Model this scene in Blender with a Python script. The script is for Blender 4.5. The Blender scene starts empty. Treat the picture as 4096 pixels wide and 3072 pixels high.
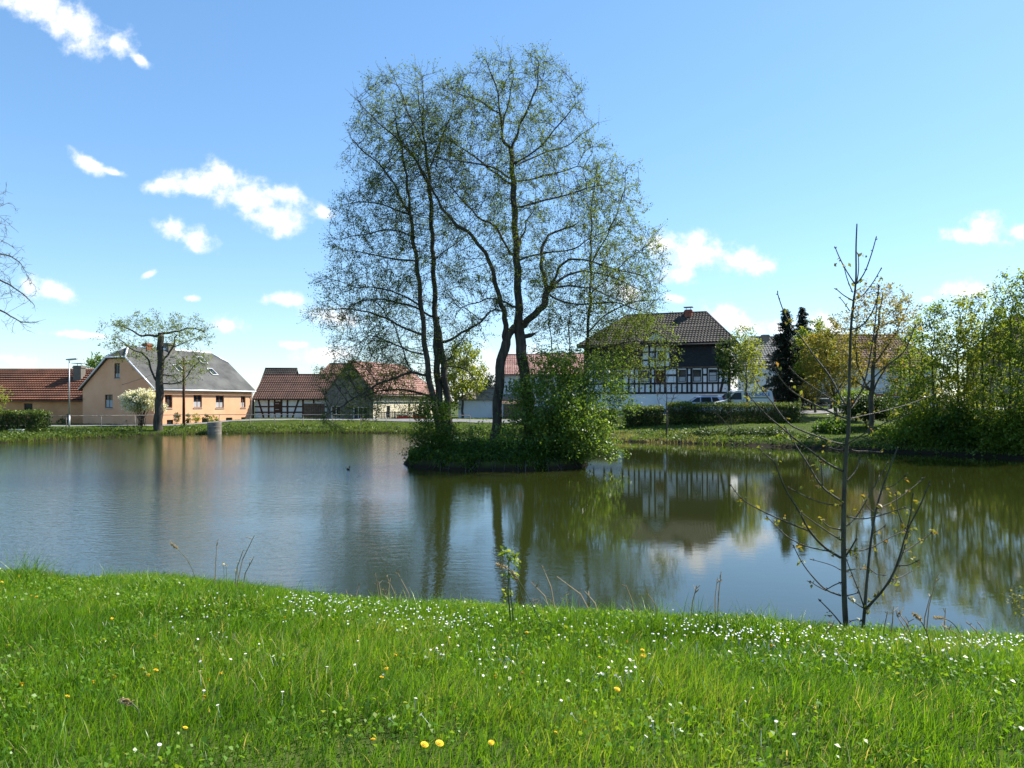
import bpy, bmesh, math, random
import numpy as np
from mathutils import Vector, Matrix

random.seed(11)
rng = np.random.default_rng(11)
R = math.radians
scene = bpy.context.scene
COL = scene.collection

# ------------------------------------------------------------------ camera
F = 2900.0            # focal length in photo pixels (photo is 4096 x 3072)
EYE = 2.6             # eye height above the pond
HOR = 1605.0          # horizon row in the photo
cam_d = bpy.data.cameras.new("camera")
cam = bpy.data.objects.new("camera", cam_d)
COL.objects.link(cam)
cam.location = (0, 0, EYE)
cam.rotation_euler = (R(90), 0, 0)
cam_d.sensor_width = 36.0
cam_d.lens = 36.0 * F / 4096.0
cam_d.shift_y = (HOR - 1536.0) / 4096.0
cam_d.clip_start = 0.05
cam_d.clip_end = 6000
scene.camera = cam


def at(px, py, D):
    """photo pixel + forward distance -> world point"""
    return Vector(((px - 2048.0) / F * D, D, EYE + (HOR - py) / F * D))


# ------------------------------------------------------------------ sun, sky
SUN_AZ, SUN_EL = R(62), R(47)
sdir = Vector((math.sin(SUN_AZ) * math.cos(SUN_EL), math.cos(SUN_AZ) * math.cos(SUN_EL), math.sin(SUN_EL)))
sun_d = bpy.data.lights.new("sun", 'SUN')
sun_d.energy = 4.6
sun_d.angle = R(0.53)
sun_d.color = (1.0, 0.95, 0.87)
sun = bpy.data.objects.new("sun", sun_d)
COL.objects.link(sun)
sun.rotation_euler = sdir.to_track_quat('Z', 'Y').to_euler()
sun.location = (60, 40, 80)

scene.view_settings.view_transform = 'Standard'
scene.view_settings.look = 'None'
scene.view_settings.gamma = 1.0
scene.view_settings.use_curve_mapping = False
scene.view_settings.exposure = 1.15
scene.render.engine = 'CYCLES'
scene.cycles.use_denoising = True
scene.cycles.max_bounces = 6
scene.cycles.diffuse_bounces = 3
scene.cycles.glossy_bounces = 3
scene.cycles.transmission_bounces = 4
scene.cycles.transparent_max_bounces = 6
scene.cycles.caustics_reflective = False
scene.cycles.caustics_refractive = False

world = bpy.data.worlds.new("World")
scene.world = world
world.use_nodes = True
wt = world.node_tree
wt.nodes.clear()


def N(tree, typ, **kw):
    n = tree.nodes.new(typ)
    for k, v in kw.items():
        setattr(n, k, v)
    return n


def L(tree, a, b):
    tree.links.new(a, b)


w_out = N(wt, 'ShaderNodeOutputWorld')
sky = N(wt, 'ShaderNodeTexSky')
sky.sky_type = 'NISHITA'
sky.sun_disc = False
sky.sun_elevation = SUN_EL
sky.sun_rotation = SUN_AZ
sky.altitude = 200
sky.air_density = 1.0
sky.dust_density = 0.25
sky.ozone_density = 1.6
w_hs = N(wt, 'ShaderNodeHueSaturation')
w_hs.inputs['Saturation'].default_value = 1.22
w_hs.inputs['Value'].default_value = 1.0
w_gm = N(wt, 'ShaderNodeGamma')
w_gm.inputs['Gamma'].default_value = 0.72
L(wt, sky.outputs['Color'], w_gm.inputs['Color'])
w_ti = N(wt, 'ShaderNodeMix', data_type='RGBA', blend_type='MULTIPLY')
w_ti.inputs[0].default_value = 1.0
w_ti.inputs[7].default_value = (0.90, 1.0, 1.10, 1)
L(wt, w_gm.outputs['Color'], w_ti.inputs[6])
L(wt, w_ti.outputs[2], w_hs.inputs['Color'])
w_bg = N(wt, 'ShaderNodeBackground')
w_bg.inputs['Strength'].default_value = 0.142
L(wt, w_hs.outputs['Color'], w_bg.inputs['Color'])
# clouds: soft ellipses in direction space broken up by noise
w_tc = N(wt, 'ShaderNodeTexCoord')
w_sep = N(wt, 'ShaderNodeSeparateXYZ')
L(wt, w_tc.outputs['Generated'], w_sep.inputs[0])


def wmath(op, a, b=None, c=None):
    n = N(wt, 'ShaderNodeMath', operation=op)
    for i, v in enumerate((a, b, c)):
        if v is None:
            continue
        if isinstance(v, (int, float)):
            n.inputs[i].default_value = v
        else:
            L(wt, v, n.inputs[i])
    return n.outputs[0]


w_y = wmath('MAXIMUM', w_sep.outputs['Y'], 0.05)
w_u = wmath('DIVIDE', w_sep.outputs['X'], w_y)
w_v = wmath('DIVIDE', w_sep.outputs['Z'], w_y)
w_uv = N(wt, 'ShaderNodeCombineXYZ')
L(wt, w_u, w_uv.inputs[0])
L(wt, w_v, w_uv.inputs[1])
w_n1 = N(wt, 'ShaderNodeTexNoise')
w_n1.inputs['Scale'].default_value = 14.0
w_n1.inputs['Detail'].default_value = 7.0
w_n1.inputs['Roughness'].default_value = 0.62
L(wt, w_uv.outputs[0], w_n1.inputs['Vector'])
w_n2 = N(wt, 'ShaderNodeTexNoise')
w_n2.inputs['Scale'].default_value = 45.0
w_n2.inputs['Detail'].default_value = 6.0
w_n2.inputs['Roughness'].default_value = 0.6
L(wt, w_uv.outputs[0], w_n2.inputs['Vector'])
CLOUDS = [  # photo px centre, half sizes, tilt (deg, down to the right positive)
    (150, 20, 210, 85, 24), (300, 105, 190, 80, 30), (490, 170, 75, 60, 30), (560, 240, 55, 22, 35),
    (360, 655, 80, 28, 30), (460, 690, 70, 18, 15),
    (640, 742, 90, 34, -8), (800, 745, 150, 50, 4), (880, 715, 110, 72, 12), (1000, 790, 170, 85, 18), (1130, 775, 130, 42, 14),
    (1090, 870, 120, 60, 10), (1290, 850, 60, 34, 20),
    (690, 910, 85, 36, 14), (780, 945, 110, 58, 16),
    (2640, 975, 130, 60, 8), (2790, 1020, 210, 78, 8), (2950, 1050, 140, 58, 6), (3060, 1065, 55, 24, 4), (2720, 1100, 90, 36, 0),
    (2880, 1265, 95, 55, 0), (2970, 1300, 150, 52, 14), (3110, 1310, 60, 34, 0), (3290, 1300, 110, 60, 0),
    (3950, 920, 75, 70, 20), (3930, 955, 130, 32, 8), (4080, 930, 90, 34, -4),
    (3880, 1160, 125, 46, -4), (3705, 1197, 35, 15, 0),
    (120, 1150, 60, 50, 35), (215, 1165, 85, 40, 18), (905, 1305, 80, 38, 14), (1140, 1200, 110, 30, 6),
    (1310, 1262, 150, 48, 8), (2690, 1195, 60, 22, 5), (770, 1193, 40, 14, 0), (60, 1440, 110, 32, 6), (330, 1340, 170, 18, 4),
    (1180, 1380, 60, 20, 0), (2020, 1500, 300, 120, 0), (1320, 1420, 130, 40, 0), (600, 1095, 40, 16, -30), (2500, 1160, 90, 50, 20),
]
w_acc = None
for (cx, cy, sx, sy, tilt) in CLOUDS:
    m = N(wt, 'ShaderNodeMapping', vector_type='TEXTURE')
    m.inputs['Location'].default_value = ((cx - 2048) / F, (HOR - cy) / F, 0)
    m.inputs['Rotation'].default_value = (0, 0, -R(tilt))
    m.inputs['Scale'].default_value = (sx * 1.62 / F, sy * 1.62 / F, 1)
    L(wt, w_uv.outputs[0], m.inputs['Vector'])
    ln = N(wt, 'ShaderNodeVectorMath', operation='LENGTH')
    L(wt, m.outputs[0], ln.inputs[0])
    if w_acc is None:
        w_acc = ln.outputs['Value']
    else:
        w_acc = wmath('SMOOTH_MIN', w_acc, ln.outputs['Value'], 0.25)
# density = (1 - r) + noise
w_no = wmath('ADD', wmath('MULTIPLY', w_n1.outputs['Fac'], 1.6), wmath('MULTIPLY', w_n2.outputs['Fac'], 1.1))
w_den = wmath('ADD', wmath('SUBTRACT', 0.74, w_acc), wmath('SUBTRACT', w_no, 1.35))
w_mr = N(wt, 'ShaderNodeMapRange', interpolation_type='SMOOTHSTEP')
w_mr.inputs['From Min'].default_value = -0.02
w_mr.inputs['From Max'].default_value = 0.78
L(wt, w_den, w_mr.inputs['Value'])
w_cov = wmath('MULTIPLY', w_mr.outputs['Result'], wmath('GREATER_THAN', w_sep.outputs['Y'], 0.06))
w_cb = N(wt, 'ShaderNodeBackground')
w_cb.inputs['Strength'].default_value = 0.60
w_cr = N(wt, 'ShaderNodeValToRGB')
w_cr.color_ramp.elements[0].color = (0.80, 0.87, 0.97, 1)
w_cr.color_ramp.elements[1].color = (1.0, 1.0, 1.0, 1)
w_cr.color_ramp.elements[1].position = 0.7
L(wt, w_mr.outputs['Result'], w_cr.inputs['Fac'])
L(wt, w_cr.outputs['Color'], w_cb.inputs['Color'])
w_mix = N(wt, 'ShaderNodeMixShader')
L(wt, w_cov, w_mix.inputs[0])
L(wt, w_bg.outputs[0], w_mix.inputs[1])
L(wt, w_cb.outputs[0], w_mix.inputs[2])
L(wt, w_mix.outputs[0], w_out.inputs['Surface'])


# ------------------------------------------------------------------ helpers
def tag(o, label=None, cat=None, group=None, kind=None):
    if label:
        o['label'] = label
    if cat:
        o['category'] = cat
    if group:
        o['group'] = group
    if kind:
        o['kind'] = kind
    return o


def thing(name, label, cat, loc=(0, 0, 0), rz=0.0, group=None):
    o = bpy.data.objects.new(name, None)
    COL.objects.link(o)
    o.empty_display_size = 0.3
    o.location = loc
    o.rotation_euler = (0, 0, rz)
    return tag(o, label, cat, group)


def np_mesh(name, verts, quads=None, tris=None, mat=None, parent=None, tint=None, smooth=False):
    """verts (n,3); quads (m,4); tris (k,3); tint per vertex"""
    verts = np.asarray(verts, dtype=np.float32)
    quads = np.zeros((0, 4), np.int32) if quads is None else np.asarray(quads, np.int32)
    tris = np.zeros((0, 3), np.int32) if tris is None else np.asarray(tris, np.int32)
    me = bpy.data.meshes.new(name)
    me.vertices.add(len(verts))
    me.vertices.foreach_set("co", verts.ravel())
    nl = quads.size + tris.size
    me.loops.add(nl)
    me.loops.foreach_set("vertex_index", np.concatenate([quads.ravel(), tris.ravel()]))
    npoly = len(quads) + len(tris)
    me.polygons.add(npoly)
    starts = np.concatenate([np.arange(len(quads)) * 4, len(quads) * 4 + np.arange(len(tris)) * 3]).astype(np.int32)
    me.polygons.foreach_set("loop_start", starts)
    if smooth:
        me.polygons.foreach_set("use_smooth", np.ones(npoly, dtype=bool))
    if tint is not None:
        at_ = me.attributes.new("tint", 'FLOAT', 'POINT')
        at_.data.foreach_set("value", np.asarray(tint, np.float32))
    me.update(calc_edges=True)
    me.validate()
    if mat:
        me.materials.append(mat)
    o = bpy.data.objects.new(name, me)
    COL.objects.link(o)
    if parent:
        o.parent = parent
    return o


class MB:
    """collects boxes, prisms and tubes and links them as one mesh object"""

    def __init__(self):
        self.v, self.f, self.mi = [], [], []

    def add(self, vs, fs, mi=0):
        b = len(self.v)
        self.v += [tuple(p) for p in vs]
        self.f += [tuple(b + i for i in f) for f in fs]
        self.mi += [mi] * len(fs)
        return self

    def box(self, x0, x1, y0, y1, z0, z1, mi=0):
        vs = [(x0, y0, z0), (x1, y0, z0), (x1, y1, z0), (x0, y1, z0), (x0, y0, z1), (x1, y0, z1), (x1, y1, z1), (x0, y1, z1)]
        return self.add(vs, [(0, 3, 2, 1), (4, 5, 6, 7), (0, 1, 5, 4), (1, 2, 6, 5), (2, 3, 7, 6), (3, 0, 4, 7)], mi)

    def prism(self, poly, d, mi=0):
        """closed prism: polygon (3-D points) extruded by vector d"""
        d = Vector(d)
        a = [Vector(p) for p in poly]
        n = len(a)
        vs = a + [p + d for p in a]
        fs = [tuple(range(n)), tuple(range(2 * n - 1, n - 1, -1))]
        fs += [(i, i + n, (i + 1) % n + n, (i + 1) % n) for i in range(n)]
        return self.add(vs, fs, mi)

    def tube(self, pts, rad, k=6, cap=True, mi=0):
        pts = [Vector(p) for p in pts]
        if isinstance(rad, (int, float)):
            rad = [rad] * len(pts)
        vs, fs = [], []
        prev = None
        for i, p in enumerate(pts):
            a = pts[max(0, i - 1)]
            b = pts[min(len(pts) - 1, i + 1)]
            t = (b - a).normalized() if (b - a).length > 1e-9 else Vector((0, 0, 1))
            if prev is None:
                ref = Vector((1, 0, 0)) if abs(t.x) < 0.8 else Vector((0, 1, 0))
                n1 = t.cross(ref).normalized()
            else:
                n1 = (prev - t * prev.dot(t))
                n1 = n1.normalized() if n1.length > 1e-6 else t.orthogonal().normalized()
            prev = n1
            n2 = t.cross(n1)
            for j in range(k):
                an = 2 * math.pi * j / k
                vs.append(p + (n1 * math.cos(an) + n2 * math.sin(an)) * rad[i])
        for i in range(len(pts) - 1):
            for j in range(k):
                j2 = (j + 1) % k
                fs.append((i * k + j, i * k + j2, (i + 1) * k + j2, (i + 1) * k + j))
        if cap:
            fs.append(tuple(range(k - 1, -1, -1)))
            fs.append(tuple((len(pts) - 1) * k + j for j in range(k)))
        return self.add(vs, fs, mi)

    def build(self, name, mats, parent=None, smooth=False, bevel=0.0):
        me = bpy.data.meshes.new(name)
        me.from_pydata(self.v, [], self.f)
        if not isinstance(mats, (list, tuple)):
            mats = [mats]
        for m in mats:
            me.materials.append(m)
        me.polygons.foreach_set("material_index", self.mi)
        if smooth:
            me.polygons.foreach_set("use_smooth", [True] * len(self.f))
        bm = bmesh.new()
        bm.from_mesh(me)
        bmesh.ops.recalc_face_normals(bm, faces=bm.faces)
        if bevel > 0:
            bmesh.ops.bevel(bm, geom=list(bm.edges), offset=bevel, segments=2, affect='EDGES', profile=0.6)
        bm.to_mesh(me)
        bm.free()
        me.update()
        o = bpy.data.objects.new(name, me)
        COL.objects.link(o)
        if parent:
            o.parent = parent
        return o


# ------------------------------------------------------------------ materials
MATS = {}


def mat(name, c, rough=0.8, c2=None, scale=4.0, bump=0.0, bscale=None, spec=0.3, metal=0.0, detail=6.0, stretch=None, pos=(0.35, 0.65)):
    """principled with two base colours mixed by noise in object space"""
    if name in MATS:
        return MATS[name]
    m = bpy.data.materials.new(name)
    m.use_nodes = True
    t = m.node_tree
    b = t.nodes['Principled BSDF']
    b.inputs['Roughness'].default_value = rough
    b.inputs['Metallic'].default_value = metal
    b.inputs['Specular IOR Level'].default_value = spec
    b.inputs['Base Color'].default_value = (*c, 1)
    if c2 is not None or bump > 0:
        tc = N(t, 'ShaderNodeTexCoord')
        vec = tc.outputs['Object']
        if stretch:
            mp = N(t, 'ShaderNodeMapping')
            mp.inputs['Scale'].default_value = stretch
            L(t, vec, mp.inputs['Vector'])
            vec = mp.outputs[0]
        no = N(t, 'ShaderNodeTexNoise')
        no.inputs['Scale'].default_value = scale
        no.inputs['Detail'].default_value = detail
        no.inputs['Roughness'].default_value = 0.65
        L(t, vec, no.inputs['Vector'])
        if c2 is not None:
            r = N(t, 'ShaderNodeValToRGB')
            r.color_ramp.elements[0].color = (*c, 1)
            r.color_ramp.elements[1].color = (*c2, 1)
            r.color_ramp.elements[0].position = pos[0]
            r.color_ramp.elements[1].position = pos[1]
            L(t, no.outputs['Fac'], r.inputs['Fac'])
            L(t, r.outputs['Color'], b.inputs['Base Color'])
        if bump > 0:
            n2 = N(t, 'ShaderNodeTexNoise')
            n2.inputs['Scale'].default_value = bscale or scale * 4
            n2.inputs['Detail'].default_value = 5
            L(t, vec, n2.inputs['Vector'])
            bp = N(t, 'ShaderNodeBump')
            bp.inputs['Strength'].default_value = bump
            bp.inputs['Distance'].default_value = 0.05
            L(t, n2.outputs['Fac'], bp.inputs['Height'])
            L(t, bp.outputs[0], b.inputs['Normal'])
    MATS[name] = m
    return m


def leaf_mat(name, cols, trans=0.45, rough=0.45, spec=0.4, tboost=1.25):
    """leaf or blade: tint attribute picks the colour; part of the light goes through"""
    if name in MATS:
        return MATS[name]
    m = bpy.data.materials.new(name)
    m.use_nodes = True
    t = m.node_tree
    t.nodes.clear()
    out = N(t, 'ShaderNodeOutputMaterial')
    a = N(t, 'ShaderNodeAttribute', attribute_name='tint')
    r = N(t, 'ShaderNodeValToRGB')
    el = r.color_ramp.elements
    while len(el) < len(cols):
        el.new(0.5)
    for i, c in enumerate(cols):
        el[i].position = i / (len(cols) - 1)
        el[i].color = (*c, 1)
    L(t, a.outputs['Fac'], r.inputs['Fac'])
    p = N(t, 'ShaderNodeBsdfPrincipled')
    p.inputs['Roughness'].default_value = rough
    p.inputs['Specular IOR Level'].default_value = spec
    L(t, r.outputs['Color'], p.inputs['Base Color'])
    tr = N(t, 'ShaderNodeBsdfTranslucent')
    mu = N(t, 'ShaderNodeMix', data_type='RGBA', blend_type='MULTIPLY')
    mu.inputs[0].default_value = 1.0
    L(t, r.outputs['Color'], mu.inputs[6])
    mu.inputs[7].default_value = (tboost * 1.25, tboost * 1.1, tboost * 0.45, 1)
    L(t, mu.outputs[2], tr.inputs['Color'])
    mx = N(t, 'ShaderNodeMixShader')
    mx.inputs[0].default_value = trans
    L(t, p.outputs[0], mx.inputs[1])
    L(t, tr.outputs[0], mx.inputs[2])
    L(t, mx.outputs[0], out.inputs['Surface'])
    MATS[name] = m
    return m


bark_alder = mat('alder_bark', (0.045, 0.037, 0.030), 0.9, (0.11, 0.095, 0.075), 3.0, 0.8, 14, 0.15, stretch=(3, 3, 0.6))
bark_grey = mat('grey_bark', (0.05, 0.043, 0.034), 0.9, (0.13, 0.115, 0.09), 4.0, 0.6, 18, 0.15, stretch=(3, 3, 0.7))
bark_ash = mat('sapling_bark', (0.032, 0.028, 0.018), 0.7, (0.085, 0.075, 0.05), 9.0, 0.3, 40, 0.3, stretch=(2, 2, 0.6))
leaf_alder = leaf_mat('alder_leaf', [(0.05, 0.095, 0.02), (0.10, 0.165, 0.028), (0.18, 0.235, 0.04)], 0.55, 0.52, 0.3)
leaf_elder = leaf_mat('elder_leaf', [(0.035, 0.085, 0.016), (0.085, 0.17, 0.03), (0.18, 0.28, 0.065)], 0.55, 0.42, 0.45)
leaf_maple = leaf_mat('maple_leaf', [(0.14, 0.20, 0.035), (0.22, 0.28, 0.045), (0.28, 0.30, 0.07)], 0.55, 0.5, 0.35)
leaf_amber = leaf_mat('amber_leaf', [(0.19, 0.14, 0.045), (0.24, 0.21, 0.055), (0.20, 0.24, 0.05)], 0.5, 0.5, 0.3)
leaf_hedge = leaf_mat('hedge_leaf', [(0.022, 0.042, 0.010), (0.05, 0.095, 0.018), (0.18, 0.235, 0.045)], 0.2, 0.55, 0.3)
leaf_thicket = leaf_mat('thicket_leaf', [(0.09, 0.16, 0.025), (0.15, 0.24, 0.035), (0.25, 0.30, 0.05)], 0.55, 0.52, 0.3)
leaf_spruce = leaf_mat('spruce_needle', [(0.012, 0.022, 0.014), (0.02, 0.035, 0.02), (0.035, 0.05, 0.03)], 0.1, 0.6, 0.2)
leaf_sap = leaf_mat('sapling_leaf', [(0.16, 0.20, 0.04), (0.22, 0.21, 0.05), (0.22, 0.09, 0.045)], 0.45, 0.45, 0.35)
leaf_white = leaf_mat('blossom', [(0.62, 0.62, 0.42), (0.75, 0.75, 0.6), (0.8, 0.8, 0.72)], 0.3, 0.6, 0.2, 1.0)
grass_m = leaf_mat('grass_blade', [(0.035, 0.095, 0.006), (0.085, 0.20, 0.010), (0.125, 0.262, 0.016), (0.20, 0.30, 0.035), (0.45, 0.39, 0.2)], 0.48, 0.36, 0.4)
bank_grass_m = leaf_mat('bank_grass_blade', [(0.045, 0.10, 0.010), (0.085, 0.165, 0.018), (0.15, 0.225, 0.032), (0.28, 0.26, 0.12)], 0.45, 0.5, 0.3)


# ------------------------------------------------------------------ ground and pond
def pw(px, D):
    return ((px - 2048) / F * D, D)


POND = [pw(0, 9.9), pw(600, 9.35), pw(1000, 9.15), pw(1400, 8.75), pw(2000, 8.15), pw(2700, 7.95), pw(3400, 7.45), pw(4096, 7.2), (9, 6.3), (17, 5), (30, 6), (38, 14), (34, 24),
        pw(4096, 32.2), pw(3800, 35), pw(3600, 36.6), pw(3300, 39.4), pw(3000, 42.3), pw(2700, 45), pw(2400, 47.5), pw(2200, 52),
        pw(1900, 57), pw(1600, 58.8), pw(1200, 58.8), pw(880, 57.8), pw(600, 55), pw(300, 50.3), pw(0, 45.1), (-36, 41), (-39, 30), (-32, 18), (-19, 13), (-11, 10.9)]
POND = np.array(POND)
ISL = (-0.62, 30.1, 3.55, 3.1)     # island centre and half axes


def pond_dist(x, y):
    """signed distance to the shore, positive on land"""
    x = np.asarray(x, float)
    y = np.asarray(y, float)
    best = np.full(x.shape, 1e18)
    inside = np.zeros(x.shape, bool)
    n = len(POND)
    for i in range(n):
        ax, ay = POND[i]
        bx, by = POND[(i + 1) % n]
        ex, ey = bx - ax, by - ay
        t = np.clip(((x - ax) * ex + (y - ay) * ey) / (ex * ex + ey * ey), 0, 1)
        d = (x - ax - t * ex) ** 2 + (y - ay - t * ey) ** 2
        best = np.minimum(best, d)
        c = ((ay > y) != (by > y)) & (x < ex * (y - ay) / (ey if abs(ey) > 1e-12 else 1e-12) + ax)
        inside ^= c
    d = np.sqrt(best)
    return np.where(inside, -d, d)


def sstep(a, b, v):
    t = np.clip((v - a) / (b - a), 0, 1)
    return t * t * (3 - 2 * t)


def wob(x, y):
    return (np.sin(x * 1.7 + y * 0.9) + np.sin(x * 0.8 - y * 1.9 + 1.3) + 0.6 * np.sin(x * 3.1 + 2.2 * y + 0.5)) / 2.6


def hgt(x, y):
    x = np.asarray(x, float)
    y = np.asarray(y, float)
    d = pond_dist(x, y) + 0.16 * wob(x * 1.3, y * 1.3)
    far = sstep(20, 34, y)
    hfar = 0.42 + 0.36 * sstep(3.5, 8, d) * sstep(-30, -24, x) + 0.06 * sstep(3.5, 8, d) + sstep(-1, 15, x) * (0.14 + 0.078 * np.clip(y - 50, 0, 13))
    hnear = 1.0 + 0.0 * x
    base = hnear * (1 - far) + hfar * far
    hfar = hfar + 0.22 * np.exp(-((d - 2.0) / 1.0) ** 2) * sstep(-21, -25, x) * far
    k = 1.8 * (1 - far) + 1.5 * far
    up = base * (1 - np.exp(-np.maximum(d, 0) / k)) + 0.035 * wob(x, y) * sstep(0.2, 1.5, d) * (1 - 0.5 * far)
    land = np.where(d > 0, up + 0.05 * sstep(0, 0.15, d), np.maximum(d * 0.5, -1.6))
    # island
    r = np.sqrt(((x - ISL[0]) / ISL[2]) ** 2 + ((y - ISL[1]) / ISL[3]) ** 2) + 0.06 * wob(x * 1.5, y * 1.5) + 0.035 * wob(x * 4.1 + 2, y * 3.7)
    ih = np.where(r < 1, 0.25 + 0.55 * np.sqrt(np.clip(1 - r, 0, 1)), 0.25 - (r - 1) * 5.0)
    return np.where(d > 0, land, np.maximum(land, np.minimum(ih, 0.9)))


def hz(x, y):
    return float(hgt(np.array([x]), np.array([y]))[0])


def ground_hit(px, py, dz=0.0):
    """where the ray through a photo pixel meets the ground raised by dz"""
    D = np.linspace(2.2, 75, 2600)
    x = (px - 2048) / F * D
    z = EYE + (HOR - py) / F * D
    ok = z <= hgt(x, D) + dz
    i = int(np.argmax(ok)) if ok.any() else len(D) - 1
    return float(x[i]), float(D[i])


def axis(segs):
    out = []
    for a, b, s in segs:
        out += list(np.arange(a, b, s))
    return np.array(out)


xs = axis([(-3000, -400, 400), (-400, -90, 40), (-90, -40, 2), (-40, -10, 0.7), (-10, 10, 0.25), (10, 32, 0.6), (32, 90, 2), (90, 400, 40), (400, 3001, 400)])
ys = axis([(-600, -60, 90), (-60, -6, 6), (-6, 2, 0.8), (2, 12, 0.2), (12, 25, 1.2), (25, 35, 0.25), (35, 66, 0.5), (66, 100, 3), (100, 400, 40), (400, 4001, 400)])
GX, GY = np.meshgrid(xs, ys)
GZ = hgt(GX.ravel(), GY.ravel())
gv = np.column_stack([GX.ravel(), GY.ravel(), GZ])
nx, ny = len(xs), len(ys)
ii = np.arange(nx * ny).reshape(ny, nx)
gq = np.stack([ii[:-1, :-1].ravel(), ii[:-1, 1:].ravel(), ii[1:, 1:].ravel(), ii[1:, :-1].ravel()], 1)
m_ground = mat('soil_and_turf', (0.035, 0.05, 0.012), 0.95, (0.075, 0.10, 0.022), 1.6, 0.5, 9, 0.1)
_t = m_ground.node_tree
_g = N(_t, 'ShaderNodeNewGeometry')
_s = N(_t, 'ShaderNodeSeparateXYZ')
L(_t, _g.outputs['Position'], _s.inputs[0])
_r = N(_t, 'ShaderNodeMapRange')
_r.inputs['From Min'].default_value = 0.10
_r.inputs['From Max'].default_value = 0.34
L(_t, _s.outputs['Z'], _r.inputs['Value'])
_m = N(_t, 'ShaderNodeMix', data_type='RGBA')
L(_t, _r.outputs['Result'], _m.inputs[0])
_m.inputs[6].default_value = (0.022, 0.017, 0.010, 1)      # wet mud at the waterline
_p = _t.nodes['Principled BSDF']
L(_t, _p.inputs['Base Color'].links[0].from_socket, _m.inputs[7])
L(_t, _m.outputs[2], _p.inputs['Base Color'])
ground = np_mesh('ground', gv, gq, mat=m_ground, smooth=True)
tag(ground, 'grassy ground with the pond basin and banks', 'ground', kind='structure')

# water
m_water = bpy.data.materials.new('pond_water')
m_water.use_nodes = True
t = m_water.node_tree
b = t.nodes['Principled BSDF']
b.inputs['IOR'].default_value = 1.5
b.inputs['Roughness'].default_value = 0.03
b.inputs['Specular IOR Level'].default_value = 0.7
tc = N(t, 'ShaderNodeTexCoord')
wc = N(t, 'ShaderNodeTexNoise')
wc.inputs['Scale'].default_value = 0.12
wc.inputs['Detail'].default_value = 3
L(t, tc.outputs['Object'], wc.inputs['Vector'])
wr = N(t, 'ShaderNodeValToRGB')
wr.color_ramp.elements[0].color = (0.018, 0.023, 0.0045, 1)
wr.color_ramp.elements[1].color = (0.024, 0.029, 0.006, 1)
L(t, wc.outputs['Fac'], wr.inputs['Fac'])
L(t, wr.outputs['Color'], b.inputs['Base Color'])
mp1 = N(t, 'ShaderNodeMapping')
mp1.inputs['Rotation'].default_value = (0, 0, R(14))
mp1.inputs['Scale'].default_value = (1.0, 2.1, 1)
L(t, tc.outputs['Object'], mp1.inputs['Vector'])
wn1 = N(t, 'ShaderNodeTexNoise')
wn1.inputs['Scale'].default_value = 2.6
wn1.inputs['Detail'].default_value = 3.0
wn1.inputs['Roughness'].default_value = 0.55
L(t, mp1.outputs[0], wn1.inputs['Vector'])
wn2 = N(t, 'ShaderNodeTexNoise')
wn2.inputs['Scale'].default_value = 14.0
wn2.inputs['Detail'].default_value = 2.0
L(t, mp1.outputs[0], wn2.inputs['Vector'])
# wind patch: rougher towards the left half of the pond
sx = N(t, 'ShaderNodeSeparateXYZ')
L(t, tc.outputs['Object'], sx.inputs[0])
pn = N(t, 'ShaderNodeTexNoise')
pn.inputs['Scale'].default_value = 1.0
pn.inputs['Detail'].default_value = 3
mpn = N(t, 'ShaderNodeMapping')
mpn.inputs['Scale'].default_value = (0.05, 0.26, 1)
mpn.inputs['Rotation'].default_value = (0, 0, R(6))
L(t, tc.outputs['Object'], mpn.inputs['Vector'])
L(t, mpn.outputs[0], pn.inputs['Vector'])
ad = N(t, 'ShaderNodeMath', operation='MULTIPLY_ADD')
ad.inputs[1].default_value = 13.0
L(t, pn.outputs['Fac'], ad.inputs[0])
L(t, sx.outputs['X'], ad.inputs[2])
mr = N(t, 'ShaderNodeMapRange')
mr.inputs['From Min'].default_value = 8.0
mr.inputs['From Max'].default_value = 0.0
mr.inputs['To Min'].default_value = 0.016
mr.inputs['To Max'].default_value = 0.25
L(t, ad.outputs[0], mr.inputs['Value'])
sm = N(t, 'ShaderNodeMath', operation='MULTIPLY_ADD')
sm.inputs[1].default_value = 0.3
L(t, wn2.outputs['Fac'], sm.inputs[0])
L(t, wn1.outputs['Fac'], sm.inputs[2])
bp = N(t, 'ShaderNodeBump')
bp.inputs['Distance'].default_value = 0.05
L(t, mr.outputs['Result'], bp.inputs['Strength'])
L(t, sm.outputs[0], bp.inputs['Height'])
L(t, bp.outputs[0], b.inputs['Normal'])
wv = [(-46, 3, 0), (46, 3, 0), (46, 66, 0), (-46, 66, 0)]
pond = np_mesh('water', wv, [(0, 1, 2, 3)], mat=m_water)
tag(pond, 'olive pond water with sky and tree reflections', 'pond', kind='structure')

# roads
m_road = mat('road_asphalt', (0.15, 0.148, 0.142), 0.9, (0.22, 0.215, 0.205), 2.0, 0.3, 30, 0.2)


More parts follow.
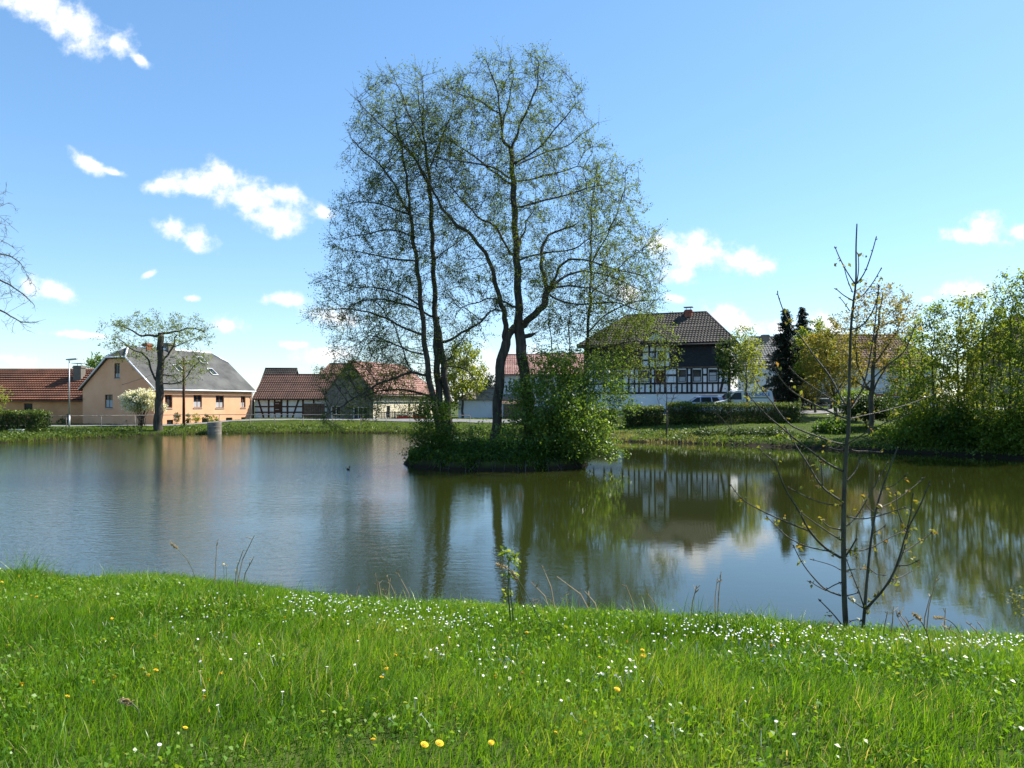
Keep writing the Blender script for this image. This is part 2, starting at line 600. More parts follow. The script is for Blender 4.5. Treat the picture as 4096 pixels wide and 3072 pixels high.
def strip(name, pts, w, dz, m, label, cat):
    vs, q = [], []
    P = []
    for a, b in zip(pts[:-1], pts[1:]):
        n = max(2, int(math.dist(a, b) / 0.7))
        P += [(a[0] + (b[0] - a[0]) * i / n, a[1] + (b[1] - a[1]) * i / n) for i in range(n)]
    P.append(pts[-1])
    for i, p in enumerate(P):
        a = P[max(0, i - 1)]
        c = P[min(len(P) - 1, i + 1)]
        dx, dy = c[0] - a[0], c[1] - a[1]
        l = math.hypot(dx, dy)
        nx_, ny_ = -dy / l, dx / l
        for s in np.linspace(-w / 2, w / 2, 7):
            x, y = p[0] + nx_ * s, p[1] + ny_ * s
            vs.append((x, y, hz(x, y) + dz))
    for i in range(len(P) - 1):
        for j in range(6):
            q.append((i * 7 + j, i * 7 + j + 1, (i + 1) * 7 + j + 1, (i + 1) * 7 + j))
    o = np_mesh(name, vs, q, mat=m, smooth=True)
    return tag(o, label, cat, kind='structure')


strip('road', [(-62, 58.5), (-42, 59.4), (-35, 60.4), (-29.6, 62.2), (-25.5, 66), (-20, 67.6), (-14, 67.5), (-6, 66.2), (1, 63.6), (5, 60.6), (10, 58.6), (20, 57.6), (30, 60.8), (48, 63)], 3.4, 0.05, m_road,
      'pale grey village road running behind the pond', 'road')


# ------------------------------------------------------------------ foliage machinery
def unit(v):
    return v / np.maximum(np.linalg.norm(v, axis=-1, keepdims=True), 1e-9)


def leaf_arrays(c, size, updir=0.35, aspect=0.62, tint=None, fold=0.18, hang=None):
    """folded four-cornered leaves at centres c: returns verts, quads, tint"""
    n = len(c)
    a = unit(rng.normal(size=(n, 3)))
    if hang is not None:
        a = unit(a * (1 - hang) + np.array([0, 0, -1.0]) * hang)
    nr = rng.normal(size=(n, 3))
    nr[:, 2] = np.abs(nr[:, 2]) + updir * 3
    b = unit(np.cross(a, nr))
    nn = unit(np.cross(b, a))
    s = size * rng.uniform(0.6, 1.35, (n, 1))
    v = np.empty((n, 4, 3))
    v[:, 0] = c - a * s * 0.5
    v[:, 1] = c + b * s * aspect * 0.5 + nn * s * fold
    v[:, 2] = c + a * s * 0.5
    v[:, 3] = c - b * s * aspect * 0.5 + nn * s * fold
    q = np.arange(n * 4).reshape(n, 4)
    if tint is None:
        tint = np.clip(rng.normal(0.5, 0.24, n), 0, 1)
    return v.reshape(-1, 3), q, np.repeat(tint, 4)


def leaf_mesh(name, c, size, m, parent=None, origin=(0, 0, 0), **kw):
    v, q, t_ = leaf_arrays(np.asarray(c), size, **kw)
    return np_mesh(name, v - np.asarray(origin), q, mat=m, parent=parent, tint=t_)


def colonize(pos, par, att, step, infl, kill, iters, tropism=(0, 0, 0.0), jit=0.12, inert=0.9):
    """grow a branch skeleton from given nodes towards attractor points"""
    pos = [np.array(p, float) for p in pos]
    par = list(par)
    att = np.asarray(att, float)
    ntr = len(pos)
    P = np.array(pos)
    nd = np.full(len(att), 1e9)
    ni = np.zeros(len(att), int)
    for i0 in range(0, len(P), 200):
        d = np.linalg.norm(att[:, None] - P[None, i0:i0 + 200], axis=2)
        j = d.argmin(1)
        dm = d[np.arange(len(att)), j]
        b_ = dm < nd
        nd[b_] = dm[b_]
        ni[b_] = j[b_] + i0
    alive = nd > kill
    att, nd, ni = att[alive], nd[alive], ni[alive]
    kids = {}
    trop = np.array(tropism)
    for it in range(iters):
        act = nd < infl
        if not act.any():
            break
        order = np.argsort(ni[act], kind='stable')
        idx = ni[act][order]
        A = att[act][order]
        us, st = np.unique(idx, return_index=True)
        cur = np.array([pos[u] for u in us])
        dirs = unit(A - cur[np.searchsorted(us, idx)])
        sums = np.add.reduceat(dirs, st, axis=0)
        pp = np.array([pos[par[u]] if par[u] >= 0 else pos[u] - np.array([0, 0, 1.0]) for u in us])
        own = np.array([u >= ntr for u in us])[:, None]
        g = unit(unit(sums) + inert * own * unit(cur - pp) + trop + rng.normal(0, jit, sums.shape))
        newp = cur + g * step
        keep = []
        for k, u in enumerate(us):
            c = kids.setdefault(int(u), [])
            if len(c) >= 3 or any(np.linalg.norm(newp[k] - q) < step * 0.3 for q in c):
                continue
            c.append(newp[k])
            keep.append(k)
        if not keep:
            break
        base = len(pos)
        np_ = newp[keep]
        for k in keep:
            pos.append(newp[k])
            par.append(int(us[k]))
        d = np.empty((len(att), len(np_)))
        for i0 in range(0, len(np_), 300):
            d[:, i0:i0 + 300] = np.linalg.norm(att[:, None] - np_[None, i0:i0 + 300], axis=2)
        j = d.argmin(1)
        dm = d[np.arange(len(att)), j]
        b_ = dm < nd
        nd[b_] = dm[b_]
        ni[b_] = j[b_] + base
        alive = nd > kill
        att, nd, ni = att[alive], nd[alive], ni[alive]
        if not len(att):
            break
    return np.array(pos), np.array(par)


def branch_mesh(pos, par, rad, ksides=None):
    """tubes along every chain of the skeleton"""
    n = len(pos)
    ch = [[] for _ in range(n)]
    for i in range(n):
        if par[i] >= 0:
            ch[par[i]].append(i)
    V, Q = [], []
    nv = 0
    stack = [(i, None) for i in range(n) if par[i] < 0]
    while stack:
        s, frm = stack.pop()
        chain = [s] if frm is None else [frm, s]
        cur = s
        while ch[cur]:
            c = sorted(ch[cur], key=lambda q: -rad[q])
            for o in c[1:]:
                stack.append((o, cur))
            cur = c[0]
            chain.append(cur)
        if len(chain) < 2:
            continue
        p = pos[chain]
        r = rad[chain].copy()
        if frm is not None:
            r[0] = min(r[0], r[1] * 1.15)
        k = 9 if r.max() > 0.12 else (6 if r.max() > 0.035 else (4 if r.max() > 0.012 else 3))
        tg = np.empty_like(p)
        tg[1:-1] = p[2:] - p[:-2]
        tg[0] = p[1] - p[0]
        tg[-1] = p[-1] - p[-2]
        tg = unit(tg)
        ref = np.array([1.0, 0, 0]) if abs(tg[0][0]) < 0.8 else np.array([0, 1.0, 0])
        n1 = np.empty_like(p)
        a = unit(np.cross(tg[0], ref))
        for i in range(len(p)):
            a = a - tg[i] * np.dot(a, tg[i])
            a = a / max(np.linalg.norm(a), 1e-9)
            n1[i] = a
        n2 = np.cross(tg, n1)
        an = np.arange(k) * 2 * math.pi / k
        ring = p[:, None] + (n1[:, None] * np.cos(an)[None, :, None] + n2[:, None] * np.sin(an)[None, :, None]) * r[:, None, None]
        V.append(ring.reshape(-1, 3))
        m_ = len(p)
        i0 = (np.arange(m_ - 1)[:, None] * k + np.arange(k)[None]) + nv
        i1 = (np.arange(m_ - 1)[:, None] * k + (np.arange(k)[None] + 1) % k) + nv
        Q.append(np.stack([i0, i1, i1 + k, i0 + k], 2).reshape(-1, 4))
        nv += m_ * k
    return np.concatenate(V), np.concatenate(Q)


def twig_arrays(a, b, r):
    """three-sided straight twigs from a to b"""
    n = len(a)
    t_ = unit(b - a)
    n1 = unit(np.cross(t_, rng.normal(size=(n, 3))))
    n2 = np.cross(t_, n1)
    V = np.empty((n, 6, 3))
    for j in range(3):
        o = n1 * math.cos(j * 2.0944) + n2 * math.sin(j * 2.0944)
        V[:, j] = a + o * r
        V[:, 3 + j] = b + o * r * 0.5
    base = np.arange(n)[:, None] * 6
    Q = np.concatenate([base + np.array([[j, (j + 1) % 3, 3 + (j + 1) % 3, 3 + j]]) for j in range(3)])
    return V.reshape(-1, 3), Q


def ellipsoid_pts(n, ells):
    """points in a list of ellipsoids (cx,cy,cz,rx,ry,rz[,weight]) a little denser near the rim"""
    w = np.array([e[3] * e[4] * e[5] * (e[6] if len(e) > 6 else 1) for e in ells])
    k = rng.choice(len(ells), n, p=w / w.sum())
    E = np.array([e[:6] for e in ells])[k]
    d = unit(rng.normal(size=(n, 3)))
    return E[:, :3] + d * (rng.uniform(0.02, 1, (n, 1)) ** 0.36) * E[:, 3:]


def px_ell(cx, cy, rx, ry, D, rd, w=1.0):
    c = at(cx, cy, D)
    k = D / F
    return (c.x, c.y, c.z, rx * k, rd, ry * k, w)


def resample(pts, step):
    out = [np.array(pts[0], float)]
    for a, b in zip(pts[:-1], pts[1:]):
        a, b = np.array(a, float), np.array(b, float)
        n = max(1, int(round(np.linalg.norm(b - a) / step)))
        for i in range(1, n + 1):
            out.append(a + (b - a) * i / n)
    return out


def smooth_poly(pts, it=1):
    P = [np.array(p, float) for p in pts]
    for _ in range(it):
        Q = [P[0]]
        for a, b in zip(P[:-1], P[1:]):
            Q += [a * 0.75 + b * 0.25, a * 0.25 + b * 0.75]
        Q.append(P[-1])
        P = Q
    return P


def grow_tree(root, stems, ells, natt, m_bark, m_leaf, step=0.25, infl=2.2, kill=0.4, iters=60, rtip=0.0075, expo=2.15,
              twig=(0.3, 0.7), ntw=3, twig_r=0.006, leaf=0.06, nleaf=5, trop=(0, 0, 0.06), spread=0.06, tint0=0.5, thin=0.06,
              hang=None, jit=0.08, tsd=0.22, gaps=0.0, rmax=None):
    """stems: list of (points, r0, r1, attach) traced limbs in world space; grows the rest; returns (trunk, crown)"""
    pos, par, rmin = [], [], []
    for (pts, r0, r1) in stems:
        P = resample(smooth_poly(pts, 2), step)
        if pos:
            A = np.array(pos)
            j = int(np.linalg.norm(A - P[0], axis=1).argmin())
            attach = j if np.linalg.norm(A[j] - P[0]) < 1.6 else -1
        else:
            attach = -1
        b0 = len(pos)
        wv_ = rng.normal(0, 1, 3)
        for i, p in enumerate(P):
            f = i / max(1, len(P) - 1)
            p = p + 0.03 * step / 0.25 * np.array([math.sin(i * 1.3 + wv_[0]), math.sin(i * 0.9 + wv_[1]), 0.5 * math.sin(i * 1.1 + wv_[2])]) * (0 if i == 0 else 1)
            pos.append(p)
            par.append(attach if i == 0 else b0 + i - 1)
            rmin.append(r0 + (r1 - r0) * f)
    att = ellipsoid_pts(natt, ells)
    if gaps > 0:
        ph_ = rng.uniform(0, 6.28, 6)
        w_ = 2 * math.pi / gaps

        def clumps(p):
            return (np.sin(p[:, 0] * w_ + ph_[0] + 1.3 * np.sin(p[:, 2] * w_ * .6 + ph_[3])) + np.sin(p[:, 1] * w_ * .9 + ph_[1] + p[:, 0] * w_ * .4) + np.sin(p[:, 2] * w_ * 1.1 + ph_[2] + 1.1 * np.sin(p[:, 0] * w_ * .7 + ph_[4]))) / 3
        att = att[clumps(att) > -.28 + rng.normal(0, .12, len(att))]
    pos, par = colonize(pos, par, att, step, infl, kill, iters, trop, jit)
    n = len(pos)
    rad = np.zeros(n)
    rm = np.zeros(n)
    rm[:len(rmin)] = rmin
    acc = np.zeros(n)
    nch = np.bincount(par[par >= 0], minlength=n)
    # children of a traced node may come after it: process by depth
    depth = np.zeros(n, int)
    ordr = []
    chl = [[] for _ in range(n)]
    for i in range(n):
        if par[i] >= 0:
            chl[par[i]].append(i)
    st = [i for i in range(n) if par[i] < 0]
    while st:
        i = st.pop()
        ordr.append(i)
        st += chl[i]
    for i in reversed(ordr):
        r = max(acc[i] ** (1 / expo) if acc[i] > 0 else rtip, rtip)
        if i < len(rmin):
            r = max(rm[i], min(r, rm[i] * 1.25 + 0.004))
        elif rmax:
            r = min(r, rmax)
        rad[i] = r
        if par[i] >= 0:
            acc[par[i]] += r ** expo
    V, Q = branch_mesh(pos, par, rad)
    # twigs on thin nodes
    thin_i = np.where(rad < thin)[0]
    wgt = np.where(nch[thin_i] == 0, ntw * 1.6, ntw * 0.55)
    cnt = rng.poisson(wgt)
    src = np.repeat(thin_i, cnt)
    pd = pos[src] - pos[np.maximum(par[src], 0)]
    dirn = unit(unit(pd) * 0.75 + rng.normal(size=(len(src), 3)) * 0.62 + np.array(trop) * 3)
    ln = rng.uniform(twig[0], twig[1], (len(src), 1))
    a = pos[src]
    b_ = a + dirn * ln
    tv, tq = twig_arrays(a, b_, twig_r)
    Vall = np.concatenate([V, tv])
    Qall = np.concatenate([Q, tq + len(V)])
    o = np.array(root.location) if root is not None else np.zeros(3)
    trunk = np_mesh('trunk', Vall - o, Qall, mat=m_bark, parent=root, smooth=True)
    crown = None
    if nleaf > 0 and m_leaf is not None:
        c2 = rng.poisson(nleaf * (np.clip(.75 + 1.1 * clumps(a), .25, 1.8) if gaps > 0 else 1.0), len(src))
        k = np.repeat(np.arange(len(src)), c2)
        f = rng.uniform(0.25, 1.1, (len(k), 1))
        c = a[k] + (b_[k] - a[k]) * f + rng.normal(0, spread, (len(k), 3))
        tn = np.clip(np.repeat(rng.normal(tint0, tsd * 0.8, len(src)), c2) + rng.normal(0, tsd * 0.6, len(k)), 0, 1)
        crown = leaf_mesh('crown', c, leaf, m_leaf, root, o, tint=tn, hang=hang)
    return trunk, crown


def pl(D, *pts):
    """traced polyline: (px, py[, depth offset])"""
    return [at(p[0], p[1], D + (p[2] if len(p) > 2 else 0)) for p in pts]


# ------------------------------------------------------------------ island alders
AD = 30.0
K = AD / F


def z7(*p):
    return [(1200 + a[0] * .6781, 150 + a[1] * .6781) + tuple(a[2:]) for a in p]


def z3(*p):
    return [(1900 + a[0] * .3617, 1000 + a[1] * .3617) + tuple(a[2:]) for a in p]


def z4(*p):
    return [(1150 + a[0] * .4219, 1000 + a[1] * .4219) + tuple(a[2:]) for a in p]


def alder(name, label, bx, by, D, stems, ells, natt, **kw):
    base = at(bx, by, D)
    base.z = hz(base.x, base.y) - 0.05
    root = thing(name, label, 'tree', base, group='alder trees on the pond island')
    grow_tree(root, stems, ells, natt, bark_alder, leaf_alder, **kw)
    return root


D0 = AD
mstems = [
    (pl(D0, (2118, 1850), (2111, 1635), (2103, 1543), (2090, 1440), (2078, 1344), (2074, 1217), (2071, 1099), (2060, 896), (2051, 692), (2044, 600)), .235, .085),
    (pl(D0, (1972, 1840), (1985, 1716), (1993, 1594), (2002, 1452), (2026, 1360), (2060, 1300)), .215, .15),
    (pl(D0, (2019, 1365), (2023, 1310), (2019, 1253, -.2), (2003, 1215, -.3), (1983, 1137, -.5), (1962, 1050, -.6), (1936, 1005, -.8), (1878, 930, -1), (1810, 889, -1.2), (1760, 820, -1.3), (1742, 780, -1.3), (1700, 700, -1.3), (1640, 600, -1.2), (1600, 560, -1.2)), .125, .02),
    (pl(D0, (2044, 600), (2007, 557), (2004, 455), (1980, 320), (1939, 238)), 0.064, 0.016),
    (pl(D0, (2044, 600), (2068, 540), (2088, 475), (2143, 374), (2156, 286), (2149, 231)), 0.064, 0.016),
    (pl(D0, (2007, 520), (2040, 380, .3), (2054, 306, .4), (2040, 230, .4)), 0.038, 0.012),
    (pl(D0, (2090, 1305), (2131, 1260, -.2), (2170, 1232, -.3), (2186, 1190, -.4), (2184, 1130, -.4), (2171, 1090, -.4), (2162, 1036, -.3), (2176, 964), (2205, 930, .3), (2290, 905, .5)), .15, .03),
    (pl(D0, (2186, 1165, -.4), (2215, 1127, -.6), (2236, 1065, -.8), (2276, 1036, -1), (2334, 1036, -1), (2442, 1072, -1), (2560, 1100, -1)), 0.075, 0.016),
    (pl(D0, (2186, 1180, -.4), (2225, 1127, .2), (2280, 1094, .5), (2334, 1083, .8), (2406, 1094, 1), (2479, 1120, 1.1), (2560, 1160, 1.1)), 0.060, 0.016),
    (pl(D0, (2190, 1150, -.4), (2250, 1145, -1), (2316, 1145, -1.3), (2381, 1155, -1.5), (2424, 1181, -1.5), (2500, 1210, -1.5)), 0.045, 0.012),
    (pl(D0, (2188, 1175, -.4), (2244, 1206, 0), (2298, 1217, .3), (2370, 1217, .5), (2435, 1206, .6), (2515, 1224, .6), (2600, 1260, .6)), 0.045, 0.012),
    (pl(D0, (2075, 980), (2100, 920, .4), (2109, 869, .5), (2150, 830, .8)), 0.045, 0.016),
    (pl(D0, (2078, 1040), (2163, 1011, .5), (2285, 1004, .9), (2366, 950, 1.2), (2470, 900, 1.4)), 0.045, 0.012),
    (pl(D0, (2062, 650), (2149, 604, -.3), (2231, 503, -.5), (2312, 408, -.6)), 0.041, 0.010),
    (pl(D0, (2064, 665), (2149, 618, .5), (2260, 590, 1), (2339, 530, 1.3), (2393, 489, 1.4)), 0.038, 0.010),
    (pl(D0, (2072, 726), (2149, 712, .4), (2217, 693, .7), (2319, 665, 1)), 0.034, 0.010),
    (pl(D0, (2066, 830), (2150, 810, -.8), (2260, 780, -1.3), (2400, 740, -1.6)), 0.038, 0.010),
    (pl(D0, (2048, 740), (1990, 700, .4), (1946, 665, .7), (1878, 611, 1), (1790, 557, 1.2), (1742, 489, 1.3)), 0.049, 0.012),
    (pl(D0, (2050, 720), (1993, 680, -.6), (1919, 652, -1), (1810, 645, -1.4), (1742, 630, -1.6)), 0.034, 0.010),
    (pl(D0, (2005, 460), (1919, 401, .3), (1837, 380, .5), (1790, 340, .6)), 0.030, 0.010),
    (pl(D0, (2062, 1025), (2034, 1010), (2007, 943, .3), (1966, 889, .5), (1919, 879, .6), (1878, 828, .8), (1810, 760, 1), (1742, 679, 1)), 0.056, 0.012),
    (pl(D0, (2068, 1232), (2041, 1221), (1993, 1195, -.3), (1947, 1195, -.6), (1900, 1213, -.8), (1840, 1230, -1)), 0.053, 0.012),
    (pl(D0, (2015, 1245), (1983, 1239, .2), (1955, 1250, .5), (1920, 1290, .6)), 0.038, 0.016),
    (pl(D0, (2080, 1345), (2112, 1345), (2124, 1340)), .10, .09),
]
mells = [px_ell(2060, 490, 300, 285, AD, 2.8), px_ell(2130, 800, 360, 300, AD, 3.2), px_ell(1830, 560, 170, 230, AD, 2.2, .8),
         px_ell(2250, 1130, 390, 200, AD, 3.0, .9), px_ell(1900, 1000, 200, 330, AD, 2.6, .7), px_ell(2480, 1180, 190, 160, AD, 2.2, .9), px_ell(2060, 310, 130, 65, AD, 1.2, 1.2)]
alder('alder_tree', 'tallest dark alder on the island with two trunks joined low down', 2111, 1800, AD, mstems, mells, 4700,
      leaf=.064, nleaf=7.2, ntw=3.7, gaps=1.9)

astems = [
    (pl(29.6, (1775, 1840), (1750, 1690), (1736, 1612), (1711, 1485), (1698, 1359), (1686, 1232), (1673, 1105), (1663, 1021), (1648, 930), (1634, 774), (1614, 625), (1593, 530), (1575, 440)), .14, .014),
    (pl(29.6, (1684, 1225), (1614, 1181, -.3), (1551, 1160, -.5), (1496, 1148, -.7), (1420, 1150, -.8)), 0.045, 0.010),
    (pl(29.6, (1690, 1340), (1614, 1312, .3), (1542, 1270, .6), (1487, 1253, .8), (1424, 1236, 1), (1340, 1236, 1.2), (1255, 1240, 1.3)), 0.049, 0.008),
    (pl(29.6, (1712, 1505), (1648, 1485, -.3), (1572, 1515, -.6), (1509, 1536, -.8), (1424, 1591, -1), (1340, 1640, -1.1), (1290, 1670, -1.1)), 0.053, 0.010),
    (pl(29.6, (1645, 1486, -.3), (1610, 1401, -.4), (1585, 1316, -.3), (1542, 1253, -.2), (1500, 1200, 0)), 0.034, 0.010),
    (pl(29.6, (1702, 1420), (1614, 1397, .4), (1542, 1359, .8), (1470, 1340, 1)), 0.038, 0.010),
    (pl(29.6, (1648, 880), (1539, 665, -.6), (1471, 625, -.8), (1403, 550, -1)), 0.038, 0.010),
    (pl(29.6, (1650, 862), (1560, 830, .4), (1471, 801, .7), (1370, 821, 1)), 0.034, 0.010),
    (pl(29.6, (1660, 950), (1580, 915, -.5), (1485, 930, -.9), (1390, 950, -1.1)), 0.034, 0.010),
    (pl(29.6, (1668, 1045), (1539, 1032, .5), (1437, 1004, 1), (1370, 1000, 1.2)), 0.034, 0.010),
]
aells = [px_ell(1600, 620, 240, 230, 29.6, 2.2), px_ell(1530, 930, 215, 250, 29.6, 2.4), px_ell(1470, 1190, 235, 150, 29.6, 2.2), px_ell(1300, 1245, 85, 80, 29.6, 1.0, 1.2),
         px_ell(1490, 1440, 170, 130, 29.6, 1.8, 3.2), px_ell(1400, 1560, 140, 140, 29.3, 1.2, 9), px_ell(1330, 1690, 60, 60, 29.2, .6, 9)]
alder('alder_tree', 'slender alder at the left edge of the island with low hanging branches', 1770, 1780, 29.6, astems, aells, 5200, leaf=.064, nleaf=7.2, ntw=3.7, gaps=1.9, trop=(0, 0, 0.0))

bstems = [
    (pl(30.4, (1792, 1840), (1770, 1690), (1752, 1560), (1747, 1450), (1745, 1380), (1741, 1253), (1736, 1127), (1732, 1021), (1729, 964), (1719, 726), (1702, 591), (1681, 442), (1668, 345)), .175, .015),
    (pl(30.4, (1806, 1840), (1795, 1662), (1783, 1548), (1772, 1440), (1757, 1337), (1745, 1270)), .145, .11),
    (pl(30.4, (1738, 1275), (1673, 1232, -.5), (1593, 1211, -.8), (1530, 1196, -1), (1466, 1198, -1.2), (1403, 1219, -1.3)), 0.045, 0.010),
    (pl(30.4, (1752, 1600), (1720, 1586), (1656, 1565, -.5), (1593, 1557, -.8), (1521, 1561, -1.1), (1445, 1591, -1.3)), 0.064, 0.012),
    (pl(30.4, (1762, 1370), (1808, 1359, -.3), (1867, 1316, -.5), (1909, 1304, -.6), (1947, 1257, -.7), (1985, 1230, -.7)), 0.064, 0.016),
    (pl(30.4, (1776, 1455), (1800, 1430, .3), (1825, 1388, .5), (1867, 1333, .7), (1900, 1280, .8)), 0.038, 0.012),
    (pl(30.4, (1776, 1470), (1825, 1464, -.3), (1876, 1485, -.6), (1901, 1519, -.8), (1915, 1570, -.8)), 0.034, 0.010),
    (pl(30.4, (1722, 760), (1675, 659, -.5), (1607, 570, -.8), (1525, 503, -1), (1458, 435, -1.1), (1424, 394, -1.1)), 0.045, 0.010),
    (pl(30.4, (1702, 591), (1641, 475, .4), (1607, 374, .6), (1566, 286, .7)), 0.034, 0.008),
    (pl(30.4, (1690, 520), (1695, 421, -.2), (1688, 306, -.3)), 0.030, 0.008),
    (pl(30.4, (1715, 680), (1776, 530, .5), (1810, 442, .8), (1830, 360, .9)), 0.034, 0.008),
    (pl(30.4, (1733, 1040), (1800, 990, -.4), (1880, 930, -.7)), 0.030, 0.008),
]
bells = [px_ell(1650, 480, 250, 200, 30.4, 2.3), px_ell(1690, 760, 230, 260, 30.4, 2.4, .7), px_ell(1790, 1380, 170, 140, 30.4, 2.0, .7),
         px_ell(1560, 1330, 230, 190, 30.4, 2.0, .6), px_ell(1560, 1540, 190, 110, 30.2, 1.6, 4), px_ell(1690, 1070, 190, 200, 30.4, 2.0, .5)]
alder('alder_tree', 'straight alder with a forked lower trunk left of the tallest alder', 1792, 1780, 30.4, bstems, bells, 3600, leaf=.064, nleaf=7.2, ntw=3.7, gaps=1.9)

cstems = [
    (pl(31.6, (2322, 1830), (2335, 1600), (2345, 1398), (2356, 1271), (2363, 1145), (2363, 964), (2366, 828), (2378, 726), (2390, 660)), .08, .010),
    (pl(31.6, (2362, 1060), (2430, 940, -.3), (2490, 800, -.5), (2505, 680, -.5)), 0.030, 0.006),
    (pl(31.6, (2360, 1180), (2460, 1080, .4), (2560, 1000, .7), (2620, 960, .8)), 0.030, 0.006),
    (pl(31.6, (2350, 1330), (2440, 1240, -.5), (2560, 1200, -.8), (2640, 1200, -1)), 0.030, 0.006),
    (pl(31.6, (2342, 1420), (2450, 1380, -.4), (2560, 1360, -.7), (2700, 1400, -.9)), 0.034, 0.008),
]
cells_ = [px_ell(2440, 830, 150, 200, 31.6, 1.9), px_ell(2500, 1050, 170, 190, 31.6, 2.0), px_ell(2500, 1230, 170, 120, 31.6, 2.0), px_ell(2520, 1400, 205, 135, 31.4, 1.6, 7), px_ell(2400, 1330, 120, 90, 31.4, 1.4, 3), px_ell(2600, 990, 60, 90, 31.6, 1.0)]
alder('alder_tree', 'thin pale alder rising behind the big green bush on the island', 2330, 1790, 31.6, cstems, cells_, 3900, leaf=.08, nleaf=7, ntw=2.6, tint0=.62)

dstems = [
    (pl(31.0, (2290, 1830), (2278, 1500), (2278, 1416), (2276, 1307), (2280, 1217), (2284, 1110)), 0.041, 0.006),
    (pl(31.0, (2270, 1830), (2240, 1560), (2215, 1434), (2200, 1340), (2195, 1240)), 0.038, 0.006),
]
dells = [px_ell(2240, 1330, 110, 190, 31, 1.1)]
alder('alder_tree', 'young twin stemmed alder between the tallest alder and the green bush', 2280, 1800, 31.0, dstems, dells, 380, leaf=.075, nleaf=6, ntw=2.6)


# ------------------------------------------------------------------ bushes
def shrub(name, label, base, ells, nleaf, leaf, m_leaf, m_bark, cat='shrub', nstem=14, nclump=None, clump=0.2, tint0=.5, group=None, rs=.02, updir=.35, tsd=.2, zmin=None, hang=None):
    base = Vector(base)
    root = thing(name, label, cat, base, group=group)
    o = np.array(base)
    nclump = nclump or max(30, nleaf // 45)
    cc = ellipsoid_pts(nclump, ells)
    if zmin is not None:
        cc[:, 2] = np.maximum(cc[:, 2], zmin + rng.uniform(0, .4, len(cc)))
    sel = rng.choice(len(cc), min(nstem, len(cc)), replace=False)
    V, Q, nv = [], [], 0
    mb = MB()
    for i in sel:
        e = cc[i]
        s = o + np.array([rng.normal(0, .12), rng.normal(0, .12), -0.05])
        mid = s * .45 + e * .55 + np.array([0, 0, .18 * np.linalg.norm(e - s)])
        mb.tube([s, s * .7 + mid * .3 + np.array([0, 0, .1]), mid, e], [rs, rs * .8, rs * .55, rs * .25], 5)
    mb.v = [(a - o[0], b_ - o[1], c - o[2]) for a, b_, c in mb.v]
    mb.build('stems', m_bark, root, smooth=True)
    k = rng.integers(0, len(cc), nleaf)
    c = cc[k] + rng.normal(0, clump, (nleaf, 3)) * np.array([1, 1, .75])
    if zmin is not None:
        c[:, 2] = np.maximum(c[:, 2], zmin + rng.uniform(0, .15, nleaf))
    tn = np.clip(rng.normal(tint0, tsd, len(cc))[k] * .6 + rng.normal(tint0, tsd, nleaf) * .4, 0, 1)
    leaf_mesh('foliage', c, leaf, m_leaf, root, o, tint=tn, updir=updir, hang=hang)
    return root


b0 = at(2210, 1800, 29.0)
shrub('elder_bush', 'large glossy green bush on the right end of the island leaning over the water', (b0.x, 29.0, hz(b0.x, 29.0)),
      [px_ell(2190, 1600, 170, 200, 29.3, 1.5), px_ell(2290, 1700, 160, 130, 28.7, 1.4, 1.2), px_ell(2100, 1760, 160, 80, 28.6, 1.2), px_ell(2370, 1760, 75, 85, 28.6, .8, 1.4),
       px_ell(2280, 1490, 150, 100, 29.5, 1.1, .9), px_ell(2430, 1560, 130, 150, 29.8, 1.1, .9), px_ell(2440, 1800, 50, 60, 28.4, .6, 1.2), px_ell(2250, 1800, 130, 50, 28.2, .8)],
      27000, .108, leaf_elder, bark_grey, nstem=30, nclump=520, clump=.21, rs=.022, tint0=.68, tsd=.34, zmin=.12)
b0 = at(1760, 1810, 29.2)
shrub('elder_bush', 'low dark bush around the slender alders on the left end of the island', (b0.x, 29.2, hz(b0.x, 29.2)),
      [px_ell(1730, 1720, 90, 100, 29.2, .9), px_ell(1800, 1790, 130, 60, 28.9, .9), px_ell(1680, 1790, 60, 70, 28.9, .7), px_ell(1880, 1800, 90, 50, 28.6, .8), px_ell(1720, 1640, 90, 60, 29.4, .8, .6), px_ell(1900, 1740, 70, 50, 30.2, .8, .5)],
      12000, .085, leaf_elder, bark_grey, nstem=18, nclump=260, clump=.17, tint0=.3, zmin=.12)
# ground cover on the island
n = 26000
th = rng.uniform(0, 2 * math.pi, n)
rr = np.sqrt(rng.uniform(0, 1.05, n))
gx, gy = ISL[0] + ISL[2] * rr * np.cos(th), ISL[1] + ISL[3] * rr * np.sin(th)
gz = np.maximum(hgt(gx, gy), 0.03) + np.abs(rng.normal(0.08, .11, n))
o = leaf_mesh('island_ground_cover', np.column_stack([gx, gy, gz]), .10, leaf_elder, tint=np.clip(rng.normal(.2, .2, n), 0, 1), hang=.15)
tag(o, 'dark green ivy and weeds covering the island edge', 'ground cover', kind='stuff')


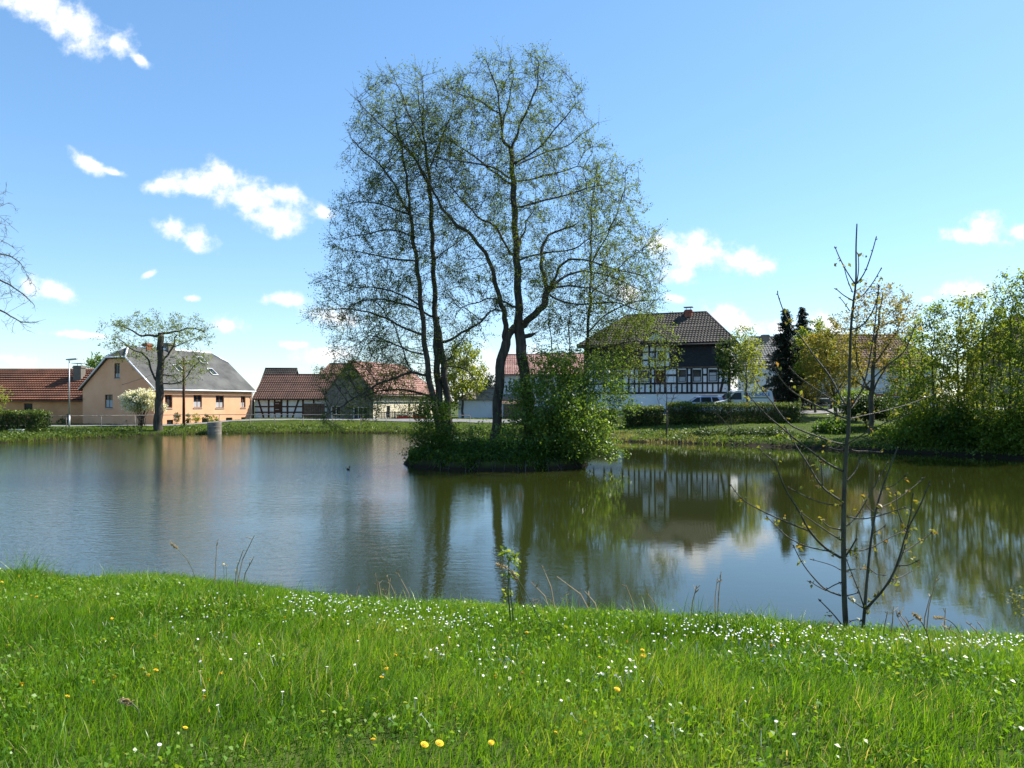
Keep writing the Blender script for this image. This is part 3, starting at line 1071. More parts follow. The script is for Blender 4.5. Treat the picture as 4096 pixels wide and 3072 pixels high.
mb = MB()
for i in range(26):
    a = rng.uniform(math.pi * 1.02, math.pi * 1.98)
    r0_, r1_ = rng.uniform(.82, .95), rng.uniform(1.02, 1.12)
    da = rng.normal(0, .06)
    P = []
    for f in np.linspace(0, 1, 5):
        r_ = r0_ + (r1_ - r0_) * f
        x, y = ISL[0] + ISL[2] * r_ * math.cos(a + da * f), ISL[1] + ISL[3] * r_ * math.sin(a + da * f)
        P.append((x, y, max(hz(x, y), -.1) + .05 * math.sin(f * 3.1) + rng.normal(0, .015)))
    mb.tube(P, [.035, .03, .026, .02, .012], 5)
for i in range(14):
    a = rng.uniform(math.pi * 1.0, math.pi * 2.0)
    x, y = ISL[0] + ISL[2] * 1.02 * math.cos(a), ISL[1] + ISL[3] * 1.02 * math.sin(a)
    an = rng.uniform(0, 6.28)
    l = rng.uniform(.2, .5)
    mb.tube([(x, y, .05), (x + l * math.cos(an), y - abs(l * math.sin(an)) * .6, rng.uniform(.02, .35))], [.014, .006], 4)
rt = mb.build('exposed_roots', bark_alder, None, smooth=True)
tag(rt, 'tangle of bare roots and dead sticks along the muddy front rim of the island', 'roots', kind='stuff')


# ------------------------------------------------------------------ other trees
def plain_tree(name, label, px, D, top, stems, ells, natt, m_bark, m_leaf, group=None, base_py=None, **kw):
    p = at(px, 1700, D)
    z = hz(p.x, D)
    root = thing(name, label, 'tree', (p.x, D, z - .03), group=group)
    st = []
    for (pts, r0, r1) in stems:
        st.append((pts, r0, r1))
    # first stem starts at the ground
    st[0][0][0] = Vector((p.x, D, z - .1))
    grow_tree(root, st, ells, natt, m_bark, m_leaf, **kw)
    return root


# pollarded tree on the left bank
D = 56.6
plain_tree('pollard_tree', 'old pollarded tree with a thick cut trunk in front of the peach house', 632, D, 1330,
           [(pl(D, (632, 1720), (637, 1600), (640, 1500), (643, 1400), (642, 1335)), .36, .20),
            (pl(D, (640, 1345), (600, 1340, -.3), (560, 1345, -.6), (510, 1310, -.8), (460, 1300, -1)), .11, .03),
            (pl(D, (645, 1335), (680, 1330, .3), (710, 1325, .5), (760, 1310, .8), (820, 1325, 1)), .11, .03),
            (pl(D, (642, 1440), (670, 1425, .3), (690, 1390, .4), (706, 1340, .5)), .10, .04),
            (pl(D, (636, 1535), (610, 1500, -.3), (595, 1440, -.5), (575, 1415, -.6), (530, 1400, -.7), (470, 1350, -.8)), .10, .03),
            (pl(D, (646, 1500), (690, 1500, .4), (720, 1535, .5)), .06, .02),
            (pl(D, (646, 1535), (700, 1535, -.4), (735, 1525, -.5), (770, 1470, -.5), (800, 1440, -.5)), .06, .02),
            (pl(D, (690, 1390, .4), (740, 1370, .6), (790, 1350, .8)), .05, .02)],
           [px_ell(600, 1310, 170, 55, D, 3), px_ell(730, 1330, 120, 65, D, 3), px_ell(480, 1370, 80, 40, D, 2), px_ell(770, 1460, 70, 70, D, 2), px_ell(560, 1410, 110, 50, D, 2.2), px_ell(700, 1500, 60, 60, D, 1.6)],
           900, bark_alder, leaf_alder, step=.35, infl=2.6, kill=.55, leaf=.13, nleaf=5, ntw=2.4, twig=(.3, .7), spread=.12, tint0=.75, twig_r=.008)
# bare branches reaching in from a tree beyond the left edge
D = 47.0
plain_tree('budding_tree', 'budding tree beyond the left edge with drooping bare branches reaching in', -190, D, 900,
           [(pl(D, (-190, 1700), (-195, 1400), (-180, 1150), (-200, 900), (-190, 650)), .32, .1),
            (pl(D, (-190, 1130), (-110, 1090), (-30, 1105), (10, 1125, -.2), (50, 1145, -.3), (110, 1190, -.4), (140, 1225, -.5)), .1, .012),
            (pl(D, (-190, 1250), (-100, 1235), (-20, 1233), (10, 1245), (45, 1265, -.2), (75, 1285, -.3), (115, 1293, -.4), (158, 1285, -.5)), .09, .012),
            (pl(D, (-192, 1020), (-100, 985), (0, 1015), (60, 1030, .3), (95, 1070, .5)), .09, .012),
            (pl(D, (-195, 900), (-110, 850), (-50, 840), (-8, 800)), .08, .012)],
           [px_ell(60, 1090, 62, 120, D, 2.2), px_ell(90, 1300, 70, 40, D, 1.5), px_ell(-130, 900, 135, 300, D, 4.0), px_ell(20, 1170, 110, 50, D, 1.8)],
           900, bark_grey, leaf_alder, step=.3, infl=2.4, kill=.45, leaf=.07, nleaf=1.1, ntw=1.4, twig=(.2, .5), tint0=.2, twig_r=.009, trop=(.05, 0, -.02), rtip=.010)

# trees right of the island
D = 54
plain_tree('young_maple', 'small fresh green tree in front of the white van', 2990, D, 1330,
           [(pl(D, (2990, 1640), (2985, 1540), (2984, 1440), (2982, 1350)), .09, .012)],
           [px_ell(2982, 1460, 75, 115, D, 1.4), px_ell(2975, 1360, 35, 60, D, .7)], 560, bark_grey, leaf_maple, step=.25, kill=.36, leaf=.17, nleaf=6.5, ntw=2.4, twig=(.2, .5), spread=.12, tint0=.45)
plain_tree('young_maple', 'narrow leafy tree covering the right corner of the timbered house', 2912, 53, 1330,
           [(pl(53, (2912, 1650), (2914, 1560), (2918, 1450), (2922, 1380)), .06, .01)],
           [px_ell(2915, 1450, 40, 95, 53, .8)], 300, bark_grey, leaf_hedge, step=.25, kill=.36, leaf=.18, nleaf=8, ntw=2.4, twig=(.2, .4), spread=.12, tint0=.6)
D = 46.4
plain_tree('bare_sapling', 'leafless young tree on the bank before the gap in the hedge', 2667, D, 1500,
           [(pl(D, (2667, 1760), (2668, 1680), (2666, 1600), (2667, 1520)), .055, .01), (pl(D, (2667, 1690), (2640, 1640), (2628, 1580)), .03, .008), (pl(D, (2667, 1660), (2690, 1600), (2705, 1540)), .03, .008)],
           [px_ell(2667, 1560, 55, 80, D, 1.0)], 160, bark_grey, None, step=.22, kill=.35, nleaf=0, ntw=1.2, twig=(.2, .5), twig_r=.007, trop=(0, 0, .2), rtip=.008)
D = 45.0
plain_tree('bare_sapling', 'leaning bare twiggy sapling low in front of the long hedge', 2935, D, 1650,
           [(pl(D, (2935, 1780), (2925, 1720), (2895, 1680), (2860, 1650)), .03, .008), (pl(D, (2930, 1750), (2922, 1690), (2920, 1610)), .025, .008)],
           [px_ell(2905, 1690, 50, 60, D, .6)], 60, bark_grey, None, step=.22, kill=.35, nleaf=0, ntw=1.0, twig=(.2, .5), twig_r=.007, rtip=.007)
D = 55
plain_tree('amber_maple', 'spreading tree with amber young leaves right of the spruces', 3345, D, 1280,
           [(pl(D, (3345, 1670), (3340, 1590), (3320, 1500), (3300, 1420), (3320, 1330)), .14, .02), (pl(D, (3342, 1600), (3300, 1540), (3260, 1500)), .06, .012), (pl(D, (3340, 1580), (3390, 1500), (3410, 1420)), .07, .012)],
           [px_ell(3320, 1450, 110, 140, D, 2.1), px_ell(3270, 1540, 60, 60, D, 1.2), px_ell(3400, 1480, 60, 90, D, 1.4), px_ell(3350, 1310, 50, 50, D, .8, .8)], 1100, bark_grey, leaf_amber, step=.28, kill=.40, leaf=.18, nleaf=6.5, ntw=2.3, twig=(.2, .5), spread=.14, tint0=.62)
D = 42
plain_tree('tall_maple', 'tall airy tree with amber leaf buds on the right bank', 3485, D, 1130,
           [(pl(D, (3482, 1740), (3484, 1640), (3488, 1540), (3495, 1440), (3505, 1340), (3520, 1250), (3530, 1170)), .17, .015),
            (pl(D, (3486, 1590), (3520, 1500, -.3), (3560, 1450, -.5), (3620, 1440, -.6)), .06, .012), (pl(D, (3486, 1570), (3440, 1500, .3), (3420, 1400, .5), (3430, 1280, .6)), .07, .012),
            (pl(D, (3494, 1460), (3560, 1370, .3), (3610, 1280, .5), (3640, 1200, .5)), .06, .01), (pl(D, (3480, 1560), (3400, 1510, -.4), (3350, 1500, -.5)), .045, .01)],
           [px_ell(3520, 1270, 120, 140, D, 2.0), px_ell(3620, 1310, 60, 90, D, 1.2), px_ell(3450, 1380, 80, 120, D, 1.5, .8), px_ell(3570, 1450, 110, 70, D, 1.4, .7), px_ell(3640, 1530, 70, 80, D, 1.2, 1.2), px_ell(3400, 1480, 60, 60, D, 1.0)], 950, bark_grey, leaf_amber, step=.26, kill=.40, leaf=.14, nleaf=5.5, ntw=2.2, twig=(.2, .55), spread=.11, tint0=.5, trop=(0, 0, .15))
D = 58
plain_tree('green_tree', 'bright green tree behind the amber tree and beside the spruce', 3260, D, 1290,
           [(pl(D, (3262, 1650), (3262, 1500), (3265, 1380), (3275, 1300)), .1, .012)],
           [px_ell(3265, 1430, 75, 130, D, 1.6)], 520, bark_grey, leaf_thicket, step=.28, kill=.40, leaf=.2, nleaf=10, ntw=2.4, twig=(.2, .5), spread=.14, tint0=.55)
# behind the island, between the cream house and the garage
D = 73
plain_tree('yellow_green_tree', 'yellow green bushy tree behind the island beside the cream house', 1850, D, 1400,
           [(pl(D, (1850, 1680), (1850, 1560), (1855, 1450)), .14, .02)],
           [px_ell(1850, 1500, 90, 120, D, 2.4), px_ell(1800, 1560, 50, 80, D, 1.6)], 500, bark_grey, leaf_maple, step=.35, kill=.55, leaf=.26, nleaf=9, ntw=2.4, twig=(.3, .6), spread=.2, tint0=.4)
D = 78
plain_tree('garden_tree', 'dull green tree behind the garage with the fence', 1960, D, 1500,
           [(pl(D, (1960, 1680), (1955, 1580), (1960, 1510)), .12, .02)],
           [px_ell(1960, 1560, 75, 60, D, 2.0)], 260, bark_grey, leaf_alder, step=.35, kill=.55, leaf=.24, nleaf=8, ntw=2.4, twig=(.3, .6), spread=.2, tint0=.4)
D = 84
plain_tree('garden_tree', 'round green treetop behind the roofs left of the peach house', 400, D, 1430,
           [(pl(D, (400, 1700), (400, 1560), (400, 1470)), .15, .02)],
           [px_ell(400, 1475, 48, 45, D, 1.5)], 240, bark_grey, leaf_elder, step=.35, kill=.5, leaf=.28, nleaf=9, ntw=2.4, twig=(.3, .6), spread=.2, tint0=.6)

# thicket on the right bank
TH = [  # px, D, top, spread px, leaf tint, label
    (3640, 39.5, 1330, 75, leaf_thicket, .45, 'leafy thicket tree nearest the open lawn on the right bank'),
    (3730, 37.5, 1230, 85, leaf_thicket, .6, 'leafy thicket tree with a rounded top on the right bank'),
    (3830, 37.0, 1200, 85, leaf_maple, .35, 'yellowish thicket tree in the middle of the right bank'),
    (3930, 35.5, 1180, 80, leaf_maple, .25, 'tall thicket tree before the far brown roof'),
    (4040, 34.0, 1120, 95, leaf_thicket, .5, 'tallest thicket tree at the right edge of the pond'),
    (4170, 33.0, 1080, 120, leaf_thicket, .5, 'thicket tree just beyond the right edge')]
for (px, D, top, sp, lm, t0, lab) in TH:
    h2 = (1690 - top) / 2
    plain_tree('thicket_tree', lab, px, D, top,
               [(pl(D, (px, 1780), (px + 6, 1600), (px - 4, 1420), (px + 10, top + 90)), .09, .012),
                (pl(D, (px - 6, 1700), (px - 35, 1560, .4), (px - 45, 1400, .6)), .05, .01),
                (pl(D, (px + 5, 1700), (px + 38, 1540, -.4), (px + 50, 1380, -.6)), .05, .01)],
               [px_ell(px, top + 110 + h2 * .55, sp, h2 * .72, D, 1.4, 1.2), px_ell(px + 8, top + 60, sp * .62, 75, D, .9, 1.0), px_ell(px, 1620, sp * 1.05, 120, D, 1.4, 1.3)], 950, bark_grey, lm,
               group='trees of the thicket on the right bank', step=.25, kill=.36, leaf=.14, nleaf=6.0, ntw=2.5, twig=(.2, .5), spread=.12, tint0=t0, trop=(0, 0, .15))
SH = [(2830, 46.6, 60, 16, leaf_hedge, 'dark low scrub on the bank below the left part of the long hedge', 1748), (2960, 45.6, 75, 18, leaf_hedge, 'dark tangled scrub on the bank below the middle of the long hedge', 1750), (3085, 44.6, 70, 16, leaf_hedge, 'dark scrub on the bank below the right end of the long hedge', 1745), (3150, 43, 90, 22, leaf_thicket, 'low light green scrub at the waterline below the long hedge', 1778), (3330, 44.5, 60, 60, leaf_elder, 'ivy covered mound at the foot of the right lawn', 1735), (3560, 40, 70, 45, leaf_thicket, 'mossy low shrub at the water below the tall airy tree', 1765),
      (3690, 37.5, 110, 90, leaf_thicket, 'dark dense shrub below the thicket at the water', 1730), (3850, 36, 110, 100, leaf_elder, 'wide shadowed shrub at the water in the middle of the thicket', 1720),
      (3990, 34.5, 90, 90, leaf_thicket, 'light green shrub low before the thicket', 1730), (4110, 33.2, 90, 110, leaf_thicket, 'dark shrub at the right edge over the water', 1730),
      (3470, 45, 110, 45, leaf_hedge, 'hedge like shrub behind the trunk of the tall airy tree', 1630), (3420, 52, 60, 40, leaf_thicket, 'green shrub by the road behind the sapling', 1605)]
for (px, D, rx, ry, lm, lab, cy) in SH:
    p = at(px, cy, D)
    shrub('bank_shrub', lab, (p.x, D, hz(p.x, D)), [px_ell(px, cy, rx, ry, D, 1.1), px_ell(px + rx * .3, cy + ry * .4, rx * .8, ry * .6, D - .5, .8)], 8500, .14, lm, bark_grey, nstem=16, nclump=170, clump=.22, tint0=.42, group='shrubs along the right bank')


# spruces
def spruce(label, px, D, top, base_r, seed):
    p = at(px, 1650, D)
    z = hz(p.x, D)
    H = at(px, top, D).z - z
    root = thing('spruce', label, 'tree', (p.x, D, z - .05), group='dark spruces by the grey roofed house')
    mb = MB()
    mb.tube([(0, 0, 0), (0, 0, H * .5), (0, 0, H)], [.16, .1, .015], 8)
    mb.build('trunk', bark_alder, root, smooth=True)
    C, A_ = [], []
    nb = 210
    tw = MB()
    for i in range(nb):
        f = (i + rng.uniform(0, 1)) / nb
        zz = H * (.12 + .87 * f)
        ln = base_r * (1 - f) ** .8 * rng.uniform(.5, 1.2) + .1
        an = rng.uniform(0, 2 * math.pi)
        tip = np.array([math.cos(an) * ln, math.sin(an) * ln, zz - .22 * ln + .12 * f])
        st_ = np.array([0, 0, zz])
        mid = (st_ + tip) / 2 + np.array([0, 0, -.06 * ln])
        tw.tube([st_, mid, tip], [.02, .014, .006], 4)
        m_ = int(60 * ln + 26)
        u_ = rng.uniform(.12, 1.03, (m_, 1))
        c = st_ * (1 - u_) ** 2 + 2 * mid * u_ * (1 - u_) + tip * u_ ** 2
        w = .08 + .16 * (1 - u_) * ln
        c = c + rng.normal(0, 1, (m_, 3)) * w * np.array([1, 1, .45]) - np.array([0, 0, .07])
        C.append(c)
    tw.build('branches', bark_alder, root)
    C = np.concatenate(C)
    leaf_mesh('needles', C, .22, leaf_spruce, root, aspect=.3, hang=.35, tint=np.clip(rng.normal(.4, .25, len(C)), 0, 1))
    return root


spruce('dark spruce with the thinner top left of its twin', 3142, 60, 1232, 2.35, 1)
spruce('dark spruce with the fuller top right of its twin', 3208, 62, 1225, 2.5, 2)


# hedges
def hedge(label, x0, x1, y0, y1, h, nleaf, leaf=.1, group='clipped hedge blocks on the bank', tint0=.4, name='hedge', rot=0.0):
    cx, cy = (x0 + x1) / 2, (y0 + y1) / 2
    zb = hz(cx, cy)
    root = thing(name, label, 'hedge', (cx, cy, zb - .05), rot, group)
    wx, wy = (x1 - x0) / 2, (y1 - y0) / 2
    # twiggy core
    n = 260 + int(60 * (x1 - x0))
    a = np.column_stack([rng.uniform(-wx, wx, n) * .9, rng.uniform(-wy, wy, n) * .8, rng.uniform(-.1, h * .5, n)])
    b_ = a + np.column_stack([rng.normal(0, .2, n), rng.normal(0, .2, n), rng.uniform(.2, .6, n) * h * .8])
    b_[:, 2] = np.minimum(b_[:, 2], h)
    v, q = twig_arrays(a, b_, .012)
    np_mesh('branches', v, q, mat=bark_grey, parent=root)
    # leaves: shell plus inner volume
    k = nleaf
    u = rng.uniform(-1, 1, (k, 3))
    u[:, 2] = rng.uniform(.04, 1, k)
    face = rng.random(k)
    sh = face < .72
    ax = rng.choice([0, 1, 2], k, p=[.15, .45, .4])
    for d_ in (0, 1):
        s_ = sh & (ax == d_)
        u[s_, d_] = np.sign(u[s_, d_]) * rng.uniform(.86, 1.05, s_.sum())
    s_ = sh & (ax == 2)
    u[s_, 2] = rng.uniform(.9, 1.05, s_.sum())
    c = np.column_stack([u[:, 0] * wx, u[:, 1] * wy, u[:, 2] * h])
    c += rng.normal(0, .05, c.shape) + (0.06 * np.sin(c[:, 0:1] * 2.3 + c[:, 1:2] * 3.1) * np.array([[.3, 1, 1]]))
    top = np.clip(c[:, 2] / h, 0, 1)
    leaf_mesh('foliage', c, leaf, leaf_hedge, root, tint=np.clip(rng.normal(tint0, .2, k) + .42 * (top > .86), 0, 1), updir=.25)  # top leaves tinted lighter: sunlight on the hedge put into the leaf colour
    return root


def hedge_px(label, pxa, pxb, D, py_top, **kw):
    a, b_ = at(pxa, py_top, D), at(pxb, py_top, D)
    zb = hz((a.x + b_.x) / 2, D + .5)
    dens = kw.pop('dens', 1.0)
    return hedge(label, a.x, b_.x, D, D + 1.1, a.z - zb, int(2600 * dens * (b_.x - a.x) + 900), **kw)


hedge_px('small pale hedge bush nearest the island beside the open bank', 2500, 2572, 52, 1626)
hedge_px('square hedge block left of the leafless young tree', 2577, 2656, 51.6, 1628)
hedge_px('hedge block right of the leafless young tree with a sunlit yellowish top', 2680, 2772, 51.2, 1612, tint0=.5)
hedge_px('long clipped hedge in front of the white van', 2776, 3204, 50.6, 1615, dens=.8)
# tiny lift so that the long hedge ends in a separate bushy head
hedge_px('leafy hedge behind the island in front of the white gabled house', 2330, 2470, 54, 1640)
hedge('trimmed dark hedge at the left edge beside the handrail', -41.5, -33.3, 50.8, 52.4, 1.38, 15000, leaf=.13, group='hedges on the left bank', tint0=.35)


# ------------------------------------------------------------------ houses
def tile_mat(name, c1, c2, c3=None):
    return mat(name, c1, 0.85, c2, 1.1, 0.5, 22, 0.2, pos=(0.3, 0.7))


m_tile_old = mat('old_red_tiles', (0.10, 0.055, 0.04), 0.9, (0.24, 0.105, 0.065), 0.5, 0.4, 25, 0.15, pos=(.3, .7))
m_tile_brown = mat('brown_tiles', (0.12, 0.075, 0.055), 0.85, (0.21, 0.125, 0.09), 1.2, 0.3, 25, 0.2)
m_tile_rust = mat('rust_tiles', (0.07, 0.041, 0.032), 0.85, (0.125, 0.068, 0.05), 0.8, 0.3, 25, 0.25)
m_tile_dark = mat('weathered_dark_tiles', (0.034, 0.029, 0.024), 0.85, (0.066, 0.057, 0.046), 0.9, 0.3, 25, 0.3)
m_tile_grey = mat('grey_tiles', (0.12, 0.115, 0.105), 0.8, (0.21, 0.2, 0.18), 1.0, 0.3, 25, 0.3)
m_tile_salmon = mat('salmon_tiles', (0.31, 0.165, 0.135), 0.85, (0.45, 0.275, 0.225), 0.9, 0.3, 25, 0.2)
m_felt = mat('grey_roofing_felt', (0.055, 0.056, 0.052), 0.9, (0.12, 0.12, 0.11), 0.55, 0.3, 30, 0.3, stretch=(1, 1, 1))
m_peach = mat('peach_render', (0.73, 0.37, 0.205), 0.9, (0.82, 0.45, 0.265), 0.45, 0.2, 60, 0.15)
m_orange = mat('faded_orange_render', (0.50, 0.24, 0.11), 0.9, (0.64, 0.33, 0.165), 0.6, 0.25, 60, 0.15)
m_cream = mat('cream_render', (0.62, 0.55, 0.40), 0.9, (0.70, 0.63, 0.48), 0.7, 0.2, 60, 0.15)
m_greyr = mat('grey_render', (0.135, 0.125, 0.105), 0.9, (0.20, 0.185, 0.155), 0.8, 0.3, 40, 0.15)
m_white = mat('white_render', (0.70, 0.71, 0.72), 0.9, (0.80, 0.80, 0.79), 0.6, 0.15, 60, 0.15)
m_panel = mat('white_infill', (0.66, 0.66, 0.63), 0.9, (0.78, 0.78, 0.75), 1.5, 0.2, 40, 0.15)
m_bluew = mat('bluish_white_render', (0.55, 0.58, 0.62), 0.9, (0.65, 0.67, 0.70), 0.6, 0.2, 60, 0.15)
m_timber = mat('dark_timber', (0.022, 0.02, 0.02), 0.85, (0.045, 0.038, 0.034), 5.0, 0.4, 30, 0.2, stretch=(1, 1, .3))
m_tbrown = mat('brown_timber', (0.05, 0.026, 0.016), 0.85, (0.10, 0.05, 0.03), 5.0, 0.4, 30, 0.2)
m_wbrown = mat('brown_window_wood', (0.16, 0.065, 0.028), 0.6, (0.24, 0.10, 0.04), 6, 0.2, 30, 0.3)
m_wdark = mat('dark_window_wood', (0.035, 0.03, 0.028), 0.6, (0.06, 0.05, 0.045), 6)
m_wwhite = mat('white_window_frame', (0.75, 0.76, 0.77), 0.45, (0.8, 0.8, 0.8), 3)
m_sill = mat('stone_sill', (0.42, 0.38, 0.33), 0.8, (0.52, 0.47, 0.4), 4)
m_gutter = mat('pale_sheet_metal', (0.72, 0.74, 0.76), 0.35, (0.82, 0.83, 0.84), 3, metal=0.15, spec=.5)
m_brick = mat('red_brick', (0.22, 0.075, 0.05), 0.9, (0.33, 0.13, 0.09), 6, 0.6, 20, 0.15)
m_stone = mat('plinth_stone', (0.24, 0.20, 0.16), 0.9, (0.36, 0.31, 0.25), 1.8, 0.6, 14, 0.15)
m_clad = mat('blackened_boards', (0.016, 0.017, 0.02), 0.7, (0.034, 0.034, 0.037), 3, 0.5, 20, 0.25, stretch=(1, 1, 6))
m_metal = mat('galvanised_steel', (0.36, 0.37, 0.37), 0.5, (0.48, 0.49, 0.49), 5, metal=0.5)
m_rust = mat('rusty_pipe', (0.19, 0.15, 0.12), 0.75, (0.33, 0.30, 0.27), 5, metal=0.2)
m_conc = mat('stained_concrete', (0.15, 0.13, 0.105), 0.95, (0.27, 0.245, 0.2), 2.2, 0.6, 18, 0.15)
m_curtain = mat('net_curtain', (0.36, 0.37, 0.37), 0.9, (0.46, 0.46, 0.46), 3)
m_plank = mat('weathered_planks', (0.11, 0.075, 0.05), 0.9, (0.19, 0.14, 0.1), 4, 0.5, 20, 0.15)
m_glass = bpy.data.materials.new('window_glass')
m_glass.use_nodes = True
_b = m_glass.node_tree.nodes['Principled BSDF']
_b.inputs['Base Color'].default_value = (0.02, 0.025, 0.03, 1)
_b.inputs['Roughness'].default_value = 0.05
_b.inputs['Specular IOR Level'].default_value = 0.3


def wall_face(mb, p0, ux, nrm, Ln, H, ops, reveal=.14):
    """flat wall with window holes: p0 lower left corner, ux along, z up, ops = (u0,u1,z0,z1)"""
    p0, ux, nrm = Vector(p0), Vector(ux), Vector(nrm)
    us = sorted({0.0, Ln} | {v for o in ops for v in o[:2]})
    zs = sorted({0.0, H} | {v for o in ops for v in o[2:4]})

    def P(u, z, d=0.0):
        return p0 + ux * u + Vector((0, 0, z)) - nrm * d
    for a, b_ in zip(us[:-1], us[1:]):
        for c, d in zip(zs[:-1], zs[1:]):
            mu, mz = (a + b_) / 2, (c + d) / 2
            if any(o[0] < mu < o[1] and o[2] < mz < o[3] for o in ops):
                continue
            mb.add([P(a, c), P(b_, c), P(b_, d), P(a, d)], [(0, 1, 2, 3)])
    for (a, b_, c, d) in [o[:4] for o in ops]:
        for q in ([(a, c), (a, d)], [(b_, d), (b_, c)], [(b_, c), (a, c)], [(a, d), (b_, d)]):
            (u0, z0), (u1, z1) = q
            mb.add([P(u0, z0), P(u1, z1), P(u1, z1, reveal), P(u0, z0, reveal)], [(0, 1, 2, 3)])


def window(root, p0, ux, nrm, op, frame, reveal=.14, bars=(1, 0), sill=True, name='window', curtain=0.0, fw=.07, glass=None, proud=0.0):
    """window part (frame) with pane, sill, curtain as sub-parts; op=(u0,u1,z0,z1)"""
    p0, ux, nrm = Vector(p0), Vector(ux), Vector(nrm)
    u0, u1, z0, z1 = op

    def slab(mb, a, b_, c, d, d0, d1):
        vs = [p0 + ux * u + Vector((0, 0, z)) - nrm * dd for dd in (d0, d1) for (u, z) in ((a, c), (b_, c), (b_, d), (a, d))]
        mb.add(vs, [(0, 1, 2, 3), (7, 6, 5, 4), (0, 4, 5, 1), (1, 5, 6, 2), (2, 6, 7, 3), (3, 7, 4, 0)])
    r0, r1 = reveal - .055 - proud, reveal + .01
    mb = MB()
    e = .003
    slab(mb, u0 + e, u0 + fw, z0 + e, z1 - e, r0, r1)
    slab(mb, u1 - fw, u1 - e, z0 + e, z1 - e, r0, r1)
    slab(mb, u0 + fw, u1 - fw, z0 + e, z0 + fw, r0, r1)
    slab(mb, u0 + fw, u1 - fw, z1 - fw, z1 - e, r0, r1)
    for i in range(bars[0]):
        c = u0 + (u1 - u0) * (i + 1) / (bars[0] + 1)
        slab(mb, c - fw * .45, c + fw * .45, z0 + fw, z1 - fw, r0 + .006, r1)
    for i in range(bars[1]):
        c = z0 + (z1 - z0) * (i + 1) / (bars[1] + 1)
        slab(mb, u0 + fw, u1 - fw, c - fw * .35, c + fw * .35, r0 + .012, r1)
    w = mb.build(name, frame, root)
    pm = MB()
    slab(pm, u0 + fw * .6, u1 - fw * .6, z0 + fw * .6, z1 - fw * .6, r0 + .03, r1 - .012)
    pm.build('pane', glass or m_glass, w)
    if sill:
        sm_ = MB()
        slab(sm_, u0 - .06, u1 + .06, z0 - .06, z0 - .004, -.06, reveal - .02)
        sm_.build('sill', m_sill, w)
    if curtain > 0:
        cm = MB()
        slab(cm, u0 + fw, u1 - fw, z0 + fw, z0 + fw + (z1 - z0 - 2 * fw) * curtain, r0 + .018, r0 + .026)
        cm.build('curtain', m_curtain, w)
    return w


def tile_slope(poly, up, row=.33, colw=.23, amp=.022, step=.05, lift=.03):
    """stepped, corrugated tile sheet over a planar roof polygon; poly[0]->poly[1] runs along the eave"""
    P = [Vector(p) for p in poly]
    ex = (P[1] - P[0]).normalized()
    nn = None
    for q in P[2:]:
        nn = (P[1] - P[0]).cross(q - P[0])
        if nn.length > 1e-6:
            break
    nn.normalize()
    if nn.z < 0:
        nn = -nn
    ey = nn.cross(ex).normalized()
    if ey.z < 0:
        ey = -ey
    us = [(p - P[0]).dot(ex) for p in P]
    vs = [(p - P[0]).dot(ey) for p in P]
    u0, u1, v1 = min(us), max(us), max(vs)
    nu = max(2, int((u1 - u0) / colw * 4))
    nr = max(1, int(math.ceil(v1 / row)))
    U = np.linspace(u0, u1, nu + 1)
    rows = []
    for r in range(nr):
        rows += [(r * row, .012 + step), ((r + 1) * row - .004, .012)]
    V = np.array([a for a, _ in rows])
    Hh = np.array([h for _, h in rows])
    prof = amp * np.cos((U - u0) / colw * 2 * math.pi)
    jit = np.repeat(rng.normal(0, .006, nr), 2)
    pts = (np.array(P[0])[None, None] + np.array(ex)[None, None] * U[None, :, None] + np.array(ey)[None, None] * V[:, None, None]
           + np.array(nn)[None, None] * (lift + Hh[:, None, None] + jit[:, None, None] + prof[None, :, None]))
    bm = bmesh.new()
    vv = [[bm.verts.new(tuple(p)) for p in rw] for rw in pts]
    for i in range(len(rows) - 1):
        for j in range(nu):
            bm.faces.new((vv[i][j], vv[i][j + 1], vv[i + 1][j + 1], vv[i + 1][j]))
    cen = sum(P, Vector()) / len(P)
    for a, b_ in zip(P, P[1:] + P[:1]):
        if (b_ - a).length < 1e-5:
            continue
        pn = (b_ - a).cross(nn).normalized()
        if (cen - a).dot(pn) > 0:
            pn = -pn
        bmesh.ops.bisect_plane(bm, geom=bm.verts[:] + bm.edges[:] + bm.faces[:], plane_co=a + pn * .01, plane_no=pn, clear_outer=True)
    bm.verts.index_update()
    out = ([tuple(v.co) for v in bm.verts], [tuple(v.index for v in f.verts) for f in bm.faces])
    bm.free()
    return out


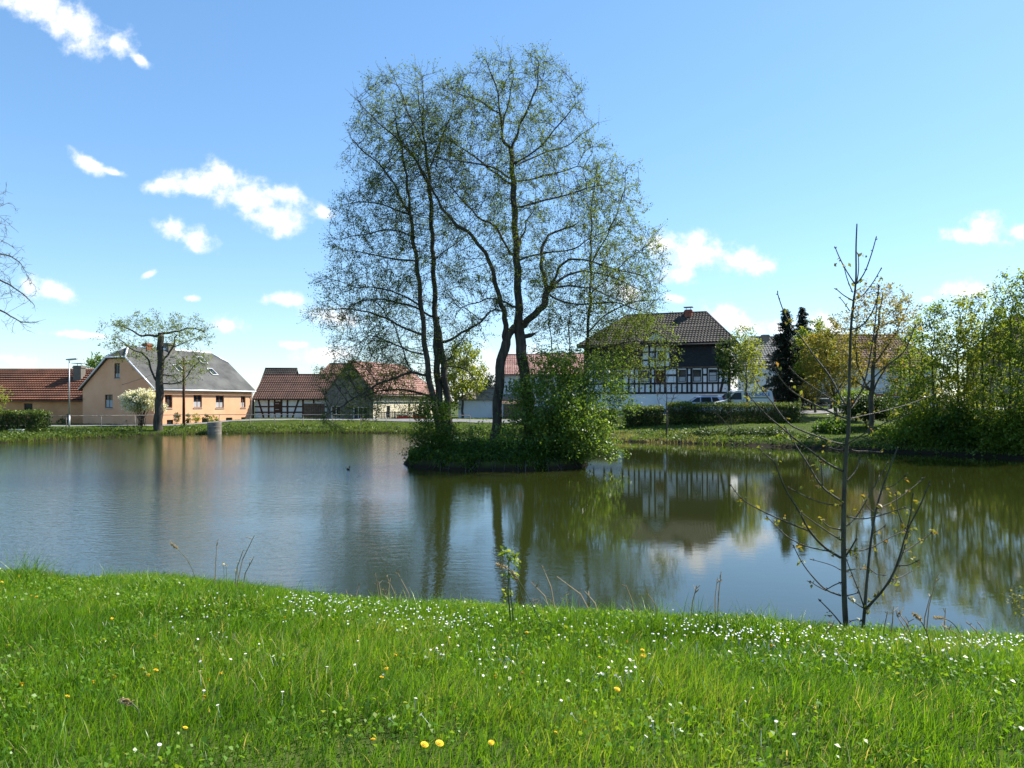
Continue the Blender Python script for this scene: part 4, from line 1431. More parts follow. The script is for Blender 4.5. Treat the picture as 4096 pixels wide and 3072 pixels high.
class House:
    """local frame: x along the long front, y into the house, z up; front wall at y = 0 facing -y"""

    def __init__(s, name, label, loc, rz, Ln, W, He, Hr, group=None):
        s.root = thing(name, label, 'house' if 'barn' not in name else 'barn', loc, rz, group)
        s.Ln, s.W, s.He, s.Hr = Ln, W, He, Hr
        s.tan = (Hr - He) / (W / 2)

    def walls(s, m, front=(), left=(), right=(), zh=None, hl='gable', hr='gable', base=-.6):
        """zh: height where a half hip cuts the gable"""
        mb = MB()
        f = [(a, b_, c - base, d - base) for a, b_, c, d in [o[:4] for o in front]]
        wall_face(mb, (0, 0, base), (1, 0, 0), (0, -1, 0), s.Ln, s.He - base, f)
        wall_face(mb, (s.Ln, s.W, base), (-1, 0, 0), (0, 1, 0), s.Ln, s.He - base, [])
        for side, ops, hip in ((0, left, hl), (1, right, hr)):
            x = 0 if side == 0 else s.Ln
            nx_ = (-1, 0, 0) if side == 0 else (1, 0, 0)
            p = (x, s.W, base) if side == 0 else (x, 0, base)
            u = (0, -1, 0) if side == 0 else (0, 1, 0)
            low = [(a, b_, c - base, d - base) for a, b_, c, d in [o[:4] for o in ops] if d <= s.He]
            wall_face(mb, p, u, nx_, s.W, s.He - base, low)
            if hip != 'full':
                top = zh if hip == 'half' else s.Hr
                hi = [o for o in ops if o[3] > s.He]
                s._gable(mb, x, top, hi, side)
        return mb.build('wall', m, s.root)

    def _gable(s, mb, x, top, ops, side):
        """gable above the eave, split into strips so that an opening can be left out"""
        def yspan(z):
            k = (z - s.He) / s.tan
            return k, s.W - k
        zs = sorted({s.He, top} | {o[2] for o in ops} | {o[3] for o in ops})
        for a, b_ in zip(zs[:-1], zs[1:]):
            y0a, y1a = yspan(a)
            y0b, y1b = yspan(b_)
            o = next((o for o in ops if o[2] <= a + 1e-6 and o[3] >= b_ - 1e-6), None)
            if o is None:
                mb.add([(x, y0a, a), (x, y1a, a), (x, y1b, b_), (x, y0b, b_)], [(0, 1, 2, 3)])
            else:
                ya, yb = (s.W - o[1], s.W - o[0]) if side == 0 else (o[0], o[1])
                mb.add([(x, y0a, a), (x, ya, a), (x, ya, b_), (x, y0b, b_)], [(0, 1, 2, 3)])
                mb.add([(x, yb, a), (x, y1a, a), (x, y1b, b_), (x, yb, b_)], [(0, 1, 2, 3)])
                d = .14 if side == 0 else -.14
                for (q0, q1) in (((ya, a), (ya, b_)), ((yb, a), (yb, b_)), ((ya, a), (yb, a)), ((ya, b_), (yb, b_))):
                    mb.add([(x, q0[0], q0[1]), (x, q1[0], q1[1]), (x + d, q1[0], q1[1]), (x + d, q0[0], q0[1])], [(0, 1, 2, 3)])

    def front_win(s, op, frame, **kw):
        return window(s.root, (0, 0, 0), (1, 0, 0), (0, -1, 0), op, frame, **kw)

    def left_win(s, op, frame, **kw):
        return window(s.root, (0, s.W, 0), (0, -1, 0), (-1, 0, 0), op, frame, **kw)

    def roof(s, m, hl='gable', hr='gable', zh=None, hin=1.5, ov=.35, ovg=.2, th=.12, tiles=True, ridge=None, hinr=None, **tk):
        t, W, Ln = s.tan, s.W, s.Ln
        ze = s.He - ov * t + .06
        Hr = s.Hr + .06
        hinr = hin if hinr is None else hinr

        def cut(hip):
            if hip == 'gable':
                return Hr, None
            if hip == 'full':
                return ze, -ov
            return zh + .06, (zh - s.He) / t
        (zl, yl), (zr, yr) = cut(hl), cut(hr)
        xl, xr = -ovg, Ln + ovg
        if hl == 'full':
            xl = -ov
        if hr == 'full':
            xr = Ln + ov

        def slope(mir):
            Y = (lambda y: W - y) if mir else (lambda y: y)
            p = [(xl, Y(-ov), ze), (xr, Y(-ov), ze)]
            if hr == 'half':
                p.append((xr, Y(yr), zr))
            p.append((Ln - hinr if hr != 'gable' else xr, W / 2, Hr))
            p.append((hin if hl != 'gable' else xl, W / 2, Hr))
            if hl == 'half':
                p.append((xl, Y(yl), zl))
            return p
        polys = [slope(False), slope(True)]
        if hl != 'gable':
            polys.append([(xl, yl, zl), (xl, W - yl, zl), (hin, W / 2, Hr)])
        if hr != 'gable':
            polys.append([(xr, yr, zr), (xr, W - yr, zr), (Ln - hinr, W / 2, Hr)])
        mb = MB()
        for i, p in enumerate(polys):
            mb.prism(p, (0, 0, th * .8))
            if tiles:
                q = [(a, b_, c + th * .8) for a, b_, c in p]
                if i != 1:
                    v, f = tile_slope(q, None, **tk)
                    mb.add(v, f)
        o = mb.build('roof', m, s.root)
        rm = MB()
        rd = [(hin if hl != 'gable' else xl, W / 2, Hr + th), (Ln - hinr if hr != 'gable' else xr, W / 2, Hr + th)]
        rm.tube(rd, .12, 8)
        for hip, x, y_, z_, end in ((hl, xl, yl, zl, rd[0]), (hr, xr, yr, zr, rd[1])):
            if hip != 'gable':
                for yy in (y_, W - y_):
                    rm.tube([(x, yy, z_ + th), end], .09, 6)
        rm.build('ridge_cap', ridge or m, o, smooth=True)
        return o

    def gutter(s, m, ov=.35, ovg=.2):
        z = s.He - ov * s.tan + .02
        mb = MB()
        mb.tube([(-ovg, -ov - .07, z), (s.Ln + ovg, -ov - .07, z)], .07, 8)
        g = mb.build('gutter', m, s.root, smooth=True)
        d = MB()
        d.tube([(s.Ln - .12, -ov - .05, z - .05), (s.Ln - .12, -.09, z - .5), (s.Ln - .12, -.09, -.2)], .05, 8)
        d.build('downpipe', m, g, smooth=True)
        return g

    def chimney(s, x, y, z0, z1, w=.55, m=None, cap=True, roof=None):
        mb = MB()
        mb.box(x - w / 2, x + w / 2, y - w / 2, y + w / 2, z0, z1)
        mb.box(x - w / 2 - .06, x + w / 2 + .06, y - w / 2 - .06, y + w / 2 + .06, z1 - .22, z1 - .1)
        c = mb.build('chimney', m or m_brick, s.root)
        if cap:
            cm = MB()
            for a in (-.18, .18):
                cm.box(x + a - .02, x + a + .02, y - .02, y + .02, z1, z1 + .2)
            cm.box(x - w * .65, x + w * .65, y - w * .65, y + w * .65, z1 + .2, z1 + .25)
            cm.build('chimney_cap', m_metal, c)
        return c


U67 = math.atan2(.924, .383)

# --- peach house with grey felt roof
pz = .45
ph = House('peach_house', 'peach rendered house with a grey half hipped roof behind the pollarded tree', (-31.1, 63.0, pz), U67, 11.9, 8.9, 3.32, 6.95)
fo = [(1.15, 1.95, 1.55, 2.75), (4.35, 5.35, 1.55, 2.75), (7.05, 8.1, 1.5, 2.7), (10.35, 11.0, 1.5, 2.65)]
lo = [(2.85, 3.85, 1.55, 2.75)]
hi = [(4.05, 4.75, 4.2, 5.55)]
base_o = [(1.35, 2.05, -.1, .5), (5.35, 6.1, -.1, .55), (8.35, 9.2, -.1, .55), (10.4, 11.0, -.1, .55)]
ph.walls(m_peach, front=fo + base_o, left=[(o[0], o[1], o[2], o[3]) for o in lo + hi], zh=5.95, hl='half', hr='half')
for i, o_ in enumerate(fo):
    ph.front_win(o_, m_wbrown, curtain=.45 if i in (1, 2, 3) else 0)
for o_ in base_o:
    ph.front_win(o_, m_wbrown, bars=(0, 0), sill=False, name='cellar_window')
for o_ in lo:
    ph.left_win(o_, m_wdark, curtain=.6)
for o_ in hi:
    ph.left_win(o_, m_wdark, curtain=.3)
rf = ph.roof(m_felt, 'half', 'half', zh=5.95, hin=1.1, ov=.24, ovg=.22, tiles=False, ridge=m_gutter)
ph.gutter(m_gutter, .24, .22)
# verge boards, skylights, small dormers near the ridge
vb = MB()
for x in (-.235,):
    vb.tube([(x, -.24, 3.32 - .24 * ph.tan + .12), (x, (5.95 - 3.32) / ph.tan, 6.07)], .07, 6)
    vb.tube([(x, 8.9 + .24, 3.32 - .24 * ph.tan + .12), (x, 8.9 - (5.95 - 3.32) / ph.tan, 6.07)], .07, 6)
    vb.tube([(x, (5.95 - 3.32) / ph.tan, 6.08), (x, 8.9 - (5.95 - 3.32) / ph.tan, 6.08)], .07, 6)
vb.build('verge_board', m_gutter, ph.root, smooth=True)
for (u_, v_) in ((8.6, 3.35), (8.5, 1.9), (4.6, 2.1)):
    zz = 3.32 + v_ * ph.tan + .17
    sk = MB()
    d = ph.tan / math.hypot(1, ph.tan)
    c_ = 1 / math.hypot(1, ph.tan)
    a = Vector((u_, v_, zz))
    ey = Vector((0, c_, d))
    nn = Vector((0, -d, c_))
    ex = Vector((1, 0, 0))

    def quadslab(mb, w, h, n0, n1):
        vs = [a + ex * sx_ * w / 2 + ey * sy_ * h / 2 + nn * k for k in (n0, n1) for sx_, sy_ in ((-1, -1), (1, -1), (1, 1), (-1, 1))]
        mb.add(vs, [(3, 2, 1, 0), (4, 5, 6, 7), (0, 1, 5, 4), (1, 2, 6, 5), (2, 3, 7, 6), (3, 0, 4, 7)])
    quadslab(sk, .78, 1.1, -.06, .07)
    so = sk.build('skylight', m_metal, ph.root)
    sp_ = MB()
    quadslab(sp_, .58, .88, .0, .085)
    sp_.build('pane', m_glass, so)
ph.chimney(3.2, 4.5, 6.6, 7.55, .6, m_brick, cap=False)
ph.chimney(5.6, 4.45, 6.6, 7.75, .8, m_greyr, cap=False)

# --- long barn at the left edge
bz = .45
lb = House('tiled_barn', 'low orange barn with an old red tiled roof at the left edge', (-58, 66.75, bz), 0, 19.4, 8.0, 2.3, 5.05)
# local x of a photo pixel at the front wall
lx = lambda px: (px - 2048) / F * 66.75 + 58
bo = [(lx(96), lx(130), 1.1, 1.95)]
lb.walls(m_orange, front=bo)
lb.front_win(bo[0], m_wdark, bars=(0, 0), sill=False)
lb.roof(m_tile_old, ov=.35, ovg=.15, row=.38, colw=.24, step=.12, amp=.018)
cx_ = lx(287) * 1.0 + .9
lb.chimney(16.55, 2.7, 3.7, 5.55, .75, m_greyr, cap=True)
sk = MB()
a = Vector((18.3, 2.6, 2.3 + 2.6 * lb.tan + .26))
d, c_ = lb.tan / math.hypot(1, lb.tan), 1 / math.hypot(1, lb.tan)
ey, nn, ex = Vector((0, c_, d)), Vector((0, -d, c_)), Vector((1, 0, 0))
for i in range(2):
    sk.v, sk.f, sk.mi = [], [], []
    a2 = a + ex * i * .5
    vs = [a2 + ex * sx_ * .2 + ey * sy_ * .3 + nn * k for k in (-.1, .05) for sx_, sy_ in ((-1, -1), (1, -1), (1, 1), (-1, 1))]
    sk.add(vs, [(3, 2, 1, 0), (4, 5, 6, 7), (0, 1, 5, 4), (1, 2, 6, 5), (2, 3, 7, 6), (3, 0, 4, 7)])
    sk.build('skylight', m_glass, lb.root)

# --- timber framed barn in the middle
tz = .5
tb = House('timbered_barn', 'half timbered barn with a brown tiled roof right of the peach house', (-26.4, 74.4, tz), 0, 10.1, 6.5, 2.45, 4.75)
k = 74.4 / F
tx = lambda px: (px - 2048) * k + 26.4
door = (tx(1099), tx(1126), 1.0, 1.9)
gate = (tx(1215), tx(1300), .15, 1.85)
tb.walls(m_panel, front=[])
pl_ = MB()
pl_.box(-.02, 10.12, -.06, .3, -.6, .28)
pl_.build('plinth', m_stone, tb.root)
fr = MB()
for px in (1013, 1075, 1099, 1126, 1150, 1212):
    fr.box(tx(px) - .09, tx(px) + .09, -.03, .05, .28, 2.45)
for px in (1255, 1330):
    fr.box(tx(px) - .08, tx(px) + .08, -.03, .05, 1.87, 2.45)
for z in (.34, .97, 1.55, 2.34):
    fr.box(0, 10.1, -.034, .05, z - .07, z + .07)
for (a, b_) in ((1033, 1055), (1195, 1170)):
    fr.prism([(tx(a) - .09, -.026, 2.28), (tx(a) + .09, -.026, 2.28), (tx(b_) + .09, -.026, .4), (tx(b_) - .09, -.026, .4)], (0, .07, 0))
fr.build('timber_frame', m_tbrown, tb.root)
dm = MB()
dm.box(door[0] + .02, door[1] - .02, -.045, .03, 1.03, 2.08)
do = dm.build('hatch', m_tbrown, tb.root)
for z in (1.25, 1.85):
    hm = MB()
    hm.box(door[0] + .06, door[0] + .45, -.06, -.044, z - .03, z + .03)
    hm.build('hinge', m_metal, do)
gm = MB()
for i in range(12):
    w = (gate[1] - gate[0]) / 12
    gm.box(gate[0] + i * w + .008, gate[0] + (i + 1) * w - .008, -.075, -.04, .3, 1.85)
gm.build('gate_door', m_plank, tb.root)
tb.roof(m_tile_rust, ov=.4, ovg=.12, row=.33, colw=.23, step=.05, amp=.03)

# low roof behind the timbered barn and dark roofed house beside it
sb = House('slate_roofed_shed', 'small dark roof peeping over the timbered barn', (-30.6, 88, .5), 0, 3.6, 5, 3.5, 6.0)
sb.walls(m_greyr)
sb.roof(m_tile_dark, ov=.3, tiles=True, amp=.02)
db = House('dark_roofed_house', 'house with a dark weathered tiled roof behind the timbered barn', (-22.6, 83, .5), 0, 6.6, 6.5, 4.1, 6.35)
db.walls(m_greyr)
db.roof(m_tile_brown, hl='full', hin=.9, ov=.3)

# --- cream house with the salmon tiled hip roof
ch_ = House('cream_house', 'cream house with a salmon red hipped roof seen through the alder branches', (-13.3, 69.5, .75), U67, 12.6, 5.4, 2.75, 5.55)
cops = [(2.35, 3.0, .2, 1.4), (6.5, 6.95, .75, 1.6), (8.7, 9.15, .75, 1.6), (10.4, 11.1, .1, 1.5)]
gops = [(.5, 1.6, .15, 1.4), (3.1, 4.7, .1, 1.3)]
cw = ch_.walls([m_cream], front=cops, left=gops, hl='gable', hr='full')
for o_ in cops[:1]:
    ch_.front_win(o_, m_wdark, bars=(0, 0), sill=False, name='door')
for o_ in cops[1:]:
    ch_.front_win(o_, m_wdark, bars=(0, 0))
ch_.left_win(gops[0], m_wwhite)
ch_.left_win(gops[1], m_wwhite, bars=(2, 0), name='garage_door', sill=False)
# darker grey sheet over the gable side, a thin slab of its own
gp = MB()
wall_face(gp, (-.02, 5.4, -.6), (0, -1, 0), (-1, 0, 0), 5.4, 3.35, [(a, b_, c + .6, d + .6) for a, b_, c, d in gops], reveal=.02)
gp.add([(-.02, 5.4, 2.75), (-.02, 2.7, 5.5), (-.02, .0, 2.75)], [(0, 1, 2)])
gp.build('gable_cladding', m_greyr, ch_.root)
ch_.roof(m_tile_salmon, hl='gable', hr='full', hin=1.5, hinr=2.6, ov=.35, ovg=.2, amp=.02)
ch_.gutter(m_greyr, .35, .2)

# --- white garage with a low roof
ga = House('garage', 'low white garage with a flat tent roof right of the slender alders', (-5.4, 73, .7), 0, 6.6, 5, 2.05, 3.1)
gao = [(4.6, 6.0, 0.0, 1.75)]
ga.walls(m_bluew, front=gao, hl='full', hr='full')
ga.front_win(gao[0], m_wwhite, bars=(0, 3), sill=False, name='garage_door', glass=m_wwhite)
ga.roof(m_conc, hl='full', hr='full', hin=2.3, ov=.25, tiles=False)
sd = House('garden_shed', 'dark brown plank shed beside the white garage', (-.85, 69.5, .75), 0, 3.0, 2.4, 1.5, 1.75)
sd.walls(m_plank)
sd.roof(m_plank, ov=.12, ovg=.1, tiles=False)

# --- white gabled house behind the big bush
wh = House('white_house', 'white house with a red roof half hidden by the tallest alder and the green bush', (-1.1, 74, .9), 0, 9.2, 8, 4.45, 6.5)
who = [(2.4, 3.5, 1.2, 2.5), (6.0, 7.1, 1.2, 2.5)]
wh.walls(m_bluew, front=who)
for o_ in who:
    wh.front_win(o_, m_wwhite)
wh.roof(m_tile_salmon, hl='gable', hr='gable', hin=1.6, ov=.4, amp=.02)
gh = House('green_roofed_house', 'house with a dark mossy roof behind the white house', (3.6, 86, 1.0), 0, 6.0, 7, 4.6, 7.3)
gh.walls(m_greyr)
gh.roof(mat('mossy_tiles', (0.05, 0.062, 0.045), .9, (0.10, 0.11, 0.08), 1.2, .3, 25), ov=.4, amp=.02)

# --- large half timbered house
ang = -R(21)
hx, hy = 6.39, 64.49
hh = House('half_timbered_house', 'large half timbered house with a dark tiled roof and black boarded upper floor', (hx, hy, 1.65), ang, 12.54, 8.8, 6.0, 8.75)


def hxl(px):
    """local x on the front of the half timbered house for a photo column"""
    s_ = (px - 2048) / F
    ca, sa = math.cos(ang), math.sin(ang)
    return (s_ * hy - hx) / (ca - s_ * sa)


def hzl(py, px=2750):
    x = hxl(px)
    Dd = hy + math.sin(ang) * x
    return EYE + (HOR - py) / F * Dd - 1.65


wz0, wz1 = hzl(1527), hzl(1479)
wins = [(hxl(2713), hxl(2744), wz0, wz1), (hxl(2771), hxl(2805), wz0, wz1), (hxl(2834), hxl(2868), wz0, wz1), (hxl(2561), hxl(2598), wz0, wz1), (hxl(2450), hxl(2485), wz0, wz1), (hxl(2622), hxl(2657), hzl(1532), wz1), (hxl(2380), hxl(2412), wz0, wz1)]
cwin = [(hxl(2723), hxl(2742), hzl(1420), hzl(1392)), (hxl(2847), hxl(2869), hzl(1418), hzl(1390))]
cel = [(hxl(2834), hxl(2852), hzl(1612), hzl(1597))]
hh.walls(m_white, front=wins + cel, hl='full', hr='full', base=-.9)
for i, o_ in enumerate(wins):
    if i == 5:
        hh.front_win(o_, m_wbrown, bars=(1, 0), sill=False, glass=m_tbrown, name='shutter')
    else:
        hh.front_win(o_, m_wdark, bars=(0, 1), sill=False, curtain=(.4, .4, .78, .3, .3, 0, .3)[i])
hh.front_win(cel[0], m_wdark, bars=(0, 0), sill=False, name='cellar_window')
fr = MB()
zt, zb = hzl(1473), hzl(1569)
zm1, zm2 = hzl(1500), hzl(1533)
T = .1
for px in (2337, 2375, 2417, 2445, 2490, 2515, 2538, 2556, 2603, 2619, 2660, 2708, 2749, 2766, 2810, 2829, 2873, 2916):
    x = hxl(px)
    tw_ = T * rng.uniform(.55, .95)
    fr.box(x - tw_, x + tw_, -.035, .04, zb, zt)
for px in (2728, 2788, 2851, 2580, 2640, 2685):
    x = hxl(px)
    fr.box(x - T * .6, x + T * .6, -.035, .04, zb, zm2)
for z, segs in ((zt + .03, None), (zb - .05, None), (zm2, None), (zm1, [(2337, 2378), (2417, 2448), (2490, 2558), (2603, 2619), (2660, 2711), (2749, 2768), (2810, 2831), (2873, 2916)])):
    for (a, b_) in (segs or [(2336, 2918)]):
        fr.box(hxl(a), hxl(b_), -.039, .04, z - T * .8, z + T * .8)
xa, xb = hxl(2902), hxl(2882)
fr.prism([(xa - T, -.031, zt), (xa + T, -.031, zt), (xb + T, -.031, zb), (xb - T, -.031, zb)], (0, .06, 0))
fr.build('timber_frame', m_timber, hh.root)
for (a, b_) in ((2713, 2744), (2771, 2805), (2834, 2868), (2622, 2657)):
    lm_ = MB()
    lm_.box(hxl(a), hxl(b_), -.07, -.041, wz1 + .03, wz1 + .1)
    lm_.build('lintel_strip', m_panel, hh.root)
# boarded upper floor
z0c, z1c = zt + .12, hh.He + .02
nb = 12
for (xa, xb) in ((hxl(2684), 12.5), (0.03, hxl(2566))):
    cl = MB()
    for i in range(nb):
        a, b_ = z0c + (z1c - z0c) * i / nb, z0c + (z1c - z0c) * (i + 1) / nb
        cl.add([(xa, -.10, a), (xb, -.10, a), (xb, -.06, b_), (xa, -.06, b_), (xa, -.02, a), (xb, -.02, a)], [(0, 1, 2, 3), (4, 5, 1, 0)])
    cl.build('cladding', m_clad, hh.root)
for o_ in cwin:
    w_ = hh.front_win(o_, m_wdark, bars=(1, 0), sill=False, reveal=-.06, proud=.0)
bd = MB()
bd.box(hxl(2684), 12.6, -.13, -.02, z0c - .09, z0c - .005)
bd.box(hxl(2684), 12.6, -.42, -.36, z1c - .33, z1c - .2)
bd.build('trim_board', m_plank, hh.root)
# cross gable in the middle of the front
g0, g1 = hxl(2567), hxl(2684)
gm_ = (g0 + g1) / 2
gz0, gz1, gzt = zt + .12, hzl(1372), hzl(1322)
cg = MB()
gw = [(hxl(2630), hxl(2655), hzl(1437), hzl(1402))]
f = [(a - g0, b_ - g0, c - gz0, d - gz0) for a, b_, c, d in gw]
wall_face(cg, (g0, -.12, gz0), (1, 0, 0), (0, -1, 0), g1 - g0, gz1 - gz0, f, reveal=.1)
cg.add([(g0, -.12, gz1), (g1, -.12, gz1), (gm_, -.12, gzt)], [(0, 1, 2)])
cg.add([(g0, -.12, gz0), (g0, 3.5, gz0), (g0, 3.5, gz1), (g0, -.12, gz1)], [(0, 1, 2, 3)])
cg.add([(g1, -.12, gz0), (g1, 3.5, gz0), (g1, 3.5, gz1), (g1, -.12, gz1)], [(0, 1, 2, 3)])
cgo = cg.build('cross_gable', m_white, hh.root)
window(hh.root, (0, -.12, 0), (1, 0, 0), (0, -1, 0), gw[0], m_wdark, reveal=.1, bars=(0, 1), sill=False)
cf = MB()
for px in (2569, 2598, 2622, 2660, 2681):
    x = hxl(px)
    cf.box(x - T * .7, x + T * .7, -.155, -.1, gz0, gz1)
for py in (1467, 1438, 1374, 1405):
    z = hzl(py)
    if py == 1405:
        for (a, b_) in ((2569, 2627), (2657, 2681)):
            cf.box(hxl(a), hxl(b_), -.158, -.1, z - T * .7, z + T * .7)
    else:
        cf.box(g0, g1, -.159, -.1, z - T * .7, z + T * .7)
cf.build('gable_timbers', m_timber, cgo)
cr = MB()
for sgn, x in ((-1, g0), (1, g1)):
    e = x + sgn * .3
    ze = gz1 - .3 * (gzt - gz1) / (gm_ - g0)
    cr.prism([(e, -.45, ze + .03), (gm_, -.45, gzt + .05), (gm_, 4.2, gzt + .05), (e, 4.2, ze + .03)], (0, 0, .12))
cr.build('gable_roof', m_tile_dark, cgo)
hh.roof(m_tile_dark, hl='full', hr='full', hin=2.9, hinr=2.4, ov=.5, row=.36, colw=.26, amp=.028, step=.05)
hh.gutter(m_wdark, .5, .4)
hh.chimney(hxl(2718) + .25, 3.9, 7.9, 9.15, .62, m_brick)

# --- grey roofed house and the long brown roofed house behind the spruces
gr_ = House('grey_roofed_house', 'pale house with grey tiled roof and big white framed window beside the spruces', (24.2, 75, 1.95), 0, 7.6, 8, 4.45, 7.45)
kx = lambda px: (px - 2048) / F * 75 - 24.2
kz = lambda py: EYE + (HOR - py) / F * 75 - 1.95
gwin = [(kx(3062), kx(3122), kz(1537), kz(1503)), (kx(3062), kx(3122), kz(1600), kz(1550))]
gr_.walls(m_bluew, front=gwin, hl='full')
gr_.front_win(gwin[0], m_wwhite, bars=(2, 1))
gr_.front_win(gwin[1], m_wwhite, bars=(3, 0), glass=m_glass, sill=False)
gr_.roof(m_tile_grey, hl='full', hin=1.7, ov=.4, colw=.3, row=.36, amp=.03)
gr_.chimney(kx(3097) + .3, 3.6, 6.6, 7.85, .7, m_greyr, cap=False)
br_ = House('brown_roofed_house', 'long white house under a big brown tiled roof behind the amber trees', (31.9, 76, 2.0), 0, 12.6, 9, 4.4, 7.75)
bx_ = lambda px: (px - 2048) / F * 76 - 31.9
bw = [(bx_(3300), bx_(3345), 1.0, 2.3), (bx_(3440), bx_(3480), 1.0, 2.3), (bx_(3630), bx_(3665), 1.0, 2.3)]
br_.walls(m_bluew, front=bw, hr='full')
for o_ in bw:
    br_.front_win(o_, m_wwhite)
br_.roof(m_tile_brown, hr='full', hinr=1.9, ov=.5, colw=.3, row=.38, amp=.03)
fb = House('far_brown_house', 'house with a brown roof rising behind the thicket at the right edge', (49.5, 70, 2.0), 0, 14, 9, 5.4, 9.0)
fb.walls(m_greyr, front=[(2, 3, 1.2, 2.5), (5, 6, 1.2, 2.5)], hl='full')
fb.front_win((2, 3, 1.2, 2.5), m_wwhite)
fb.front_win((5, 6, 1.2, 2.5), m_wwhite)
fb.roof(m_tile_brown, hl='full', hin=1.6, ov=.5, colw=.3, row=.38, amp=.03)


# ------------------------------------------------------------------ street furniture on the left bank
def bank_pt(px, D):
    x = (px - 2048) / F * D
    return Vector((x, D, hz(x, D)))


rail = thing('handrail_fence', 'long rusty pipe handrail on thin posts along the far bank', 'fence', bank_pt(145, 53.5))
rp = [(145, 53.3), (265, 54.6), (405, 56.2), (540, 58), (700, 59.8), (877, 61.4), (1000, 61.9), (1098, 62), (1213, 62), (1330, 62), (1443, 62), (1545, 61.8), (1640, 61.5), (1760, 61), (1880, 60)]
o_ = rail.location
top = []
for i, (px, D) in enumerate(rp):
    p = bank_pt(px, D) - o_
    mb = MB()
    mb.tube([p + Vector((0, 0, -.3)), p + Vector((0, 0, 1.0))], .028, 6)
    mb.build('post', m_rust, rail, smooth=True)
    top.append(p + Vector((0, 0, 1.02)))
mb = MB()
mb.tube(top, .028, 8)
mb.build('rail', m_rust, rail, smooth=True)

# street lamp
p = bank_pt(277, 57)
lamp = thing('street_lamp', 'slim grey street lamp with a flat head before the tiled barn', 'street lamp', p)
hl_ = at(277, 1446, 57).z - p.z
mb = MB()
mb.tube([(0, 0, -.2), (0, 0, 1.0)], [.075, .07], 10)
mb.tube([(0, 0, 1.0), (0, 0, hl_)], [.055, .038], 10)
mb.tube([(0, 0, hl_), (-.02, -.02, hl_ + .1), (.05, -.03, hl_ + .14)], .03, 8)
mb.build('pole', m_metal, lamp, smooth=True)
mb = MB()
mb.prism([(-.22, -.12, hl_ + .1), (.62, -.12, hl_ + .17), (.62, .12, hl_ + .17), (-.22, .12, hl_ + .1)], (0, 0, .10))
hd = mb.build('lamp_head', m_metal, lamp, bevel=.03)
mb = MB()
mb.prism([(0, -.09, hl_ + .115), (.5, -.09, hl_ + .157), (.5, .09, hl_ + .157), (0, .09, hl_ + .115)], (0, 0, -.03))
mb.build('lamp_glass', m_wwhite, hd)

# telegraph pole with its wires
p = bank_pt(735, 59.2)
pole = thing('telegraph_pole', 'thin dark wooden telegraph pole by the peach house', 'pole', p)
hp = at(735, 1432, 59.2).z - p.z
mb = MB()
mb.tube([(0, 0, -.2), (0, 0, hp)], [.12, .085], 10)
mb.build('pole', m_tbrown, pole, smooth=True)
mb = MB()
mb.box(-.4, .4, -.05, .05, hp - .5, hp - .4)
ca_ = mb.build('crossarm', m_tbrown, pole)
mb = MB()
for x in (-.34, .34):
    mb.tube([(x, 0, hp - .4), (x, 0, hp - .3), (x, 0, hp - .24)], [.02, .045, .03], 8)
mb.build('insulator', m_wwhite, ca_, smooth=True)
mb = MB()
e0 = Vector((0, 0, hp - .25))
for tgt in (Vector((-31.1, 63.0, 5.3)), Vector((-38.0, 66.7, 3.6))):
    e1 = tgt - p
    mb.tube([e0.lerp(e1, f) - Vector((0, 0, .5 * f * (1 - f) * 2)) for f in np.linspace(0, 1, 12)], .012, 4)
mb.build('wire', m_timber, pole)

# concrete ring at the water, white plank
D = 58.6
p = at(882, 1700, D)
ring = thing('concrete_shaft', 'round stained concrete shaft standing at the water on the far bank', 'concrete shaft', (p.x, 57.4, -.05))
mb = MB()
k = 28
ro, ri, h = .53, .42, .98
vs, fs = [], []
for zz, r_ in ((-.5, ro), (h, ro), (h, ri), (-.2, ri)):
    vs += [(r_ * math.cos(2 * math.pi * j / k), r_ * math.sin(2 * math.pi * j / k), zz) for j in range(k)]
for a in range(3):
    for j in range(k):
        fs.append((a * k + j, a * k + (j + 1) % k, (a + 1) * k + (j + 1) % k, (a + 1) * k + j))
fs.append(tuple(3 * k + j for j in range(k)))
mb.add(vs, fs)
mb.build('ring_wall', m_conc, ring)
mb = MB()
for zz in (.30, .66):
    mb.tube([(ro * math.cos(a) * 1.004, ro * math.sin(a) * 1.004, zz) for a in np.linspace(0, 2 * math.pi, 33)], .015, 4, cap=False)
mb.build('joint', m_stone, ring)
p = bank_pt(66, 50.3)
mb = MB()
mb.box(-.5, .5, -.1, .1, 0, .06)
mb.box(-.45, -.37, -.08, .08, -.15, 0)
mb.box(.37, .45, -.08, .08, -.15, 0)
pk = mb.build('plank', m_wwhite, None)
pk.location = p + Vector((0, 0, .16))
tag(pk, 'short white plank lying in the grass below the dark hedge', 'plank')

